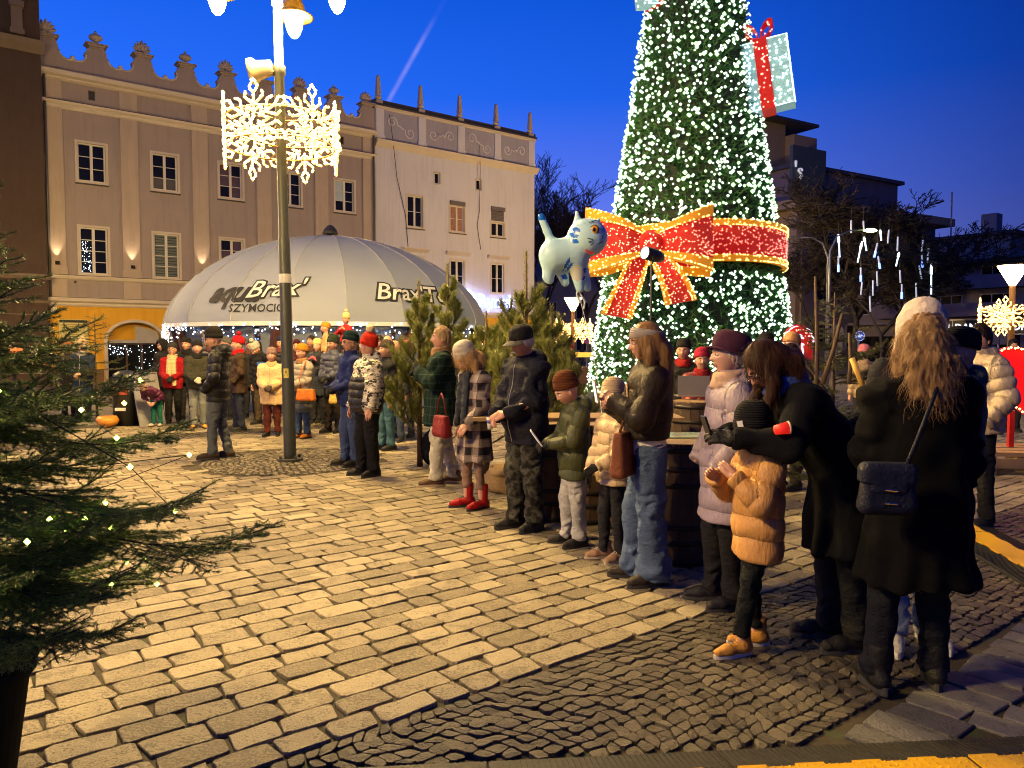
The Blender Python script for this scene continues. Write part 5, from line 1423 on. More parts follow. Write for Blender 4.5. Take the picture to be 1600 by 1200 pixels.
def on_dome(V, az0, h0, kx):
    r0 = dome_pt(az0, h0).xy.length
    return V
def dome_logo(word, az0, h0, size, layers, shear=.25, name='logo', rise=0.0):
    """lettering laid on the cloth: x runs along the rim, y up the slope"""
    rr = Vector(dome_pt(az0, h0).xy).length; slope = (dome_pt(az0, h0 + .05) - dome_pt(az0, h0)).length / .05
    for k, (off, mt, lift) in enumerate(layers):
        V, F = text_verts(word, size, shear=shear, offset=off, extrude=0, res=2)
        W = [dome_pt(az0 + x / rr, max(h0 + (y + rise * x) / slope, 0.005), lift) for x, y, z in V]
        m = MB(); m.add(W, F); m.build(name, mt, tent)
M_BLK = plain('black_print', (.012, .012, .014), .7, 0, 3, 0); M_WPR = plain('white_print', (.55, .56, .58), .7, 0, 3, 0)
def dome_az(px): # azimuth whose rim-height point projects near this pixel
    best = None
    for i in range(400):
        a = math.pi + math.pi * i / 400; p = dome_pt(a, .22) + DC; x = 800 + 1200 * p.x / p.y
        if best is None or abs(x - px) < best[0]: best = (abs(x - px), a)
    return best[1]
dome_logo('aqua', dome_az(362), .185, .78, [(.028, M_BLK, .030)], .35)
dome_logo("Brax'", dome_az(427), .225, .66, [(.05, M_BLK, .030), (.006, M_WPR, .040)], .30, rise=.05)
dome_logo('SZYMOCICE', dome_az(412), .085, .27, [(.004, M_BLK, .030)], .0)
dome_logo("Brax'Ton", dome_az(655), .205, .64, [(.055, M_BLK, .030), (.006, M_WPR, .040)], .30, rise=-.02)
# ------------------------------------------------------------------ street lamps with snowflakes
LAMP_E = 1900.0
M_BULB = emit('lantern_glass', (1.0, .66, .22), LAMP_E)
M_ROPE = emit('warm_light_rope', (1.0, .42, .06), 3.6); M_SPARK = emit('warm_white_led', (1.0, .70, .26), 7)
M_POLE = plain('dark_green_grey_pole', (.055, .06, .052), .45, .25, 6, .2, 60, metal=.3)
M_SHADE = plain('brass_shade', (.03, .016, .0008), .4, .15, 5, .1, metal=.2)
def flake(m, mb, c, ax, up, s):
    """six armed snowflake of light rope; m rope tubes, mb small leds"""
    ax = Vector(ax).normalized(); up = Vector(up)
    P = lambda x, y: Vector(c) + ax * x * s + up * y * s
    for k in range(6):
        a = math.pi / 2 + k * math.pi / 3; d = (math.cos(a), math.sin(a)); n = (-d[1], d[0])
        Q = lambda r, t: P(d[0] * r + n[0] * t, d[1] * r + n[1] * t)
        segs = [[Q(.08, 0), Q(.40, 0)], [Q(.20, 0), Q(.32, .14), Q(.40, .12)], [Q(.20, 0), Q(.32, -.14), Q(.40, -.12)], [Q(.12, .0), Q(.19, .11)], [Q(.12, 0), Q(.19, -.11)],
                [Q(.36, 0), Q(.45, .062), Q(.56, 0), Q(.45, -.062), Q(.36, 0)]]
        for sg in segs:
            m.tube(sg, .017, 4)
            for i in range(len(sg) - 1):
                L = (sg[i + 1] - sg[i]).length; nn = max(int(L / .045), 1)
                for j in range(nn): mb.append(tuple(sg[i].lerp(sg[i + 1], (j + .5) / nn) + Vector((rng.uniform(-.01, .01), rng.uniform(-.01, .01), rng.uniform(-.01, .01)))))
def snow_ring(parent, z, R_, s, n=6, ph=0.0):
    for k in range(n):
        a = ph + 2 * math.pi * k / n; c = Vector((math.cos(a) * R_, math.sin(a) * R_, z)); ax = Vector((-math.sin(a), math.cos(a), 0))
        m = MB(); pts = []; flake(m, pts, c, ax, (0, 0, 1), s); fo = m.build('snowflake', M_ROPE, parent)
        led_cluster('snowflake_leds', pts, .021 * (s / .9), M_SPARK, fo)
    m = MB()
    for zz in (z - .2 * s, z + .2 * s):
        m.tube([(math.cos(a) * R_ * .98, math.sin(a) * R_ * .98, zz) for a in np.linspace(0, 2 * np.pi, 24, endpoint=False)], .012, 4, closed=True)
        for k in range(3): a = 2 * math.pi * k / 3; m.tube([(0, 0, zz), (math.cos(a) * R_ * .98, math.sin(a) * R_ * .98, zz)], .012, 4)
    m.build('snowflake_frame', plain('gilt_frame', (.35, .22, .06), .4, metal=.5), parent)
def lamp_post(pos, label, arms=4, h=7.6, zl=6.0, ringR=.80, ring=True, horn=True, grp='lantern posts'):
    rt = empty('street_lamp', pos, 0, label, 'street lamp', grp)
    m = MB(); m.lathe([(.088, 0), (.085, .1), (.080, 3.0), (.070, 3.05), (.066, 5.2), (.085, 5.22), (.085, 5.32), (.062, 5.34), (.055, 6.1), (.075, 6.12), (.08, 6.3), (.055, 6.35), (.04, h)], 14); m.build('pole', M_POLE, rt, True)
    m = MB(); m.lathe([(.17, 0), (.17, .03), (.10, .035)], 16)
    for k in range(4): a = math.pi / 4 + k * math.pi / 2; m.box((math.cos(a) * .14, math.sin(a) * .14, .05), (.035, .035, .05))
    m.build('base_flange', M_POLE, rt)
    R_ = .80
    for k in range(arms):
        a = k * 2 * math.pi / arms; c, s = math.cos(a), math.sin(a)
        m = MB(); m.tube([(0, 0, 6.9), (c * .25, s * .25, 7.15), (c * .55, s * .55, 7.15), (c * R_, s * R_, 6.95), (c * R_, s * R_, 6.72)], .024, 6); ar = m.build('arm', M_POLE, rt, True)
        m = MB(); m.lathe([(.0, .68), (.05, .66), (.09, .62), (.115, .60), (.125, .50), (.15, .47), (.16, .40), (.20, .35), (.27, .31), (.275, .295), (.24, .30), (.17, .345), (.14, .38), (0, .40)], 24, (c * R_, s * R_, zl)); m.build('lamp_shade', M_SHADE, ar, True)
        m = MB(); m.lathe([(0, 0), (.035, .012), (.075, .06), (.108, .15), (.125, .25), (.125, .33), (.11, .37), (0, .37)], 20, (c * R_, s * R_, zl)); m.build('lantern_glass', M_BULB, ar, True)
    if ring: snow_ring(rt, 4.42, ringR * .90, .90, 6, R(20))
    return rt
lp = lamp_post(POLE, 'tall lantern post in front of the marquee with a ring of glowing snowflakes')
lp.rotation_euler = (0, R(-.8), 0)
# stickers on the pole
m = MB(); m.lathe([(.0815, 2.43), (.0815, 2.55)], 14); m.build('number_sticker', plain('white_sticker', (.6, .6, .58), .6), lp)
def warn(z):
    m = MB(); V = []
    for zz in (0, .13):
        for i in range(5): a = R(-115 + 12 * i); V.append((math.cos(a) * .0835, math.sin(a) * .0835, z + zz))
    m.add(V, [(i, i + 1, i + 6, i + 5) for i in range(4)]); st = m.build('warning_sticker', plain('yellow_sticker', (.65, .55, .12), .6), lp)
    m = MB(); V = [(math.cos(R(b)) * .085, math.sin(R(b)) * .085, z + zz) for b, zz in ((-108, .03), (-72, .03), (-90, .11))]; m.add(V, [(0, 1, 2)]); V = [(math.cos(R(b)) * .0865, math.sin(R(b)) * .0865, z + zz) for b, zz in ((-99, .042), (-81, .042), (-90, .088))]; m.add(V, [(0, 1, 2)], 1)
    m.build('warning_triangle', [plain('black_print', (.012, .012, .014), .7, 0, 3, 0), plain('yellow_sticker', (.65, .55, .12), .6)], st)
warn(1.14); m = MB(); m.lathe([(.0825, 1.34), (.0825, 1.42)], 14); m.lathe([(.0825, 1.28), (.0825, 1.31)], 14); m.build('grey_band', plain('grey_sticker', (.25, .25, .26), .6), lp)
# the floodlight clamped to the pole
fl_ = empty('floodlight', POLE + Vector((-.32, -.06, 5.25)), 0, 'round floodlight clamped to the lantern post above the snowflakes', 'floodlight')
m = MB(); Mx = Matrix.Rotation(R(-100), 3, 'Y'); m.lathe([(.0, -.18), (.10, -.17), (.115, -.05), (.13, .02), (.165, .06), (.17, .12), (.15, .12)], 18, M=Mx); m.tube([(.1, 0, .02), (.3, .05, -.05)], .025, 6); m.tube([(0, .14, .0), (.2, .12, .0)], .015, 5); m.build('housing', plain('pale_lamp_housing', (.35, .30, .2), .4, metal=.3), fl_, True)
m = MB(); m.lathe([(.14, .10), (.0, .115)], 18, M=Mx); m.build('lens', emit('floodlight_lens', (1, .93, .75), 5), fl_, True)
m = MB(); m.tube([(-.1, .0, -.12), (-.115, 0, -.25), (-.11, 0, -.42)], .004, 4); m.build('cable', M_RUB, fl_)
# lantern posts added out of view at left for extra light; others further off
lamp_post(Vector((-14.6, 18.2, 0)), 'lantern post standing left of the dark house beyond the frame', arms=2, ring=False)
lamp_post(Vector((-7.0, 1.3, 0)), 'lantern post standing left of the near spruce beyond the frame', arms=3, ring=False)
def small_lamp(pos, label, sc_=1.0, htop=None, grp='lantern posts', e=60, ring=1):
    rt = empty('street_lamp', pos, 0, label, 'street lamp', grp)
    m = MB(); m.lathe([(.09, 0), (.06, htop - .5), (.05, htop - .4)], 10); m.build('pole', plain('rusty_lit_pole', (.22, .12, .05), .6), rt, True)
    m = MB(); m.lathe([(.06, htop - .45), (.10, htop - .38), (.30, htop - .02), (.31, htop), (0, htop + .02)], 20); m.build('lamp_head', emit('cone_lamp_%d' % e, (1, .62, .22), e), rt, True)
    snow_ring(rt, htop - 1.15, .62, .78, 5, R(10))
    return rt
p = at(1579, 540, 17.5); small_lamp(Vector((p.x, p.y, 0)), 'cone headed street lamp with snowflake ring at the right edge of the square', htop=1.58 + 124 / 1200 * 17.5, e=45)
small_lamp(Vector((7.0, 35.5, 0)), 'cone headed street lamp behind the big Christmas tree', htop=5.2, e=1500)  # hidden lamp, added to brighten the side of the modern block
p = at(895, 540, 27); small_lamp(Vector((p.x, p.y, 0)), 'cone headed street lamp with snowflake ring glowing below the cat balloon', htop=1.58 + 74 / 1200 * 27, e=45)
# curved road lamp in front of the modern block
def road_lamp(px, py, D, ytop, reach, label, on=1):
    p = at(px, 540, D); p.z = 0; rt = empty('road_lamp', p, 0, label, 'street lamp', 'curved road lamps'); h = 1.58 + (540 - ytop) / 1200 * D
    m = MB(); m.tube([(0, 0, 0), (0, 0, h - .8), (reach * .2, 0, h - .25), (reach * .6, 0, h - .02), (reach, 0, h)], [.055, .04, .03, .025, .022], 7); m.build('pole', plain('galvanised_steel', (.30, .33, .35), .45, metal=.5), rt, True)
    m = MB(); m.ball((reach + .25 * (1 if reach > 0 else -1), 0, h - .02), 1, 10, 6, 0, (.26, .09, .07)); m.build('lamp_head', emit('greenish_street_light', (.75, 1.0, .25), 40) if on else plain('lamp_body_dark', (.2, .2, .16), .5), rt, True)
road_lamp(1294, 490, 30, 361, 1.3, 'curved road lamp with greenish light among the bare trees')
road_lamp(1291, 490, 30.5, 372, -1.1, 'curved road lamp arm turned left with dull head', 0)

# ------------------------------------------------------------------ the big lit tree
TC = Vector((3.72, 16.0, 0)); TR0, TZ0, TZ1 = 2.14, .62, 15.2
def tree_r(z): return TR0 * (TZ1 - z) / (TZ1 - TZ0) * 1.0
xt = empty('christmas_tree', TC, 0, 'huge cone shaped Christmas tree covered in white lights', 'christmas tree')
t = NT('green_garland'); n = t.noise(6, 3); t.base(t.mix(n, (.014, .06, .018), (.06, .20, .06))); t.rough(.55); M_GARL = t.m
m = MB(); m.lathe([(tree_r(TZ0) - .14, TZ0), (tree_r(TZ1 - 1) - .05, TZ1 - 1), (0, TZ1)], 40); m.build('cone_core', plain('dark_net', (.004, .012, .006), .9), xt)
# tufts of garland: star shaped bunches of short blades over the cone
N_ = 11500; zz = TZ0 + (TZ1 - TZ0) * (1 - np.sqrt(rng.uniform(0, 1, N_))); aa = rng.uniform(0, 2 * np.pi, N_)
rr = TR0 * (TZ1 - zz) / (TZ1 - TZ0) - .10
C = np.stack([rr * np.cos(aa), rr * np.sin(aa), zz], 1); O = np.stack([np.cos(aa), np.sin(aa), np.full(N_, .15)], 1)
V = []; F = []
for k in range(6):
    d = O + rng.normal(0, .75, (N_, 3)); d /= np.linalg.norm(d, axis=1)[:, None]; L = rng.uniform(.09, .20, N_)[:, None]
    sd = np.cross(d, rng.normal(0, 1, (N_, 3))); sd /= np.linalg.norm(sd, axis=1)[:, None]
    V += [C - sd * .014, C + sd * .014, C + d * L]
V = np.stack(V, 1).reshape(-1, 3); F = np.arange(len(V)).reshape(-1, 3)
g_ = link('garland', np_mesh('garland', V, F, M_GARL, False), xt); g_['kind'] = 'stuff'
N_ = 7600; zz = TZ0 + (TZ1 - TZ0) * (1 - np.sqrt(rng.uniform(0, 1, N_))); aa = rng.uniform(0, 2 * np.pi, N_); rr = TR0 * (TZ1 - zz) / (TZ1 - TZ0) + rng.uniform(-.02, .05, N_)
P = np.stack([rr * np.cos(aa), rr * np.sin(aa), zz], 1)
keep = ~((P[:, 2] > 2.95) & (P[:, 2] < 3.9) & (P[:, 1] < .2))
P = P[keep]; k1 = rng.rand(len(P)) < .78
M_T1 = emit('tree_led_white', (.80, 1.0, .84), 4.0); M_T2 = emit('tree_led_green_white', (.50, 1.0, .42), 2.6)
led_cluster('tree_lights', P[k1], rng.uniform(.017, .030, k1.sum()), M_T1, xt); led_cluster('tree_lights', P[~k1], rng.uniform(.026, .048, (~k1).sum()), M_T2, xt)
Pf = P[(P[:, 2] < 3.3)][:500] * np.array([.97, .97, 1]); led_cluster('tree_lights', Pf + rng.normal(0, .06, Pf.shape), rng.uniform(.018, .03, len(Pf)), M_T2, xt)
m = MB(); m.lathe([(2.3, 0), (2.3, .50), (2.15, .62), (0, .62)], 32); m.build('base_drum', plain('dark_drum', (.03, .035, .035), .6), xt)
# red and gold tinsel sheets: red field, gold edges, leds all over
t = NT('red_tinsel'); n = t.noise(60, 4, .7); t.base(t.mix(n, (.12, .0, .002), (.42, .004, .006))); t.b.inputs['Emission Color'].default_value = (1, .004, .006, 1); t.b.inputs['Emission Strength'].default_value = .30; t.rough(.4); t.bump(n, 1, .03); M_RED = t.m
t = NT('gold_tinsel'); n = t.noise(60, 4, .7); t.base(t.mix(n, (.18, .05, .0), (.6, .24, .01))); t.b.inputs['Emission Color'].default_value = (1, .33, .004, 1); t.b.inputs['Emission Strength'].default_value = .42; t.rough(.4); t.bump(n, 1, .03); M_GOLD = t.m
M_RLED = emit('red_led', (1.0, .25, .18), 3); M_GLED = emit('gold_led', (1.0, .75, .15), 5)
def ribbon(name, ctr, wfn, nrm, parent, n=24, edge=.24, closed=False, led=3.2, thick=.05, rope=True):
    """ctr: fn t->(centre), wfn: t->half width vector; three strips gold/red/gold with thickness"""
    m = MB(); rows = []
    cols_ = [-1, -1 + edge, -1 + edge, 1 - edge, 1 - edge, 1]; leds_r = []; leds_g = []
    A = [[ctr(i / n) + wfn(i / n) * c for c in (-1, -1 + edge, 1 - edge, 1)] for i in range(n + 1)]
    Nn = [nrm(i / n).normalized() * thick for i in range(n + 1)]
    for k, mi in ((0, 1), (1, 0), (2, 1)):
        V = []
        for i in range(n + 1):
            o = Nn[i] * (.5 if mi == 0 else .9)
            V += [A[i][k] + o, A[i][k + 1] + o, A[i][k + 1] - o, A[i][k] - o]
        Fs = []
        for i in range(n):
            for j in range(4): Fs.append((i * 4 + j, i * 4 + (j + 1) % 4, (i + 1) * 4 + (j + 1) % 4, (i + 1) * 4 + j))
        Fs += [(0, 3, 2, 1), (4 * n, 4 * n + 1, 4 * n + 2, 4 * n + 3)]
        m.add(V, Fs, mi)
    for i in range(n):
        L = (A[i + 1][1] - A[i][1]).length + (A[i + 1][2] - A[i][2]).length
        wd = (A[i][2] - A[i][1]).length
        for _ in range(int(L / 2 * wd * 190) + 1):
            u, v = rng.rand(), rng.rand(); p = A[i][1].lerp(A[i][2], v).lerp(A[i + 1][1].lerp(A[i + 1][2], v), u); leds_r.append(tuple(p + Nn[i] * .75))
        for k in (0, 2):
            for _ in range(max(1, int((A[i + 1][k] - A[i][k]).length * 46))):
                u, v = rng.rand(), rng.choice([.06, .94]) if rng.rand() < .7 else rng.rand(); p = A[i][k].lerp(A[i][k + 1], v).lerp(A[i + 1][k].lerp(A[i + 1][k + 1], v), u); leds_g.append(tuple(p + Nn[i] * 1.1))
    o = m.build(name, [M_RED, M_GOLD], parent)
    led_cluster('red_leds', leds_r, .0125, M_RLED, o); led_cluster('gold_leds', leds_g, .015, M_GLED, o)
    return o
bow = empty('ribbon_bow', TC + Vector((-1.28, -1.90, 3.38)), 0, 'glowing red ribbon bow with gold edges on the front of the Christmas tree', 'bow decoration')
# the belt round the cone
def belt_c(t): a = R(200 + 175 * t); z = 3.42 + .10 * math.sin(t * 3); r = tree_r(z) + .10; return Vector((1.28 + r * math.cos(a), 1.90 + r * math.sin(a), z - 3.38))
ribbon('belt', belt_c, lambda t: Vector((0, 0, .38)), lambda t: Vector((math.cos(R(200 + 175 * t)), math.sin(R(200 + 175 * t)), .1)), bow, 36, .30)
def lobe(sx):
    def c(t): return Vector((sx * (.08 + 1.05 * t), -.30 - .25 * math.sin(t * math.pi), .02 + .10 * t * (1 if sx > 0 else .3)))
    def w_(t): return Vector((0, .03, .19 + .40 * t ** .8 if t > .02 else .19))
    return ribbon('loop', c, w_, lambda t: Vector((0, -1, .1)), bow, 16, .36, thick=.09)
lobe(1); lobe(-1)
def lobe_back(sx): return ribbon('loop_back', lambda t: Vector((sx * (1.13 - 1.0 * t), -.16 + .1 * t, -.06 - .1 * math.sin(t * 3.1))), lambda t: Vector((0, 0, .50 - .32 * t)), lambda t: Vector((0, -1, 0)), bow, 10, .4, thick=.05)
lobe_back(1); lobe_back(-1)
def tail(sx, L):
    def c(t): return Vector((sx * (.10 + .48 * t ** .8), -.30 - .18 * math.sin(t * 3), -.18 - L * t))
    return ribbon('tail', c, lambda t: Vector((.13 + .15 * t ** .7, 0, .05 * sx)), lambda t: Vector((0, -1, .15)), bow, 16, .34, thick=.06)
tail(1, .85); tail(-1, 1.1)
m = MB(); m.ball((0, -.42, .0), 1, 14, 10, 0, (.22, .14, .22)); kn = m.build('knot', M_RED, bow, True); led_cluster('red_leds', [(.22 * math.cos(a) * r, -.56, .22 * math.sin(a) * r) for a, r in zip(rng.uniform(0, 6.3, 22), rng.uniform(0, .8, 22))], .016, M_RLED, kn)
# gift boxes hung on the tree
t = NT('ice_tinsel'); n = t.noise(50, 4, .7); t.base(t.mix(n, (.06, .17, .20), (.22, .42, .45))); t.b.inputs['Emission Color'].default_value = (.45, .8, .85, 1); t.b.inputs['Emission Strength'].default_value = .30; t.rough(.4); t.bump(n, 1, .03); M_ICE = t.m
M_ILED = emit('ice_led', (.8, 1.0, 1.0), 5)
def gift(loc, rot, w_, h_, d_, label, band=.26):
    rt = empty('gift_decoration', loc, 0, label, 'gift decoration', 'lit gift boxes on the tree'); rt.rotation_euler = rot
    for sx in (-1, 1):
        m = MB(); x0 = sx * band * w_ / 2; x1 = sx * w_ / 2; m.bb(min(x0, x1), max(x0, x1), -d_ / 2, d_ / 2, -h_ / 2, h_ / 2); o = m.build('box_side', M_ICE, rt)
        led_cluster('ice_leds', [(rng.uniform(min(x0, x1), max(x0, x1)), -d_ / 2 - .01, rng.uniform(-h_ / 2, h_ / 2)) for _ in range(60)] + [(x1, rng.uniform(-d_ / 2, d_ / 2), rng.uniform(-h_ / 2, h_ / 2)) for _ in range(26)], .021, M_ILED, o)
        m = MB(); m.tube([(x0, -d_ / 2, -h_ / 2), (x1, -d_ / 2, -h_ / 2), (x1, -d_ / 2, h_ / 2), (x0, -d_ / 2, h_ / 2)], .016, 5); m.build('light_rope_edge', emit('ice_rope', (.6, .9, 1.0), 1.6), o)
    m = MB(); b = band * w_ / 2 - .004; m.bb(-b, b, -d_ / 2 - .03, d_ / 2 + .03, -h_ / 2 - .03, h_ / 2 + .03); o = m.build('band', M_RED, rt)
    led_cluster('red_leds', [(rng.uniform(-b, b), -d_ / 2 - .045, rng.uniform(-h_ / 2, h_ / 2)) for _ in range(36)], .019, M_RLED, o)
    m = MB()
    for sx in (-1, 1):
        pl = [(sx * (.02 + .13 * (1 - math.cos(2 * math.pi * k / 10))), 0, h_ / 2 + .16 + .13 * math.sin(2 * math.pi * k / 10) + .10 * (1 - math.cos(2 * math.pi * k / 10))) for k in range(11)]
        V = []
        for p_ in pl: V += [(p_[0], -d_ * .3, p_[2]), (p_[0], d_ * .3, p_[2]), (p_[0] * .8, d_ * .3, p_[2] - .045), (p_[0] * .8, -d_ * .3, p_[2] - .045)]
        m.add(V, [(i * 4 + j, i * 4 + (j + 1) % 4, (i + 1) * 4 + (j + 1) % 4, (i + 1) * 4 + j) for i in range(10) for j in range(4)])
    lo_ = m.build('bow_loops', M_RED, rt)
    led_cluster('red_leds', [(sx * rng.uniform(.05, .26), -d_ * .32, h_ / 2 + rng.uniform(.1, .35)) for sx in (-1, 1) for _ in range(8)], .019, M_RLED, lo_)
gift(at(1195, 122, 15.3), (0, R(-8), R(-22)), .98, 1.30, .5, 'ice blue gift box decoration with red band high on the right of the tree')
gift(at(1020, -22, 15.6), (0, R(-12), R(30)), .7, .8, .4, 'ice blue gift box decoration just cut by the top edge left of the tree')

# spotlight on a stand in front of the bow
sp = at(1018, 398, 10.5); so = empty('spotlight', Vector((sp.x, sp.y, 0)), 0, 'black cylindrical spotlight on a thin stand in front of the ribbon bow', 'spotlight')
Mx = Matrix.Rotation(R(38), 3, 'Z') @ Matrix.Rotation(R(-83), 3, 'Y'); m = MB(); m.lathe([(.0, -.20), (.07, -.19), (.09, -.10), (.09, .14), (.085, .15), (.08, .14), (.08, .10)], 20, (0, 0, sp.z), M=Mx); m.tube([(0, -.09, sp.z), (0, -.10, sp.z - .12), (0, 0, sp.z - .14)], .012, 5); m.build('housing', plain('black_metal', (.02, .02, .022), .4), so, True)
m = MB(); m.lathe([(.08, .125), (0, .135)], 18, (0, 0, sp.z), M=Mx); m.build('lens', emit('white_lens', (1, .97, .85), 9), so, True)
m = MB(); m.tube([(0, 0, 0), (0, 0, sp.z - .13)], .018, 6)
for k in range(3): a = 2 * math.pi * k / 3; m.tube([(math.cos(a) * .5, math.sin(a) * .5, .01), (0, 0, .7)], .014, 5)
m.build('stand', plain('black_metal', (.02, .02, .022), .4), so)

# ------------------------------------------------------------------ cat balloon
CB = at(893, 392, 6.3)
bl = empty('cat_balloon', CB, 0, 'pale blue foil balloon shaped like a walking striped cat floating before the lit tree', 'balloon')
t = NT('pale_blue_foil'); n = t.noise(4, 2); t.base(t.mix(n, (.48, .80, .88), (.60, .90, .95))); t.rough(.35); t.bump(t.noise(9, 3), .3, .02); M_FOIL = t.m
M_FB = plain('blue_stripe_foil', (.008, .16, .70), .3, .1, 4, 0); M_FW = plain('cream_belly_foil', (.62, .66, .58), .3, .08, 4, 0); M_FK = plain('black_line_foil', (.01, .01, .015), .4, 0, 3, 0); M_FO = plain('amber_eye_foil', (.75, .32, .03), .3, .1, 9, 0)
K = 6.3 / 1200    # metres per photo pixel at the balloon
def bp(px, py): return ((px - 893) * K, (392 - py) * K)
def cat_sdf(P):
    c3 = lambda px, py, y=0: (bp(px, py)[0], y, bp(px, py)[1])
    d = cone(P, c3(868, 398), c3(898, 396), .135, .125)
    d = smin(d, cone(P, c3(862, 405), c3(857, 432), .085, .045), .04)       # rear leg
    d = smin(d, cone(P, c3(857, 432), c3(859, 437), .045, .036), .02)
    d = smin(d, cone(P, c3(876, 415, .06), c3(884, 440, .07), .06, .035), .03)
    d = smin(d, cone(P, c3(902, 410), c3(906, 450), .085, .035), .04)       # front leg, to the neck of the balloon
    d = smin(d, cone(P, c3(912, 420, .07), c3(919, 448, .08), .05, .032), .03)
    d = smin(d, cone(P, c3(900, 385), c3(912, 375), .10, .10), .05)
    d = smin(d, cone(P, c3(863, 382), c3(855, 362), .035, .032), .03); d = smin(d, cone(P, c3(855, 362), c3(846, 340), .032, .030), .01)
    d2 = np.sqrt((((P - A3(bp(917, 0)[0], -.02, bp(0, 372)[1])) / A3(.165, .145, .155)) ** 2).sum(1)) - 1; d2 = d2 * .135
    d = smin(d, d2, .02)
    d = smin(d, cone(P, c3(903, 352), c3(901, 332), .040, .012), .02); d = smin(d, cone(P, c3(929, 354), c3(936, 342), .034, .010), .02)
    # the flat seam round a foil balloon
    return d
V, F = sdf_mesh(cat_sdf, (-.42, -.24, -.52), (.42, .26, .42), .011)
V[:, 1] = V[:, 1] * .85
N_ = vnormals(V, F); 
C = V[F].mean(1); px = C[:, 0] / K + 893; py = 392 - C[:, 2] / K; mi = np.zeros(len(F), int)
def stripe(x0, y0, x1, y1, w_):
    dx, dy = x1 - x0, y1 - y0; t_ = np.clip(((px - x0) * dx + (py - y0) * dy) / (dx * dx + dy * dy), 0, 1); d = np.hypot(px - x0 - t_ * dx, py - y0 - t_ * dy); return d < w_ * np.sin(np.pi * np.clip(t_ * .9 + .1, 0, 1)) + .35
for a in ((893, 360, 905, 366, 3.4), (889, 368, 902, 373, 3.6), (892, 378, 903, 382, 3.0), (889, 405, 880, 423, 2.2), (894, 412, 884, 424, 1.8), (908, 428, 918, 418, 3), (908, 436, 915, 432, 2), (878, 430, 888, 434, 3.5)): mi[stripe(*a)] = 1
mi[(py < 345) & (px < 856)] = 1
mi[(np.hypot((px - 901) / 11, (py - 427) / 12) < 1) & (C[:, 1] < 0)] = 2
link('foil_body', np_mesh('foil_body', V, F, [M_FOIL, M_FB, M_FW], True, mi), bl)
def front_y(px_, py_):
    x, z = bp(px_, py_); m_ = (np.abs(V[:, 0] - x) < .014) & (np.abs(V[:, 2] - z) < .014); return float(V[m_, 1].min()) if m_.any() else -.12
def disc(px_, py_, r, mt, lift=.004, rz=1.0, nm='eye'):
    x, z = bp(px_, py_); y = front_y(px_, py_); m = MB(); m.ball((x, y - lift + .006, z), 1, 14, 6, 0, (r, .008, r * rz)); return m.build(nm, mt, bl, True)
e1 = disc(926, 363, .036, M_FK, .002, 1.15); e2 = disc(926, 363, .030, M_FO, .006, 1.15); e2.parent = e1; e3 = disc(925, 363, .012, M_FK, .011, 1.4); e3.parent = e1; e2.name = 'iris'; e3.name = 'pupil'
m = MB()
for a, b in (((938, 372), (939, 376)), ((936, 381), (933, 385)), ((939, 380), (936, 383)), ((918, 352), (929, 348)), ((923, 378), (915, 376)), ((923, 380), (916, 382)), ((925, 383), (920, 387))):
    m.tube([(bp(*a)[0], front_y(*a) - .004, bp(*a)[1]), (bp(*b)[0], front_y(*b) - .004, bp(*b)[1])], .0032, 4)
m.build('drawn_lines', M_FK, bl)
m = MB(); m.tube([(bp(x, y)[0], front_y(x, y) - .004, bp(x, y)[1]) for x, y in ((913, 393), (918, 397), (925, 398))], .008, 5); m.build('red_collar', M_RED, bl)
m = MB(); x, z = bp(905, 455); m.tube([(x, 0, z + .03), (x - .02, 0, z - .02), (x + .01, 0, z - .09)], [.02, .008, .015], 5); m.tube([(x, 0, z), (x + .05, 0, z - .08), (x + .04, .0, z - .14)], [.004, .012, .006], 4); m.build('tied_neck', M_FW, bl)
hand = at(942, 690, 5.75)
st = at(905, 462, 6.3); pts = [Vector(st).lerp(hand, k / 10) + Vector((.05 * math.sin(math.pi * k / 10), 0, -.06 * math.sin(math.pi * k / 10))) for k in range(11)]
m = MB(); m.tube([p_ - CB for p_ in pts], .0035, 4); m.build('string', plain('white_string', (.6, .58, .5), .8), bl)
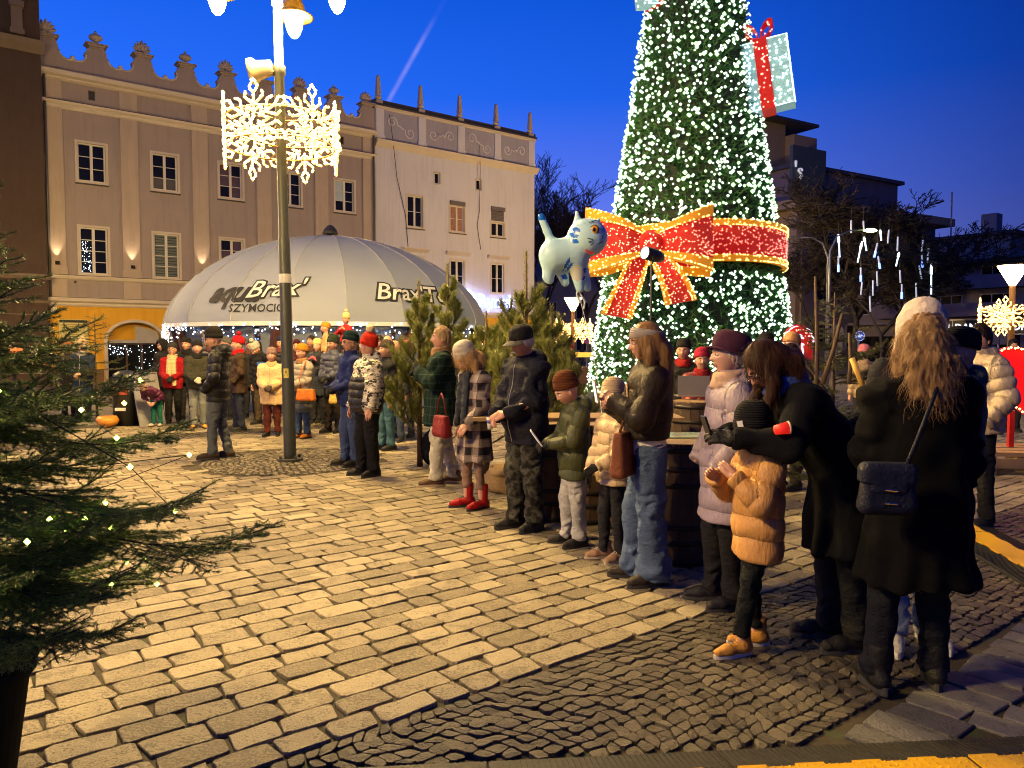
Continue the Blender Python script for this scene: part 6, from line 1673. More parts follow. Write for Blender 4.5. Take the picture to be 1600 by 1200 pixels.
# ------------------------------------------------------------------ conifers
M_BARK = plain('brown_bark', (.10, .062, .035), .9, .35, 20, .6, 60, .008); M_BARKD = plain('grey_brown_twig', (.055, .042, .034), .9, .3, 12, .3)
def leafmat(name, c1, c2, rough=.45):
    t = NT(name); n = t.noise(3.5, 3); n2 = t.noise(30, 2); t.base(t.mix(t.math('MULTIPLY_ADD', n2, .4, t.math('MULTIPLY', n, .6)), c1, c2)); t.rough(rough); return t.m
M_SPR = leafmat('spruce_needles', (.07, .16, .035), (.26, .36, .07)); M_PIN = leafmat('pine_needles', (.13, .17, .03), (.42, .43, .12)); M_SPO = leafmat('dull_spruce_needles', (.03, .045, .012), (.10, .11, .03))
def needles(S, E, per_m, ln, wd, ang, spread3=True, droop=0.0, tipboost=True):
    """S, E arrays of twig segments; returns verts, faces of needle blades set all round the twigs"""
    S = np.asarray(S, dtype=np.float32); E = np.asarray(E, dtype=np.float32); L = np.linalg.norm(E - S, axis=1)
    n = np.maximum((L * per_m).astype(int), 1); idx = np.repeat(np.arange(len(S)), n); N_ = len(idx)
    u = rng.uniform(0, 1, N_)[:, None]; B = S[idx] * (1 - u) + E[idx] * u
    d = (E - S)[idx]; d /= np.linalg.norm(d, axis=1)[:, None] + 1e-9
    r_ = rng.normal(0, 1, (N_, 3)); a = np.cross(d, r_); a /= np.linalg.norm(a, axis=1)[:, None] + 1e-9
    an = np.radians(ang) * rng.uniform(.75, 1.25, N_)[:, None]
    v = d * np.cos(an) + a * np.sin(an); v[:, 2] -= droop; l = ln * rng.uniform(.75, 1.15, N_)[:, None]
    sd = np.cross(v, rng.normal(0, 1, (N_, 3))); sd /= np.linalg.norm(sd, axis=1)[:, None] + 1e-9
    V = np.stack([B - sd * wd / 2, B + sd * wd / 2, B + v * l], 1).reshape(-1, 3)
    return V, np.arange(len(V)).reshape(-1, 3)
def spruce(name, pos, label, H, rad, z0, nb, per_m, nl, nw, mat, sub=True, seed=1, azr=(0, 360), tags='tree', trunk_r=.035, side_step=.055, upturn=.25, group=None, cut=None, droop=.12, dens=1.0, extra=None):
    rs = np.random.RandomState(seed); S, E, TW = [], [], []
    rt = empty(name, pos, 0, label, tags, group)
    def add(a, b, r): S.append(tuple(a)); E.append(tuple(b)); TW.append((a, b, r))
    br = []
    for k in range(nb):
        t = (k + .5) / nb; z = z0 + (H - z0) * t ** 1.0 * .97; az = R(rs.uniform(*azr)); L = rad * (1 - (z - z0) / (H - z0)) ** .8 * rs.uniform(.75, 1.08) + .05
        br.append((z, az, L, rs.uniform(-.05, .12)))
    if extra: br += extra
    for (z, az, L, el) in br:
        d = Vector((math.cos(az), math.sin(az), 0)); p = Vector((0, 0, z)); n = max(int(L / .06), 3); pts = [p]
        for i in range(n):
            s_ = (i + 1) / n; slope = el + .35 - droop * 5.5 * math.sin(math.pi * min(s_ * .9, 1)) * .6 + upturn * s_ ** 2
            if cut is None: pass
            dd = Vector((d.x, d.y, slope)).normalized(); pts.append(pts[-1] + dd * L / n + Vector((rs.normal(0, .004), rs.normal(0, .004), rs.normal(0, .003))))
        for i in range(n):
            add(pts[i], pts[i + 1], .008 * (1 - i / n) + .002)
        ns = int(L / side_step)
        for j in range(1, ns + 1):
            s_ = j / ns; k_ = min(int(s_ * n), n - 1); q_ = pts[k_].lerp(pts[k_ + 1], s_ * n - k_ if k_ < n - 1 or s_ < 1 else 1)
            fw = (pts[k_ + 1] - pts[k_]).normalized(); sd = fw.cross(Vector((0, 0, 1))).normalized()
            for sg in (-1, 1):
                l2 = (.10 + .30 * L * (1 - s_) ** .8 * min(s_ * 4, 1)) * rs.uniform(.7, 1.15) * dens
                a_ = R(rs.uniform(42, 60)); dr = (fw * math.cos(a_) + sd * sg * math.sin(a_) + Vector((0, 0, rs.uniform(-.22, .06)))).normalized()
                e1 = q_ + dr * l2 * .5; e2 = e1 + (dr + fw * .25 + Vector((0, 0, .06))).normalized() * l2 * .5
                add(q_, e1, .003); add(e1, e2, .002)
                if sub and l2 > .12:
                    for u in np.arange(.25, .95, .055 / l2 * (1 if sub is True else sub)):
                        b_ = q_.lerp(e2, u)
                        for s2 in (-1, 1):
                            l3 = l2 * .42 * (1 - u) + .035; d3 = (dr * math.cos(.8) + dr.cross(Vector((0, 0, 1))).normalized() * s2 * math.sin(.8) + Vector((0, 0, rs.uniform(-.25, .05)))).normalized()
                            add(b_, b_ + d3 * l3, .0015)
    V, F = needles(S, E, per_m, nl, nw, 48)
    cr = link('crown', np_mesh('crown', V, F, mat, False), rt)
    m = MB(); m.tube([(0, 0, 0), (0, 0, H * .5), (0, 0, H)], [trunk_r, trunk_r * .6, .006], 8); m.build('trunk', M_BARK, rt, True)
    # woody twigs
    V, F = [], []; n = 0
    A = np.array([a for a, b, r in TW]); B = np.array([tuple(b) for a, b, r in TW]); Rr = np.array([r for a, b, r in TW])[:, None]
    d = B - A; d /= np.linalg.norm(d, axis=1)[:, None] + 1e-9; x = np.cross(d, np.array([.1, .2, 1.])); x /= np.linalg.norm(x, axis=1)[:, None] + 1e-9; y = np.cross(d, x)
    o = [x, -.5 * x + .87 * y, -.5 * x - .87 * y]; V = np.stack([A + o[i] * Rr for i in range(3)] + [B + o[i] * Rr * .8 for i in range(3)], 1).reshape(-1, 3)
    F = (np.array([[0, 1, 4, 3], [1, 2, 5, 4], [2, 0, 3, 5]])[None] + 6 * np.arange(len(A))[:, None, None]).reshape(-1, 4)
    link('branches', np_mesh('branches', V, F, M_BARKD, False), rt)
    return rt, S, E
# the near spruce in its dark pot at the left edge
NS = Vector((-1.98, 2.62, 0)); 
ex = [(.98, R(7), 1.10, -.22), (1.06, R(16), .85, -.20), (1.12, R(-4), .85, -.25), (1.28, R(22), .80, -.2), (.86, R(-20), .7, -.3), (1.42, R(8), .66, -.1), (.80, R(30), .7, -.3), (.72, R(-12), .7, -.3), (1.52, R(-15), .62, 0),  (1.36, R(-28), .72, -.05)]
ns_, S_n, E_n = spruce('potted_spruce', NS, 'large dark green spruce with a few green fairy lights filling the left edge', 2.3, .72, .56, 84, 700, .0165, .0028, M_SPR, seed=5, trunk_r=.04, upturn=.5, droop=.16, extra=ex)
pts = [(rng.uniform(.15, .75), rng.uniform(-.45, .5), rng.uniform(.55, 1.45)) for _ in range(26)]
led_cluster('fairy_lights', pts, .011, emit('green_yellow_led', (.75, 1.0, .12), 14), ns_)
m = MB(); m.tube([Vector(p) for p in sorted(pts, key=lambda p: math.atan2(p[1], p[0]) + p[2] * 3)], .0018, 4); m.build('light_cable', M_RUB, ns_)
PP = gnd(0, 1060, .50); 
m = MB(); m.lathe([(.20, 0), (.26, .42), (.28, .42), (.285, .49), (.26, .495), (.24, .44), (0, .43)], 36, (.0, 0, 0)); m.build('pot', plain('dark_glazed_pot', (.014, .018, .018), .85, .3, 3, .1, spec=.05), ns_, True)
# small spruce by the bin, seen against the arched shop front
p = gnd(152, 655); p = Vector((p.x, p.y, 0)); spruce('spruce_tree', p, 'small spruce standing before the arched shop entrance', 2.25, .95, .25, 40, 200, .030, .007, M_SPO, sub=False, seed=8, side_step=.09, trunk_r=.03)
p = gnd(1318, 800); spruce('spruce_tree', Vector((p.x, p.y + .3, 0)), 'sparse spruce behind the man bending over the boy', 2.1, .95, .15, 46, 330, .022, .0042, M_SPO, sub=1.6, seed=12, side_step=.06, trunk_r=.035, dens=1.0, upturn=.6)
t = NT('led'); 
def stick(px, py, px2, py2, D, r=.02, mt=M_BARK, lab='cut'):
    return at(px, py, D), at(px2, py2, D + .05)
sk = empty('bundle_of_stakes', (0, 0, 0), 0, 'lopped bare trunks and stakes sticking up out of the spruce', 'stakes'); o0 = at(1290, 600, 6.4); sk.location = o0
for (a, b, c, d, r) in ((1275, 640, 1274, 432, .016), (1285, 600, 1316, 490, .018), (1268, 610, 1240, 575, .012), (1327, 600, 1327, 520, .016), (1290, 610, 1250, 560, .010)):
    m = MB(); p0, p1 = stick(a, b, c, d, 6.4); m.tube([p0 - o0, p0.lerp(p1, .5) - o0 + Vector((.012, 0, 0)), p1 - o0], [r * 1.2, r, r * .7], 7); m.build('stake', M_BARK, sk, True)
gs = empty('lit_cane', at(1345, 590, 5.8), 0, 'thin yellow lit pole leaning out of the sparse spruce', 'pole'); m = MB(); p0, p1 = at(1352, 612, 5.8), at(1331, 560, 5.8); m.tube([p0 - gs.location, p1 - gs.location], .022, 8); m.build('tube', plain('golden_tube', (.75, .45, .08), .4), gs, True)
# long needled pines behind the row of people
def pine(pos, H, seed, label, rad=.75, tilt=0.0, nb=22, leader=.5):
    rs = np.random.RandomState(seed); rt = empty('pine_tree', pos, 0, label, 'tree', 'young pines behind the onlookers'); S, E, TW = [], [], []
    def shoot(p, d, L, r, lev):
        n = 4; q_ = p
        for i in range(n):
            d = (d + Vector((0, 0, .10)) + Vector(rs.normal(0, .05, 3))).normalized(); e_ = q_ + d * L / n; TW.append((q_, e_, r * (1 - .15 * i)))
            if (lev == 0 and i >= 1) or lev > 0: S.append(tuple(q_)); E.append(tuple(e_))
            q_ = e_
            if lev < 2 and i >= 1:
                for _ in range(3 if lev == 0 else 2):
                    a = rs.uniform(0, 6.28); o = Vector((math.cos(a), math.sin(a), .55)); shoot(q_, (d * .9 + o * .8).normalized(), L * rs.uniform(.32, .5), r * .6, lev + 1)
    for k in range(nb):
        t = k / nb; z = .35 + (H - .35 - leader * .7) * t; a = k * 2.4 + rs.uniform(-.3, .3); L = rad * (1 - t * .66) * rs.uniform(.8, 1.1)
        shoot(Vector((0, 0, z)), Vector((math.cos(a), math.sin(a), .45 + .9 * t)).normalized(), L, .011, 0)
    TW.append((Vector((0, 0, H - leader * .6)), Vector((0, 0, H)), .012)); S.append((0, 0, H - leader * .5)); E.append((0, 0, H))
    V, F = needles(S, E, 420, .075, .0055, 33); link('crown', np_mesh('crown', V, F, M_PIN, False), rt)
    m = MB(); m.tube([(0, 0, 0), (0, 0, H * .5), (0, 0, H)], [.04, .026, .010], 8); m.build('trunk', M_BARK, rt, True)
    m = MB()
    for a, b, r in TW: m.tube([a, b], [r, r * .8], 4, cap=False)
    m.build('branches', M_BARK, rt)
    return rt
def gz(px, D): p = at(px, 540, D); return Vector((p.x, p.y, 0))
pine(gz(655, 10.0), 2.42, 3, 'young pine with pale tips left of the man in the green tartan coat', .52)
pine(gz(700, 9.9), 2.62, 4, 'young pine rising behind the man in the green tartan coat', .50)
pine(gz(822, 8.6), 2.62, 5, 'tallest young pine with bare leader behind the old man in the cap', .66, leader=.9)
pine(gz(862, 8.4), 2.0, 6, 'low young pine right of the old man in the cap', .55)
pine(gz(760, 9.4), 2.0, 7, 'low young pine behind the woman in the plaid coat', .5)
# clipped cypress in a pot by the ochre wall
cp = gz(265, 26); cy = empty('potted_cypress', cp, 0, 'small clipped cypress in a square pot by the ochre wall', 'potted plant')
m = MB(); m.box((0, 0, .25), (.55, .55, .5), taper=1.1); m.build('planter', plain('stone_planter', (.3, .24, .17), .8), cy)
S = []; E = []
for k in range(420):
    z = rng.uniform(.5, 1.75); r_ = .34 * (1 - (z - .5) / 1.3) ** .7; a = rng.uniform(0, 6.28); p = Vector((r_ * .6 * math.cos(a), r_ * .6 * math.sin(a), z)); S.append(tuple(p)); E.append((r_ * 1.1 * math.cos(a), r_ * 1.1 * math.sin(a), z + .12))
V, F = needles(S, E, 70, .05, .014, 40); link('foliage', np_mesh('foliage', V, F, leafmat('cypress_green', (.01, .02, .008), (.03, .05, .02)), False), cy)
# ------------------------------------------------------------------ bare trees
def bare_tree(pos, H, seed, label, spread=1.0, up=.6, lev=6, r0=.22, group='bare trees round the square', droop=0.0, mat=None, twigs=1.0):
    rs = np.random.RandomState(seed); A, B, RA, RB = [], [], [], []
    def grow(p, d, L, r, k):
        n = 3
        for i in range(n):
            d2 = (d + Vector(rs.normal(0, .10, 3)) + Vector((0, 0, .03 * up - droop * (k > 3) * .12))).normalized(); e_ = p + d2 * L / n
            A.append(tuple(p)); B.append(tuple(e_)); RA.append(r * (1 - .12 * i)); RB.append(r * (1 - .12 * (i + 1))); p = e_; d = d2
            if k > 1 and i < n - 1 and k < lev:
                a = rs.uniform(0, 6.28); o = Vector((math.cos(a), math.sin(a), rs.uniform(-.1, .5))); grow(p, (d * .6 + o * .8 * spread).normalized(), L * rs.uniform(.45, .65), r * .45, k + 1 + (rs.rand() < .3))
        if k < lev:
            for _ in range(2 if rs.rand() < .55 else 3):
                a = rs.uniform(0, 6.28); o = Vector((math.cos(a), math.sin(a), rs.uniform(-.1, .4))); grow(p, (d * 1.0 + o * .62 * spread).normalized(), L * rs.uniform(.62, .84), r * .64, k + 1)
    grow(Vector((0, 0, 0)), Vector((0, 0, 1)), H * .30, r0, 0)
    A, B = np.array(A), np.array(B); RA, RB = np.array(RA)[:, None], np.maximum(np.array(RB)[:, None], .006)
    d = B - A; d /= np.linalg.norm(d, axis=1)[:, None] + 1e-9; x = np.cross(d, np.array([.1, .2, 1.])); x /= np.linalg.norm(x, axis=1)[:, None] + 1e-9; y = np.cross(d, x); o = [x, -.5 * x + .87 * y, -.5 * x - .87 * y]
    RA = np.maximum(RA, .020); RB = np.maximum(RB, .014); zs_ = H / B[:, 2].max(); A *= zs_; B *= zs_; top_ = A[A[:, 2] > H * .5].mean(0); sh_ = (A[:, 2:] / H) * top_[None, :2]; A[:, :2] -= sh_; B[:, :2] -= (B[:, 2:] / H) * top_[None, :2]
    V = np.stack([A + o[i] * RA for i in range(3)] + [B + o[i] * RB for i in range(3)], 1).reshape(-1, 3)
    F = (np.array([[0, 1, 4, 3], [1, 2, 5, 4], [2, 0, 3, 5]])[None] + 6 * np.arange(len(A))[:, None, None])
    rt = empty('bare_tree', pos, 0, label, 'tree', group); tr = (RA[:, 0] > r0 * .34); mt = mat or M_BARKD
    link('trunk', np_mesh('trunk', V, F[tr].reshape(-1, 4), mt, True), rt); 
    link('crown', np_mesh('crown', V, F[~tr].reshape(-1, 4), mt, False), rt)
    return rt, B[~tr]
M_TW = plain('dark_twigs', (.032, .027, .025), .9, .2, 3, 0)
bare_tree(gz(862, 62), 17, 21, 'bare tree just right of the white house', .8, lev=7, mat=M_TW)
bare_tree(gz(908, 58), 14.5, 22, 'bare tree above the cat balloon', .9, lev=7, mat=M_TW)
bare_tree(gz(955, 64), 15.5, 23, 'bare tree touching the left flank of the lit Christmas tree', .9, lev=7, mat=M_TW)
T1, tips1 = bare_tree(gz(1338, 40), 10.8, 24, 'bare tree hung with falling light tubes left of the tapering one', 1.15, lev=8, droop=.6, mat=M_TW, r0=.25)
T2, tips2 = bare_tree(gz(1428, 41), 9.6, 25, 'tapering bare tree hung with light tubes before the balcony block', 1.0, lev=8, droop=.5, mat=M_TW, r0=.22)
bare_tree(gz(1265, 43), 8.0, 26, 'low bare tree lit from below beside the Christmas tree', 1.2, lev=7, droop=.5, mat=M_TW, r0=.15)
bare_tree(gz(1380, 36), 7.0, 27, 'low tangled bare tree under the light tubes', 1.3, lev=7, droop=.5, mat=M_TW, r0=.15)
# meteor shower light tubes
M_MT = emit('meteor_tube_white', (.55, .75, 1.0), 2.2); M_MTB = emit('meteor_tube_blue', (.12, .25, 1.0), 4); M_MTD = emit('meteor_tube_dim', (.55, .65, .9), .45)  # dim tube material glows faintly so that the clear tubes look pale
tubes = [(1310, 366, 1312, 402, 1), (1310, 400, 1310, 425, 2), (1330, 344, 1330, 364, 0), (1349, 345, 1350, 362, 0), (1347, 377, 1340, 410, 1), (1350, 370, 1354, 392, 1), (1375, 359, 1377, 376, 1), (1389, 359, 1387, 380, 0), (1371, 380, 1366, 402, 2),
         (1372, 400, 1375, 420, 2), (1403, 370, 1402, 392, 0), (1405, 394, 1400, 416, 1), (1442, 375, 1440, 392, 0), (1440, 392, 1441, 418, 2), (1451, 388, 1449, 410, 0), (1436, 415, 1440, 436, 0), (1455, 412, 1455, 460, 1), (1345, 418, 1345, 440, 2), (1347, 441, 1345, 461, 0),
         (1370, 424, 1371, 447, 0), (1364, 438, 1364, 462, 0), (1406, 422, 1407, 442, 0), (1409, 444, 1409, 467, 2), (1431, 442, 1432, 466, 0), (1452, 463, 1453, 486, 0), (1359, 463, 1360, 487, 0)]
ORD = 'first second third fourth fifth sixth seventh eighth ninth tenth eleventh twelfth thirteenth fourteenth'.split(); seen_ = {}
for k, (a, b, c, d, kd) in enumerate(sorted(tubes)):
    seen_[kd] = seen_.get(kd, 0) + 1
    D = 33.0 if a < 1420 else 34.5; p0 = at(a, b, D); p1 = at(c, d, D); rt = empty('light_tube', p0, 0, ('unlit clear tube', 'white glowing tube', 'blue tipped tube')[kd] + ' in the bare trees, ' + ORD[seen_[kd] - 1] + ' of its kind from the left', 'light tube', 'meteor light tubes in the bare trees')
    m = MB(); m.tube([(0, 0, 0), p1 - p0], .032, 6); m.build('tube', [M_MTD, M_MT, M_MTD][kd] if kd != 1 else M_MT, rt, True)
    m = MB(); q0 = (p1 - p0) * (.55 if kd == 2 else .1); m.tube([q0, (p1 - p0) * (1.0 if kd == 2 else .35)], .045 if kd else .036, 6); 
    if kd: m.build('lit_drop', M_MTB if kd == 2 else emit('meteor_core', (.8, .95, 1.0), 6), rt, True)
    m = MB(); m.tube([(0, 0, .5), (0, 0, 0)], .01, 3); m.build('cord', M_RUB, rt)

# ------------------------------------------------------------------ barrels, sack, bin, heart, signs
M_STAVE = plain('old_oak', (.060, .034, .018), .7, .4, 7, .5, 50, .008); M_HOOP = plain('rusty_hoop', (.035, .03, .028), .5, .3, 8, .3, metal=.7)
def barrel(pos, label, h=.88, r=.28, top=None):
    rt = empty('barrel', pos, rng.uniform(0, 1), label, 'barrel', 'barrels used as standing tables'); n = 18
    for k in range(n):
        m = MB(); V = []; a0, a1 = 2 * math.pi * k / n + .008, 2 * math.pi * (k + 1) / n - .008; zs = [0, .12, .3, .5, .7, .88, 1]
        rr = [r * (.82 + .18 * math.sin(math.pi * (.08 + .84 * z)) ) * (1 + rng.uniform(-.004, .004)) for z in zs]
        for z, q_ in zip(zs, rr): V += [(math.cos(a0) * q_, math.sin(a0) * q_, z * h), (math.cos(a1) * q_, math.sin(a1) * q_, z * h)]
        m.add(V, [(2 * i, 2 * i + 1, 2 * i + 3, 2 * i + 2) for i in range(len(zs) - 1)]); m.build('stave', M_STAVE, rt, False)
    for z in (.04, .2, .33, .67, .80, .95):
        q_ = r * (.82 + .18 * math.sin(math.pi * (.08 + .84 * z))) + .004; m = MB(); m.lathe([(q_ - .01, z * h - .018), (q_ + .001, z * h - .018), (q_ + .001, z * h + .018), (q_ - .01, z * h + .018)], 24, ); m.build('hoop', M_HOOP, rt, True)
    m = MB(); m.lathe([(r * .84, h - .045), (r * .84, h - .03), (0, h - .03)], 24); m.lathe([(r * .80, h - .02), (r * .86, h - .02), (r * .86, h + .004), (r * .80, h + .004)], 24); m.build('lid', plain('pale_worn_oak', (.26, .17, .085), .55, .3, 9, .3), rt)
    return rt
for px, py, lab in ((1058, 873, 'dark oak barrel table just behind the wide blue jeans'), (915, 812, 'dark barrel behind the boy in the olive jacket'), (862, 808, 'dark barrel between the old man and the olive jacket'), (985, 822, 'dark barrel behind the child in the cream jacket')):
    p = gnd(px, py); barrel(Vector((p.x, p.y, 0)), lab)
tb = empty('plank_counter', at(905, 540, 7.3), 0, 'wooden plank counter across the barrels behind the olive jacket', 'counter'); tb.location.z = .885
for k in range(3): m = MB(); m.bb(-1.0, .95, -.27 + k * .185, -.09 + k * .185, 0, .032); m.build('plank', plain('pale_worn_oak', (.26, .17, .085), .55, .3, 9, .3), tb)
p = gnd(1085, 775); barrel(Vector((p.x, p.y, 0)), 'oak barrel table further back between the leather jacket and the lilac coat', h=1.0)
p = gnd(1090, 800); tt = empty('glass_table_top', Vector((p.x - .1, p.y - .1, 1.0)) + Vector((0, 0, 0)), 0, 'pale glass board lying on the barrel and catching green light', 'table top'); tt.location.z = .885; tt.location.x = gnd(1066, 873).x + .03; tt.location.y = gnd(1066, 873).y + .25
m = MB(); m.bb(-.30, .32, -.16, .16, .002, .012); m.build('board', plain('green_lit_board', (.30, .40, .34), .12, .1, 3, 0), tt)  # green light on the glass is put into the board's colour
# open laptop shaped card on the far barrel
lp_ = empty('open_laptop', at(1084, 618, 8.2), 0, 'open grey laptop standing on the far barrel in front of the red beanie', 'laptop'); m = MB(); m.bb(-.17, .17, 0, .01, 0, .21); m.bb(-.17, .17, 0, .22, -.012, -.002); m.build('case', plain('grey_laptop_case', (.30, .29, .28), .35, .1, 3, 0, metal=.3), lp_)
# burlap sack
p = gnd(792, 768); sk_ = empty('burlap_sack', Vector((p.x, p.y, 0)), 0, 'squat burlap sack on the paving behind the red boots', 'sack')
f_ = lambda P: np.maximum(smin(ell(P, (0, 0, .14), (.24, .19, .17)), ell(P, (0, 0, .06), (.22, .18, .10)), .05), -P[:, 2] + .002)
V, F = sdf_mesh(f_, (-.32, -.28, -.02), (.32, .28, .4), .012); N_ = vnormals(V, F); V = V + N_ * (vnoise(V * A3(14, 14, 8)) * .014)[:, None]; link('sack', np_mesh('sack', V, F, cloth('wool', (.30, .20, .10))), sk_)
m = MB(); m.lathe([(.21, .20), (.19, .275), (.17, .27), (.17, .22), (0, .21)], 20, fn=lambda a, z: 1 + .05 * math.sin(5 * a)); m.build('rolled_rim', cloth('wool', (.34, .24, .13)), sk_, True)
p = gnd(676, 728); bk = empty('backpack', Vector((p.x, p.y, 0)), R(20), 'black backpack on the ground behind the white trousers', 'backpack')
f_ = lambda P: smin(ell(P, (0, 0, .24), (.16, .11, .24)), ell(P, (0, -.10, .16), (.12, .06, .13)), .03); V, F = sdf_mesh(f_, (-.2, -.2, -.02), (.2, .15, .5), .016); link('bag', np_mesh('bag', V, F, cloth('cloth', (.012, .012, .014))), bk); m = MB(); m.tube([(-.05, 0, .46), (0, 0, .53), (.05, 0, .46)], .012, 5); m.build('handle', cloth('cloth', (.012, .012, .014)), bk)
# litter bin and folding sign
p = gnd(198, 664); bn = empty('litter_bin', Vector((p.x, p.y, 0)), 0, 'black rounded litter bin beside the small spruce', 'litter bin'); m = MB(); m.lathe([(.24, 0), (.24, .9), (.25, .92), (.22, 1.02), (.12, 1.08), (0, 1.09)], 20); m.build('body', plain('black_bin', (.02, .022, .024), .4, .2, 4, .1), bn, True)
m = MB(); m.bb(-.13, .13, -.252, -.20, .62, .78); m.build('opening', plain('rust_red_label', (.35, .06, .03), .5), bn); m = MB(); m.bb(-.1, .1, -.249, -.2, .30, .36); m.build('label', plain('white_sticker', (.6, .6, .58), .6), bn)
p = gnd(226, 664); fs_ = empty('folding_sign', Vector((p.x, p.y, 0)), R(60), 'grey folding pavement sign seen edge on beside the litter bin', 'sign')
for sg in (-1, 1): m = MB(); m.add([(-.28, sg * .28, 0), (.28, sg * .28, 0), (.28, sg * .02, 1.05), (-.28, sg * .02, 1.05), (-.28, sg * .25, 0), (.28, sg * .25, 0), (.28, sg * -.005, 1.05), (-.28, sg * -.005, 1.05)], [(0, 1, 2, 3), (7, 6, 5, 4), (0, 4, 5, 1), (1, 5, 6, 2), (2, 6, 7, 3), (3, 7, 4, 0)]); m.build('board', plain('aluminium', (.4, .4, .42), .4, metal=.6), fs_)
# round stone balls / glowing pumpkin planter seen low between the spruces
p = gnd(168, 668); pk = empty('orange_planter', Vector((p.x, p.y, 0)), 0, 'low round orange planter beside the small spruce', 'planter'); m = MB(); m.lathe([(.08, 0), (.18, .07), (.21, .14), (.17, .22), (.14, .21), (0, .20)], 18); m.build('bowl', plain('orange_glaze', (.55, .22, .03), .4), pk, True)
p = at(22, 565, 13.5); ub = empty('orange_umbrella', Vector((p.x, p.y, 0)), 0, 'orange market umbrella glimpsed through the near spruce at the left edge', 'umbrella')
m = MB(); m.lathe([(.62, 1.22), (.45, 1.40), (.22, 1.50), (0, 1.56)], 10); m.build('canopy', emit('glowing_orange_cloth', (1, .16, .02), .3, (.6, .12, .02)), ub); m = MB(); m.lathe([(.03, 0), (.03, 1.5)], 8); m.build('pole', M_POLE, ub)  # canopy cloth glows by itself, standing in for light shining through
# the red heart on its pallet bench
p = at(1592, 540, 9.8); ht = empty('heart_sign', Vector((p.x + .25, p.y, 0)), R(-6), 'big flat red heart edged with warm lights on a timber pallet at the right edge', 'heart decoration')
hp2 = []
for k in range(60):
    a = 2 * math.pi * k / 60; x = 16 * math.sin(a) ** 3; y = 13 * math.cos(a) - 5 * math.cos(2 * a) - 2 * math.cos(3 * a) - math.cos(4 * a); hp2.append((x * .042, 1.12 + y * .036))
m = MB(); m.prism(hp2, -.04, .04); hb = m.build('heart', emit('red_lit_panel', (1, .004, .004), 1.0, (.6, .01, .01)), ht)
m = MB(); m.tube([(x * 1.01, -.05, 1.12 + (z - 1.12) * 1.01) for x, z in hp2], .022, 6, closed=True); m.build('heart_edge', M_RED, ht)
led_cluster('edge_lights', [(x * 1.02, -.075, 1.12 + (z - 1.12) * 1.02) for x, z in hp2] + [((hp2[i][0] + hp2[i - 1][0]) / 2, -.075, (hp2[i][1] + hp2[i - 1][1]) / 2) for i in range(60)], .016, emit('edge_warm', (1, .65, .2), 9), hb)
for x in (-.3, .3): m = MB(); m.bb(x - .03, x + .03, -.03, .03, .28, .75); m.build('post', plain('red_paint_post', (.5, .01, .01), .4), ht)
pb = empty('pallet_bench', Vector((p.x + .25, p.y, 0)), R(-6), 'low bench of timber pallets under the red heart', 'bench'); 
for k in range(4): m = MB(); m.bb(-.9, .9, -.5 + k * .26, -.3 + k * .26, .22, .27); m.build('plank', plain('raw_timber', (.42, .27, .12), .7, .25, 8, .3), pb)
for k in range(3): m = MB(); m.bb(-.9 + k * .8, -.7 + k * .8, -.5, .5, 0, .215); m.build('block', plain('raw_timber', (.42, .27, .12), .7, .25, 8, .3), pb)
m = MB(); m.bb(-.9, .9, -.53, -.505, .08, .20); m.build('front_board', plain('raw_timber', (.42, .27, .12), .7, .25, 8, .3), pb)
# candy cane
cc = empty('candy_cane', at(1258, 540, 11.0), 0, 'glowing red and white candy cane decoration behind the spruce', 'cane decoration'); cc.location.z = 0
pth = [(0.02, 0, .9), (.02, 0, 1.62)] + [(.02 - .13 + .13 * math.cos(a), 0, 1.66 + .14 * math.sin(a)) for a in np.linspace(0, math.pi * 1.12, 10)]
m = MB(); m.tube(pth, .085, 10); o = m.build('cane', M_RED, cc, True)
pl = []
for k in range(len(pth) * 7):
    u = k / (len(pth) * 7 - 1) * (len(pth) - 1); i = min(int(u), len(pth) - 2); q_ = Vector(pth[i]).lerp(Vector(pth[i + 1]), u - i); pl.append(q_ + Vector((.085 * math.cos(k * .42), -.05, .085 * math.sin(k * .42) * .6)))
m = MB(); m.tube(pl, .014, 5); m.build('white_rope', emit('pinkish_white_rope', (1, .75, .95), 1.8), o, True)
led_cluster('red_leds', [tuple(Vector(pth[min(int(u), 10)]) + Vector((rng.uniform(-.05, .05), -.09, rng.uniform(-.05, .3) if u < 1 else 0))) for u in rng.uniform(0, 10.9, 30)], .012, M_RLED, o)
# road signs at the far side
def round_sign(px, py, D, r, fc, lab, back=False):
    p = at(px, py, D); rt = empty('road_sign', Vector((p.x, p.y, 0)), R(6), lab, 'road sign'); m = MB(); m.tube([(0, .04, 0), (0, .04, p.z + r)], .03, 7); m.build('post', plain('galvanised_steel', (.30, .33, .35), .45, metal=.5), rt)
    m = MB(); m.lathe([(r, 0), (r, .02), (0, .02)], 28, (0, 0, p.z), M=Matrix.Rotation(R(90), 3, 'X')); o = m.build('disc', fc, rt); return rt, p.z
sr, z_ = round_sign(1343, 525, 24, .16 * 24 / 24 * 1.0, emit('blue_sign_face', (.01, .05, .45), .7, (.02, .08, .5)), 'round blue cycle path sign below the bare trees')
m = MB()
for sx in (-1, 1): m.tube([(sx * .065 + .045 * math.cos(a), -.026, z_ - .02 + .045 * math.sin(a)) for a in np.linspace(0, 6.28, 14, endpoint=False)], .007, 4, closed=True)
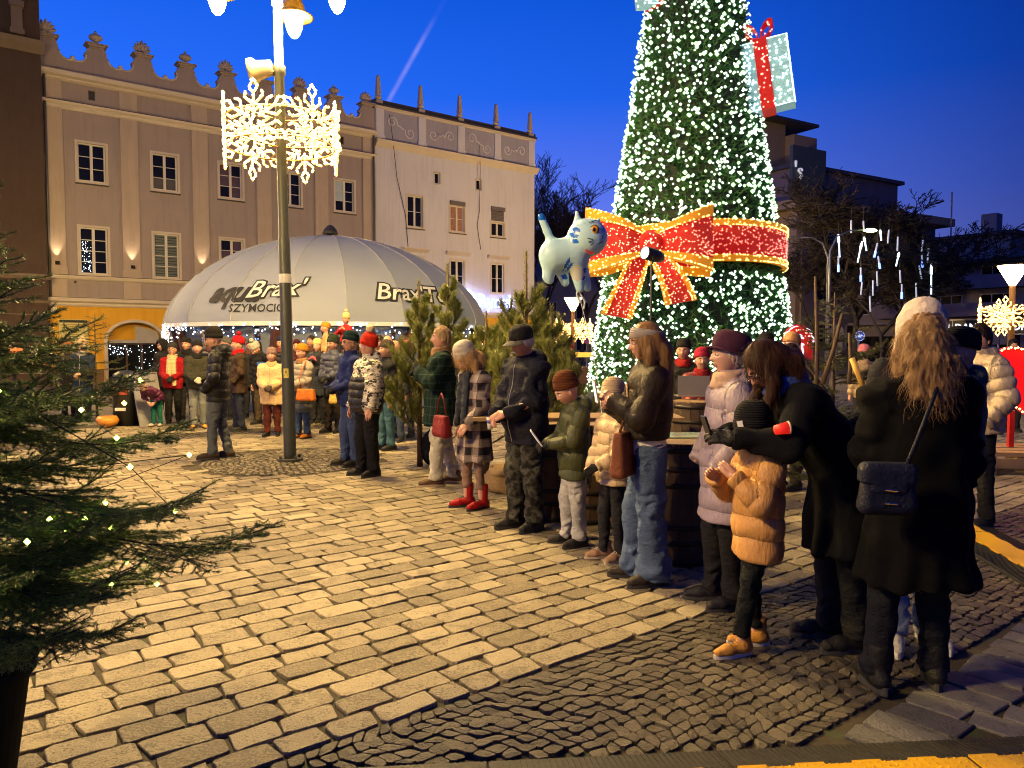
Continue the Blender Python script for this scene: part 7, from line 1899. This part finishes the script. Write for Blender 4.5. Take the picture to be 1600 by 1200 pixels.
for pth in ([(-.065, -.026, z_ - .02), (-.03, -.026, z_ + .045), (.04, -.026, z_ + .045), (0, -.026, z_ - .02), (-.065, -.026, z_ - .02)], [(-.03, -.026, z_ + .045), (0, -.026, z_ - .02)], [(.065, -.026, z_ - .02), (.035, -.026, z_ + .07), (.06, -.026, z_ + .075)], [(-.05, -.026, z_ + .07), (-.02, -.026, z_ + .07)]): m.tube(pth, .007, 4)
m.tube([(.15 * math.cos(a), -.024, z_ + .15 * math.sin(a)) for a in np.linspace(0, 6.28, 28, endpoint=False)], .006, 4, closed=True)
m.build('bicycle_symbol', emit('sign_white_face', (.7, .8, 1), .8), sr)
rs_, z_ = round_sign(1307, 519, 20, .19, plain('grey_sign_back', (.26, .24, .22), .5), 'grey back of a round road sign behind the sparse spruce'); m = MB(); m.bb(-.16, .16, -.02, 0, z_ - .52, z_ - .26); m.build('plate', plain('grey_sign_back', (.26, .24, .22), .5), rs_)
rs_, z_ = round_sign(1562, 522, 26, .01, plain('grey_sign_back', (.26, .24, .22), .5), 'grey backs of road signs under the dance school sign'); m = MB(); m.bb(-.42, -.02, -.02, 0, z_ - .35, z_ + .22); m.bb(.02, .40, -.02, 0, z_ - .35, z_ + .25); m.build('plate', plain('grey_sign_back', (.26, .24, .22), .5), rs_)
rs_, z_ = round_sign(917, 532, 30, .14, plain('pink_violet_sign', (.35, .08, .3), .5), 'small violet round sign left of the Christmas tree')
# long low kiosk wall glimpsed left of the tree
kk = empty('market_stall', gz(900, 24), 0, 'low yellow lit market counter between the pines and the lit tree', 'stall'); m = MB(); m.bb(-1.6, 1.0, 0, .8, 0, .9); m.build('counter', M_POST, kk); m = MB(); m.bb(-.1, 1.1, -.05, .9, 1.22, 1.36); m.build('awning', emit('glowing_yellow_awning', (1, .55, .06), .8, (.7, .5, .1)), kk)  # awning glows by itself in place of light falling on it
for x in (-.05, 1.0): m = MB(); m.bb(x - .03, x + .03, .0, .06, .9, 1.22); m.build('post', M_POST, kk)
# ------------------------------------------------------------------ the onlookers
def fp(px, py): p = gnd(px, py); return Vector((p.x, p.y, 0))
BLK = (.014, .014, .016); NAVY = (.012, .018, .045); DEN = (.045, .065, .11)
G1 = 'onlookers in the front row'; G2 = 'onlookers in front of the marquee'; G3 = 'onlookers beyond the barrels'
# man alone in profile
P1 = person('man in black quilted jacket, beanie and jeans standing alone left of the lantern post', fp(343, 716), 187, 1.80, q=.015, lean=.0, head=(14, 6, 0), hands='pocket',
    top=dict(c=(.006, .0065, .009), kind='puffer', puff=.12, hem=.79, hood=True, th=.028, puffA=.008), pants=dict(c=(.075, .085, .10), kind='denim', fat=.004), shoes=dict(c=(.05, .03, .02)), hat=('beanie', (.018, .017, .017), {'tall': .02}), group=G1, feet=((-.09, .07), (.09, -.10)))
P3 = person('stout man in red bobble hat and white puffer jacket with black print', fp(576, 743), 218, 1.68, 1.12, q=.0135, head=(-4, -62, 0), hands=((-.30, .14, .80), (.30, .10, .82)),
    top=dict(c=(.60, .56, .46), c2=(.02, .02, .02), kind='sketch', puff=.10, hem=.80, th=.035, belly=.045, hood=True, name='jacket',
             mats=[('puffer', BLK, None)], panel=lambda x, y, z, a: ((z < 1.26) & (a < .5))), pants=dict(c=(.010, .010, .012), fat=.02), shoes=dict(c=BLK), hat=('beanie', (.45, .022, .010), {'pom': (.62, .50, .30), 'pr': .05, 'tall': .02}), group=G1)
P2 = person('man with glasses, dark teal beanie and royal blue jacket behind the red bobble hat', fp(549, 727), 214, 1.74, q=.015, head=(0, 10, 0), hands='clasp', gloves=('wool', BLK),
    top=dict(c=(.018, .028, .12), kind='cloth', hem=.80, th=.025), pants=dict(c=(.04, .06, .14), kind='denim', fat=.01), shoes=dict(c=(.03, .025, .02)), hat=('beanie', (.012, .03, .035)), glasses=1, group=G1)
P4 = person('man with short fair hair in a dark green tartan coat and white trousers', fp(690, 757), 186, 1.79, 1.08, q=.014, head=(-4, 8, 0), hands=((-.12, .24, 1.28), (.05, .27, 1.22)), gloves=('wool', BLK), hint=(1, -.2, -1),
    top=dict(c=(.008, .020, .016), c2=(.035, .075, .060), kind='tartan', hem=.68, th=.045, flare=.05, wr=1.2, cape=False), pants=dict(c=(.52, .50, .42), fat=.012, wr=1.5), shoes=dict(c=(.10, .055, .03), high=.13, laces=(.5, .5, .5), sole=(.4, .3, .2)),
    scarf=('knit', (.26, .15, .08)), hair=('short', (.30, .20, .11), 0), group=G1, feet=((-.10, .06), (.10, -.14)))
P5 = person('woman looking down in a pale knitted hat, plaid coat and red boots', fp(742, 793), 212, 1.60, q=.0125, head=(34, 6, 4), hands=((-.20, .20, .92), (.27, .06, .80)),
    top=dict(c=(.40, .34, .31), c2=(.020, .018, .028), kind='plaid', hem=.53, th=.032, flare=.045), pants=dict(c=(.24, .15, .12), fat=-.014, cut=.20, wr=.7), shoes=dict(c=(.30, .005, .008), high=.24, laces=(.02, .02, .02), sole=(.03, .03, .03)),
    scarf=('wool', (.030, .035, .050), .62), hair=('long', (.42, .26, .12), .20), hat=('beanie', (.48, .45, .40), {'tall': .02}), group=G1)
P6 = person('elderly man with grey moustache, black cap, dark jacket and camouflage trousers', fp(822, 826), 216, 1.75, 1.08, q=.0125, head=(20, 4, -3), hands=((-.075, .27, 1.02), (.05, .28, 1.00)), hint=(1, -.8, -.9),
    top=dict(c=(.012, .013, .024), kind='cloth', hem=.75, th=.030, belly=.02, hood=True, wr=1.8, zip=(.4, .4, .4), name='jacket'), pants=dict(c=(.035, .035, .030), kind='camo', fat=.02, wr=1.6), shoes=dict(c=(.02, .02, .02), laces=(.1, .1, .1)),
    hat=('cap', (.016, .016, .017), (.10, .095, .085)), mous=(.55, .52, .48), hair=('short', (.42, .40, .38), 0), scarf=None, group=G1, browc=(.35, .33, .3), skin=(.50, .27, .19))
P7 = person('boy in a brown beanie and olive parka looking down at a white phone', fp(897, 851), 196, 1.32, 1.05, q=.012, head=(26, 4, 0), hands=((-.07, .30, 1.08), (.07, .29, 1.06)), gloves=('wool', BLK),
    top=dict(c=(.050, .058, .020), kind='puffer', hem=.72, th=.036, puff=.2, puffA=.012, hood=True, collar=.07), pants=dict(c=(.40, .40, .40), fat=.014, wr=1.5), shoes=dict(c=(.02, .02, .02), high=.12), hat=('beanie', (.105, .035, .015), {'tall': .02}), group=G1)
P8 = person('child in a cream quilted jacket and black gloves holding the balloon string', fp(957, 874), 205, 1.26, 1.05, q=.012, head=(5, 20, 0), hands=((-.14, .26, 1.00), (.12, .20, .90)), gloves=('wool', BLK),
    top=dict(c=(.58, .43, .25), kind='puffer', hem=.80, th=.04, puff=.12), pants=dict(c=(.02, .02, .025), fat=-.005), shoes=dict(c=(.36, .22, .13), high=.15, laces=(.6, .5, .4), sole=(.5, .42, .32)), hat=('beanie', (.50, .38, .25), {'tall': .02}), group=G1)
P9 = person('long haired young woman in brown leather jacket and wide blue jeans using a phone', fp(1010, 908), 186, 1.72, q=.011, head=(4, -4, 0), hands=((-.06, .25, 1.24), (.07, .24, 1.20)), curl=.8, hint=(1, -.6, -.9),
    top=dict(c=(.011, .005, .0032), kind='leather', hem=.99, th=.038, puff=.22, puffA=.018, collar=.05, name='jacket'), inner=(.875, 1.04, (.62, .60, .56)), pants=dict(c=(.055, .085, .16), kind='denim', fat=.006, flare=.050, cut=.035, wr=1.6), shoes=dict(c=(.03, .022, .018), high=.1, st=.04),
    hair=('long', (.13, .060, .025), .44, .0, (.42, .24, .10)), hat=('headband', (.34, .31, .30)), group=G1)
P10 = person('older woman in a plum brimmed hat, beige scarf and long quilted lilac coat', fp(1133, 944), 184, 1.63, 1.05, q=.0115, head=(-3, 2, 0), hands='pocket', hint=(1, -.8, -.6),
    top=dict(c=(.33, .27, .33), kind='puffer', hem=.58, th=.034, puff=.13, puffA=.013, flare=.02, hood=True), pants=dict(c=(.012, .012, .015), fat=.015), shoes=dict(c=(.015, .015, .02)), hat=('brimmed', (.065, .022, .045)), scarf=('wool', (.50, .34, .24)), hair=('short', (.45, .40, .33), 0), group=G1, skin=(.54, .33, .26), browc=(.3, .22, .17))
P11 = person('boy with a black beanie pulled low, tan quilted coat and tan boots', fp(1182, 1016), 188, 1.24, 1.08, q=.0105, head=(14, 0, 0), hands=((-.12, .24, 1.30), (.10, .30, 1.27)), hint=(.7, -.5, -1),
    top=dict(c=(.52, .27, .085), kind='puffer', hem=.70, th=.046, puff=.17, puffA=.018, collar=.05), pants=dict(c=(.008, .010, .011), fat=.0, cut=.15), shoes=dict(c=(.50, .24, .045), high=.19, laces=(.05, .03, .02), sole=(.62, .60, .55)), hat=('beanie', (.012, .012, .013), {'zb': -.012, 'tall': .03, 'patch': -35}), group=G1, feet=((-.07, .16), (.10, -.04)))
P12 = person('long haired man with glasses in a black overcoat bending over the boy in tan', fp(1312, 1006), 178, 1.74, 1.12, q=.0112, lean=.64, head=(20, 6, 0), hands=((-.26, .40, 1.47), (-.04, .40, 1.47)), gloves=('leather', (.010, .010, .011)), hint=(1, -.3, -1),
    top=dict(c=(.0038, .0042, .0065), kind='wool', hem=.52, th=.032, flare=.04, collar=.03), pants=dict(c=(.014, .015, .014), kind='denim', fat=.006), shoes=dict(c=(.010, .010, .010), high=.17, st=.04), hair=('long', (.040, .018, .009), .26, .05), glasses=1, scarf=('wool', (.03, .07, .30)), group=G1, skin=(.50, .26, .19), feet=((-.10, -.05), (.10, .02)))
P13 = person('woman with curly fair hair seen from behind in a long black coat', fp(1428, 1078), 82, 1.70, .98, q=.0105, head=(0, 5, 0), hands=((-.17, .26, 1.12), (.12, .26, 1.12)), hint=(.25, -.5, -1),
    top=dict(c=(.0028, .0028, .0032), kind='wool', hem=.52, th=.045, flare=.05, collar=.03, wr=1.5), pants=dict(c=(.007, .008, .012), kind='denim', fat=.004), shoes=dict(c=(.010, .010, .010), high=.2, st=.04), hair=('long', (.15, .080, .035), .25, 'wavy', (.44, .27, .125)), group=G1, feet=((-.17, .0), (.12, .08)))
P14 = person('person in white hood and light jeans mostly hidden behind the curly haired woman', fp(1420, 1004), 262, 1.80, .80, q=.013, head=(12, 10, 0), hands='pocket',
    top=dict(c=(.02, .02, .025), hem=.80, th=.03), pants=dict(c=(.20, .25, .32), kind='denim', fat=.008), shoes=dict(c=(.50, .50, .50), st=.035, sole=(.65, .65, .65)), hat=('hood', (.56, .48, .42)), group=G1)
P15 = person('small child in navy jacket and brown boots carried behind the curly haired woman', (at(1505, 540, 4.05).x, 4.05, 0), 160, 1.12, 1.1, q=.012, z=.48, head=(5, 20, 0), hands=((-.12, .34, 1.22), (.30, .16, 1.22)),
    top=dict(c=(.010, .022, .048), kind='puffer', hem=.80, th=.06, hood=True), pants=dict(c=(.010, .012, .018), fat=.03), legs=[((-.09, 0, .88), (-.17, .14, .60), (-.18, .08, .22)), ((.09, 0, .88), (.17, .08, .58), (.20, -.06, .18))], shoes=dict(c=(.30, .13, .045), high=.16, sole=(.6, .55, .45)), hat=('beanie', (.012, .012, .014)), group=G1)
P16 = person('short haired young man in a beige puffer jacket before the red heart', (at(1530, 540, 6.7).x, 6.7, 0), 200, 1.76, q=.0125, head=(-2, 12, 0), hands='pocket',
    top=dict(c=(.50, .40, .27), kind='puffer', puff=.10, hem=.82, th=.05, hood=True, zip=(.1, .1, .1)), pants=dict(c=(.014, .014, .018), fat=.006), shoes=dict(c=(.02, .02, .02)), hair=('short', (.022, .014, .010), 0), group=G1)
# beyond the barrels
def far(lab, px, D, yaw, H, topc, kind, hat, g, hem=.80, pantc=(.02, .02, .025), head=(0, 0, 0), q=.019, z=0, **k):
    td = dict(c=topc, kind=kind, hem=hem, th=k.pop('th', .032)); td.update(k.pop('tk', {}))
    if kind == 'puffer': td.setdefault('puff', .11)
    return person(lab, (at(px, 540, D).x, D, 0), yaw, H, k.pop('build', 1.05), q=q, head=head, top=td, pants=dict(c=pantc, fat=.008, kind=k.pop('pk', 'cloth')), hat=hat, group=g, z=z, **k)
far('smiling woman in a raspberry beanie, red scarf and maroon puffer behind the laptop', 1097, 9.0, 262, 1.50, (.20, .035, .04), 'puffer', ('beanie', (.35, .02, .05)), G3, scarf=('wool', (.22, .015, .02)), hands='clasp', q=.017)
far('dark dressed person between the leather jacket and the raspberry beanie', 1068, 9.6, 250, 1.62, BLK, 'cloth', ('beanie', (.02, .02, .02)), G3, scarf=('wool', (.30, .02, .02)))
far('man in a black beanie beyond the bending man', 1197, 9.6, 255, 1.70, BLK, 'cloth', ('beanie', BLK), G3, skin=(.50, .27, .2))
far('person in an orange and white patterned beanie beside the candy cane', 1237, 9.4, 225, 1.70, (.03, .03, .035), 'cloth', ('beanie', (.55, .28, .12)), G3, scarf=('wool', (.03, .03, .03)))
far('dark haired person with a fur collar in front of the patterned beanie', 1236, 8.4, 200, 1.57, (.12, .08, .05), 'cloth', None, G3, hair=('short', (.02, .012, .008), 0), scarf=('fur', (.30, .20, .12)))
far('person in a pink beanie and beige jacket beyond the sparse spruce', 1350, 13, 100, 1.55, (.40, .30, .18), 'puffer', ('beanie', (.45, .14, .20)), G3)
far('dark haired man beyond the red heart', 1583, 14, 255, 1.68, (.05, .01, .01), 'cloth', None, G3, hair=('short', (.015, .01, .008), 0))
far('person in a red beanie and pale grey cape behind the pines', 884, 10.4, 190, 1.56, (.35, .35, .34), 'cloth', ('beanie', (.45, .015, .03)), G3, tk=dict(hem=.7, flare=.04))
# in front of the marquee, from left to right
far('woman in a rust beanie and dark coat behind the small spruce', 106, 17.0, 260, 1.64, (.045, .035, .025), 'cloth', ('beanie', (.33, .13, .05)), G2, hem=.62)
far('woman in cream bobble hat, patterned scarf and navy coat beside the small spruce', 128, 16.4, 275, 1.68, (.020, .032, .060), 'cloth', ('beanie', (.62, .48, .30), {'pom': (.62, .5, .34)}), G2, hem=.50, scarf=('knit', (.45, .42, .40)), hands='clasp', tk=dict(zip=(.6, .6, .6)))
far('child in a plum jacket and green trousers bending forward with hands on knees', 243, 15.0, 262, 1.12, (.085, .012, .055), 'puffer', ('beanie', (.52, .36, .32)), G2, lean=1.15, pantc=(.012, .10, .07), head=(25, 0, 0), shoes=dict(c=(.5, .4, .36)), hands=((-.10, .30, 1.12), (.10, .30, 1.12)), q=.014)
far('woman in a red coat with a long cream fringed scarf and black beanie', 269, 15.6, 280, 1.60, (.24, .006, .012), 'cloth', ('beanie', (.03, .03, .032)), G2, hem=.80, scarf=('plaid', (.55, .45, .26), .58, (.45, .36, .2)), glasses=1, hands='clasp', gloves=('wool', BLK), tk=dict(hem=.78), pantc=BLK)
far('woman in a black beanie looking over the shoulder of the red coat', 291, 16.2, 268, 1.72, (.015, .015, .017), 'cloth', ('beanie', (.015, .015, .016)), G2, scarf=('wool', BLK))
far('person in dark olive jacket with muffled face, grey jeans and yellow shoes', 308, 14.6, 292, 1.64, (.035, .034, .026), 'cloth', ('beanie', (.014, .014, .018)), G2, scarf=('wool', (.012, .012, .015)), pantc=(.12, .13, .14), pk='denim', shoes=dict(c=(.52, .27, .05), high=.12), hands='clasp', gloves=('wool', (.4, .38, .35)))
far('man in red bobble beanie, red scarf and brown coat beside the man alone', 372, 14.2, 208, 1.72, (.055, .034, .024), 'cloth', ('beanie', (.34, .01, .018), {'pom': (.30, .008, .015)}), G2, hem=.72, scarf=('wool', (.34, .008, .012)), hands='pocket', pantc=(.022, .026, .05), build=1.15)
far('person in a grey bobble hat and bright blue and black jacket leaning down', 410, 15.4, 245, 1.68, (.02, .10, .42), 'puffer', ('beanie', (.36, .35, .32), {'pom': (.42, .41, .38)}), G2, lean=.18, head=(34, 0, 0), pantc=(.07, .05, .03), tk=dict(mats=[('cloth', BLK, None)], panel=lambda x, y, z, a: (x > -.03) | (z > 1.3)))
far('older woman in mauve beanie and cream coat with fur collar and maroon trousers', 424, 13.4, 272, 1.49, (.60, .42, .24), 'cloth', ('beanie', (.22, .14, .15)), G2, hem=.66, scarf=('fur', (.52, .34, .18)), pantc=(.085, .018, .015), hands='clasp', gloves=('leather', (.04, .03, .03)), tk=dict(zip=(.05, .03, .03), th=.045), shoes=dict(c=BLK), build=1.15)
C10 = far('woman in mustard beanie and silver grey quilted coat just right of the lantern post', 472, 13.1, 232, 1.56, (.30, .27, .23), 'puffer', ('beanie', (.42, .18, .02)), G2, hem=.52, scarf=('knit', (.25, .14, .07)), pantc=(.035, .06, .13), pk='denim', hands='clasp', shoes=dict(c=(.50, .17, .02), high=.12), tk=dict(mats=[('puffer', (.07, .075, .075), None)], panel=lambda x, y, z, a: (z < .92) & (a < .5), th=.04))
far('woman in a pale yellow beanie with pink gloves', 496, 15.6, 262, 1.68, (.03, .035, .045), 'cloth', ('beanie', (.62, .50, .20)), G2, hem=.6, hands='up', gloves=('wool', (.5, .1, .15)))
far('toddler in an orange hat held up above the crowd', 509, 15.3, 200, .98, (.50, .30, .14), 'cloth', ('beanie', (.48, .2, .03)), G2, z=.98, legs=[((-.09, 0, .88), (-.15, .26, .66), (-.14, .20, .34)), ((.09, 0, .88), (.15, .26, .66), (.14, .20, .34))])
far('person carrying the toddler in the orange hat', 507, 15.7, 262, 1.70, (.03, .03, .035), 'cloth', ('beanie', (.03, .03, .03)), G2, hands='up')
far('man with glasses in a dark green beanie and slate blue down jacket', 520, 13.9, 242, 1.72, (.055, .062, .105), 'puffer', ('beanie', (.022, .032, .022), {'tall': .02}), G2, glasses=1, hands='clasp', gloves=('leather', BLK), pantc=(.03, .022, .018))
far('small child in cream bobble hat and red jacket riding on adult shoulders', 541, 15.0, 255, .98, (.30, .015, .02), 'cloth', ('beanie', (.62, .46, .22), {'pom': (.66, .55, .32), 'tall': .02}), G2, z=1.14, legs=[((-.09, 0, .88), (-.12, .26, .80), (-.12, .28, .46)), ((.09, 0, .88), (.12, .26, .80), (.12, .28, .46))], hands='up')
far('adult in a white hat carrying the child in the cream bobble hat', 539, 15.1, 255, 1.60, (.03, .035, .05), 'cloth', ('beanie', (.60, .55, .50)), G2, hands='up')
far('woman in a navy quilted jacket partly hidden by the slate blue down jacket', 552, 14.3, 230, 1.58, (.03, .04, .09), 'puffer', ('beanie', (.02, .02, .03)), G2)
far('man with short dark hair and checked scarf behind the red bobble hat', 592, 13.0, 262, 1.74, (.04, .04, .04), 'cloth', None, G2, hair=('short', (.03, .02, .012), 0), scarf=('plaid', (.3, .25, .2), .2, (.05, .04, .04)), pantc=DEN, pk='denim')
far('bald man behind the printed puffer jacket', 606, 13.9, 250, 1.76, (.02, .02, .024), 'cloth', None, G2, pantc=(.03, .04, .05))
far('person in a salmon pink beanie left of the pines', 617, 12.6, 250, 1.60, (.022, .024, .03), 'cloth', ('beanie', (.55, .28, .22)), G2, pantc=DEN, pk='denim')
far('person in a raspberry beanie half hidden by the pale tipped pine', 634, 13.2, 240, 1.62, (.02, .02, .022), 'cloth', ('beanie', (.36, .05, .12)), G2, pantc=(.05, .06, .08))
far('dark coated person standing close behind the printed puffer jacket', 604, 11.6, 215, 1.62, (.014, .015, .018), 'cloth', ('beanie', (.05, .04, .04)), G2, pantc=(.05, .12, .16), pk='denim')

back = [('dark coated onlooker in a grey beanie in the back row behind the brown coat', 352, 16.6, 1.74, (.02, .02, .022), ('beanie', (.10, .10, .10))), ('bareheaded onlooker in a dark parka between the brown coat and the grey bobble hat', 391, 16.9, 1.70, (.02, .024, .03), None), ('onlooker in a navy beanie behind the cream coat', 440, 16.8, 1.76, (.016, .016, .02), ('beanie', (.02, .025, .06))),
        ('onlooker in a wine red hood in the back row right of the lantern post', 463, 16.5, 1.66, (.06, .012, .02), ('hood', (.06, .012, .02))), ('bareheaded man behind the pale yellow beanie', 486, 17.0, 1.80, (.03, .03, .03), None), ('onlooker in a black cap behind the slate blue jacket', 530, 16.6, 1.74, (.02, .02, .02), ('cap', (.02, .02, .022))),
        ('onlooker in a brown coat in the back row behind the shoulder riding child', 560, 16.2, 1.70, (.05, .032, .02), ('beanie', (.05, .04, .03))), ('bareheaded onlooker in a dark coat behind the royal blue jacket', 574, 15.2, 1.74, (.015, .015, .018), None), ('onlooker in a teal beanie glimpsed left of the salmon beanie', 583, 14.3, 1.66, (.02, .02, .024), ('beanie', (.02, .09, .10))),
        ('onlooker in a dark hood behind the red coat with the cream scarf', 256, 17.2, 1.70, (.015, .015, .017), ('hood', (.015, .015, .017))), ('tall onlooker in a black beanie behind the man alone', 330, 16.0, 1.80, (.012, .012, .014), ('beanie', BLK))]
for i_, (lab, px_, D_, H_, c_, h_) in enumerate(back):
    far(lab, px_, D_, 255 + (i_ * 37) % 40 - 20, H_, c_, 'cloth' if i_ % 2 else 'puffer', h_, G2, hem=.62 + .06 * (i_ % 4), pantc=(.02, .022, .03), head=((i_ * 13) % 17 - 6, (i_ * 29) % 50 - 25, 0), hair=None if h_ else ('short', (.03, .02, .012), 0), scarf=('wool', (.04 + .05 * (i_ % 3), .04, .04)) if i_ % 3 else None, hands=('clasp', 'pocket')[i_ % 2], skin=(.48 + .02 * (i_ % 3), .28, .2))
# ------------------------------------------------------------------ things they hold
def bag(name, pos, rz, w_, h_, d_, c, label, cat='handbag', flap=None, strap=None, kind='leather', clasp=None):
    rt = empty(name, pos, rz, label, cat); A_ = A3(w_ / 2, d_ / 2, h_ / 2)
    def f(P):
        q_ = np.abs(P) - (A_ - .03); d = np.sqrt((np.maximum(q_, 0) ** 2).sum(1)) + np.minimum(q_.max(1), 0) - .03
        return np.maximum(d, 0) + np.minimum(d, 0) + .03 * np.clip(P[:, 2] / h_, -.5, .5)
    V, F = sdf_mesh(f, -A_ - .04, A_ + .04, .008); N_ = vnormals(V, F); V = V + N_ * (vnoise(V * 20) * .003)[:, None]; b = link('pouch', np_mesh('pouch', V, F, cloth(kind, c)), rt)
    if flap:
        def f2(P):
            q_ = np.abs(P - A3(0, 0, h_ * .18)) - (A3(w_ / 2, d_ / 2, h_ * .32) - .03 + .004); d = np.sqrt((np.maximum(q_, 0) ** 2).sum(1)) + np.minimum(q_.max(1), 0) - .034; return d + .5 * np.maximum(np.abs(P[:, 0]) - w_ * .28, 0) * (P[:, 2] < h_ * .1)
        V, F = sdf_mesh(f2, -A_ - .05, A_ + .06, .008); link('flap', np_mesh('flap', V, F, cloth(kind, flap)), rt)
    if clasp:
        for z_ in clasp: m = MB(); m.tube([(-.025, -d_ / 2 - .012, z_), (.025, -d_ / 2 - .012, z_ - .004)], .005, 6); m.build('clasp', plain('bright_clasp', (.8, .75, .6), .2, metal=1.0), rt)
    if strap:
        m = MB(); m.tube([Vector(p) for p in strap], .009, 6); m.build('strap', cloth(kind, scl(c, .8)), rt, True)
    return rt
o = at(1386, 762, 3.22); ir = Matrix.Rotation(-R(-8), 3, 'Z')
bag('crossbody_bag', o, R(-8), .215, .20, .085, (.005, .007, .020), 'navy crossbody bag with silver clasps hanging on the back of the long black coat', flap=(.007, .010, .028), clasp=(-.055, .0), strap=[ir @ (at(*q_) - o) for q_ in ((1412, 738, 3.20), (1428, 700, 3.19), (1446, 655, 3.215), (1462, 612, 3.28), (1470, 590, 3.36))])
o = at(690, 664, 7.30); bag('red_handbag', o, R(-60), .26, .21, .09, (.16, .008, .012), 'dark red handbag with tan side held by the woman in the plaid coat', strap=[(-.1, 0, .10), (-.06, 0, .24), (0, 0, .30), (.06, 0, .24), (.1, 0, .10)])
o = at(975, 706, 5.0); bag('brown_shoulder_bag', o, R(60), .26, .30, .09, (.17, .055, .025), 'brown leather shoulder bag against the wide blue jeans', strap=[(-.08, 0, .13), (.02, -.02, .3), (.10, .02, .44)])
o = at(478, 616, 12.8); bag('orange_bag', o, R(-20), .34, .20, .1, (.62, .17, .02), 'bright orange belt bag on the silver grey coat', strap=[(-.16, 0, .05), (-.15, .05, .3), (-.05, .08, .55)])
o = at(520, 622, 13.6); bag('yellow_bag', o, R(-10), .14, .18, .05, (.6, .42, .12), 'small yellow paper bag held by the man in the slate blue jacket', cat='bag', kind='cloth')
def phone(pos, rot, c, label, w_=.075, h_=.155, cat='phone', scr=None):
    rt = empty('phone', pos, 0, label, cat); rt.rotation_euler = rot; m = MB(); m.bb(-w_ / 2, w_ / 2, -.005, .005, -h_ / 2, h_ / 2); m.build('case', plain('phone_%.2f' % c[0], c, .3, .05, 3, 0), rt)
    if scr: m = MB(); m.bb(-w_ / 2 + .004, w_ / 2 - .004, .0051, .006, -h_ / 2 + .006, h_ / 2 - .006); m.build('screen', emit('phone_screen', (.75, .85, 1), scr), rt)
    m = MB(); m.lathe([(.006, 0), (.006, .003), (0, .003)], 10, (w_ * .25, -.005, h_ * .36), M=Matrix.Rotation(R(90), 3, 'X')); m.build('lens', plain('black_lens', (.01, .01, .01), .1, 0, 3, 0), rt)
    return rt
phone(hand_world(P7, 1, (-.06 * .75, .12 * .8, .06)), (R(-35), 0, R(96)), (.62, .62, .60), 'white phone in the black gloves of the boy in the olive parka', scr=.5)
phone(hand_world(P9, 0, (.05, .11, .06)), (R(-10), 0, R(96)), (.45, .30, .25), 'pinkish phone held upright by the woman in the leather jacket', scr=.8)
phone(hand_world(P12, 0, (.06, .13, .05)), (R(-20), 0, R(100)), (.012, .012, .014), 'black phone in the gloved hands of the bending man', w_=.06, h_=.12)
o = at(1222, 670, 3.62); cu = empty('red_cup', o, 0, 'glowing red candle cup beside the cheek of the boy in tan', 'cup'); m = MB(); Mx = Matrix.Rotation(R(80), 3, 'Y'); m.lathe([(.022, -.035), (.030, .03), (.027, .03), (.02, -.02), (0, -.02)], 18, M=Mx); m.build('cup_body', emit('glowing_red_plastic', (1, .02, .01), .55, (.6, .03, .02)), cu, True); m = MB(); m.lathe([(.031, .028), (.033, .036), (.0, .037)], 18, M=Mx); m.build('lid', plain('cream_lid', (.6, .5, .35), .5), cu, True)  # cup body emits a weak red glow, nothing burns inside
o = hand_world(P6, 1, (.0, .06, -.07)); cu = empty('paper_cup', o, 0, 'small white paper cup in the hands of the elderly man', 'cup'); m = MB(); m.lathe([(.022, -.05), (.030, .05), (.027, .05), (.02, -.04), (0, -.04)], 16); m.build('cup_body', plain('white_paper', (.6, .6, .6), .7), cu, True); m = MB(); m.lathe([(.0275, .0), (.030, .03)], 16); m.build('blue_band', plain('blue_print', (.05, .08, .35), .6), cu, True)
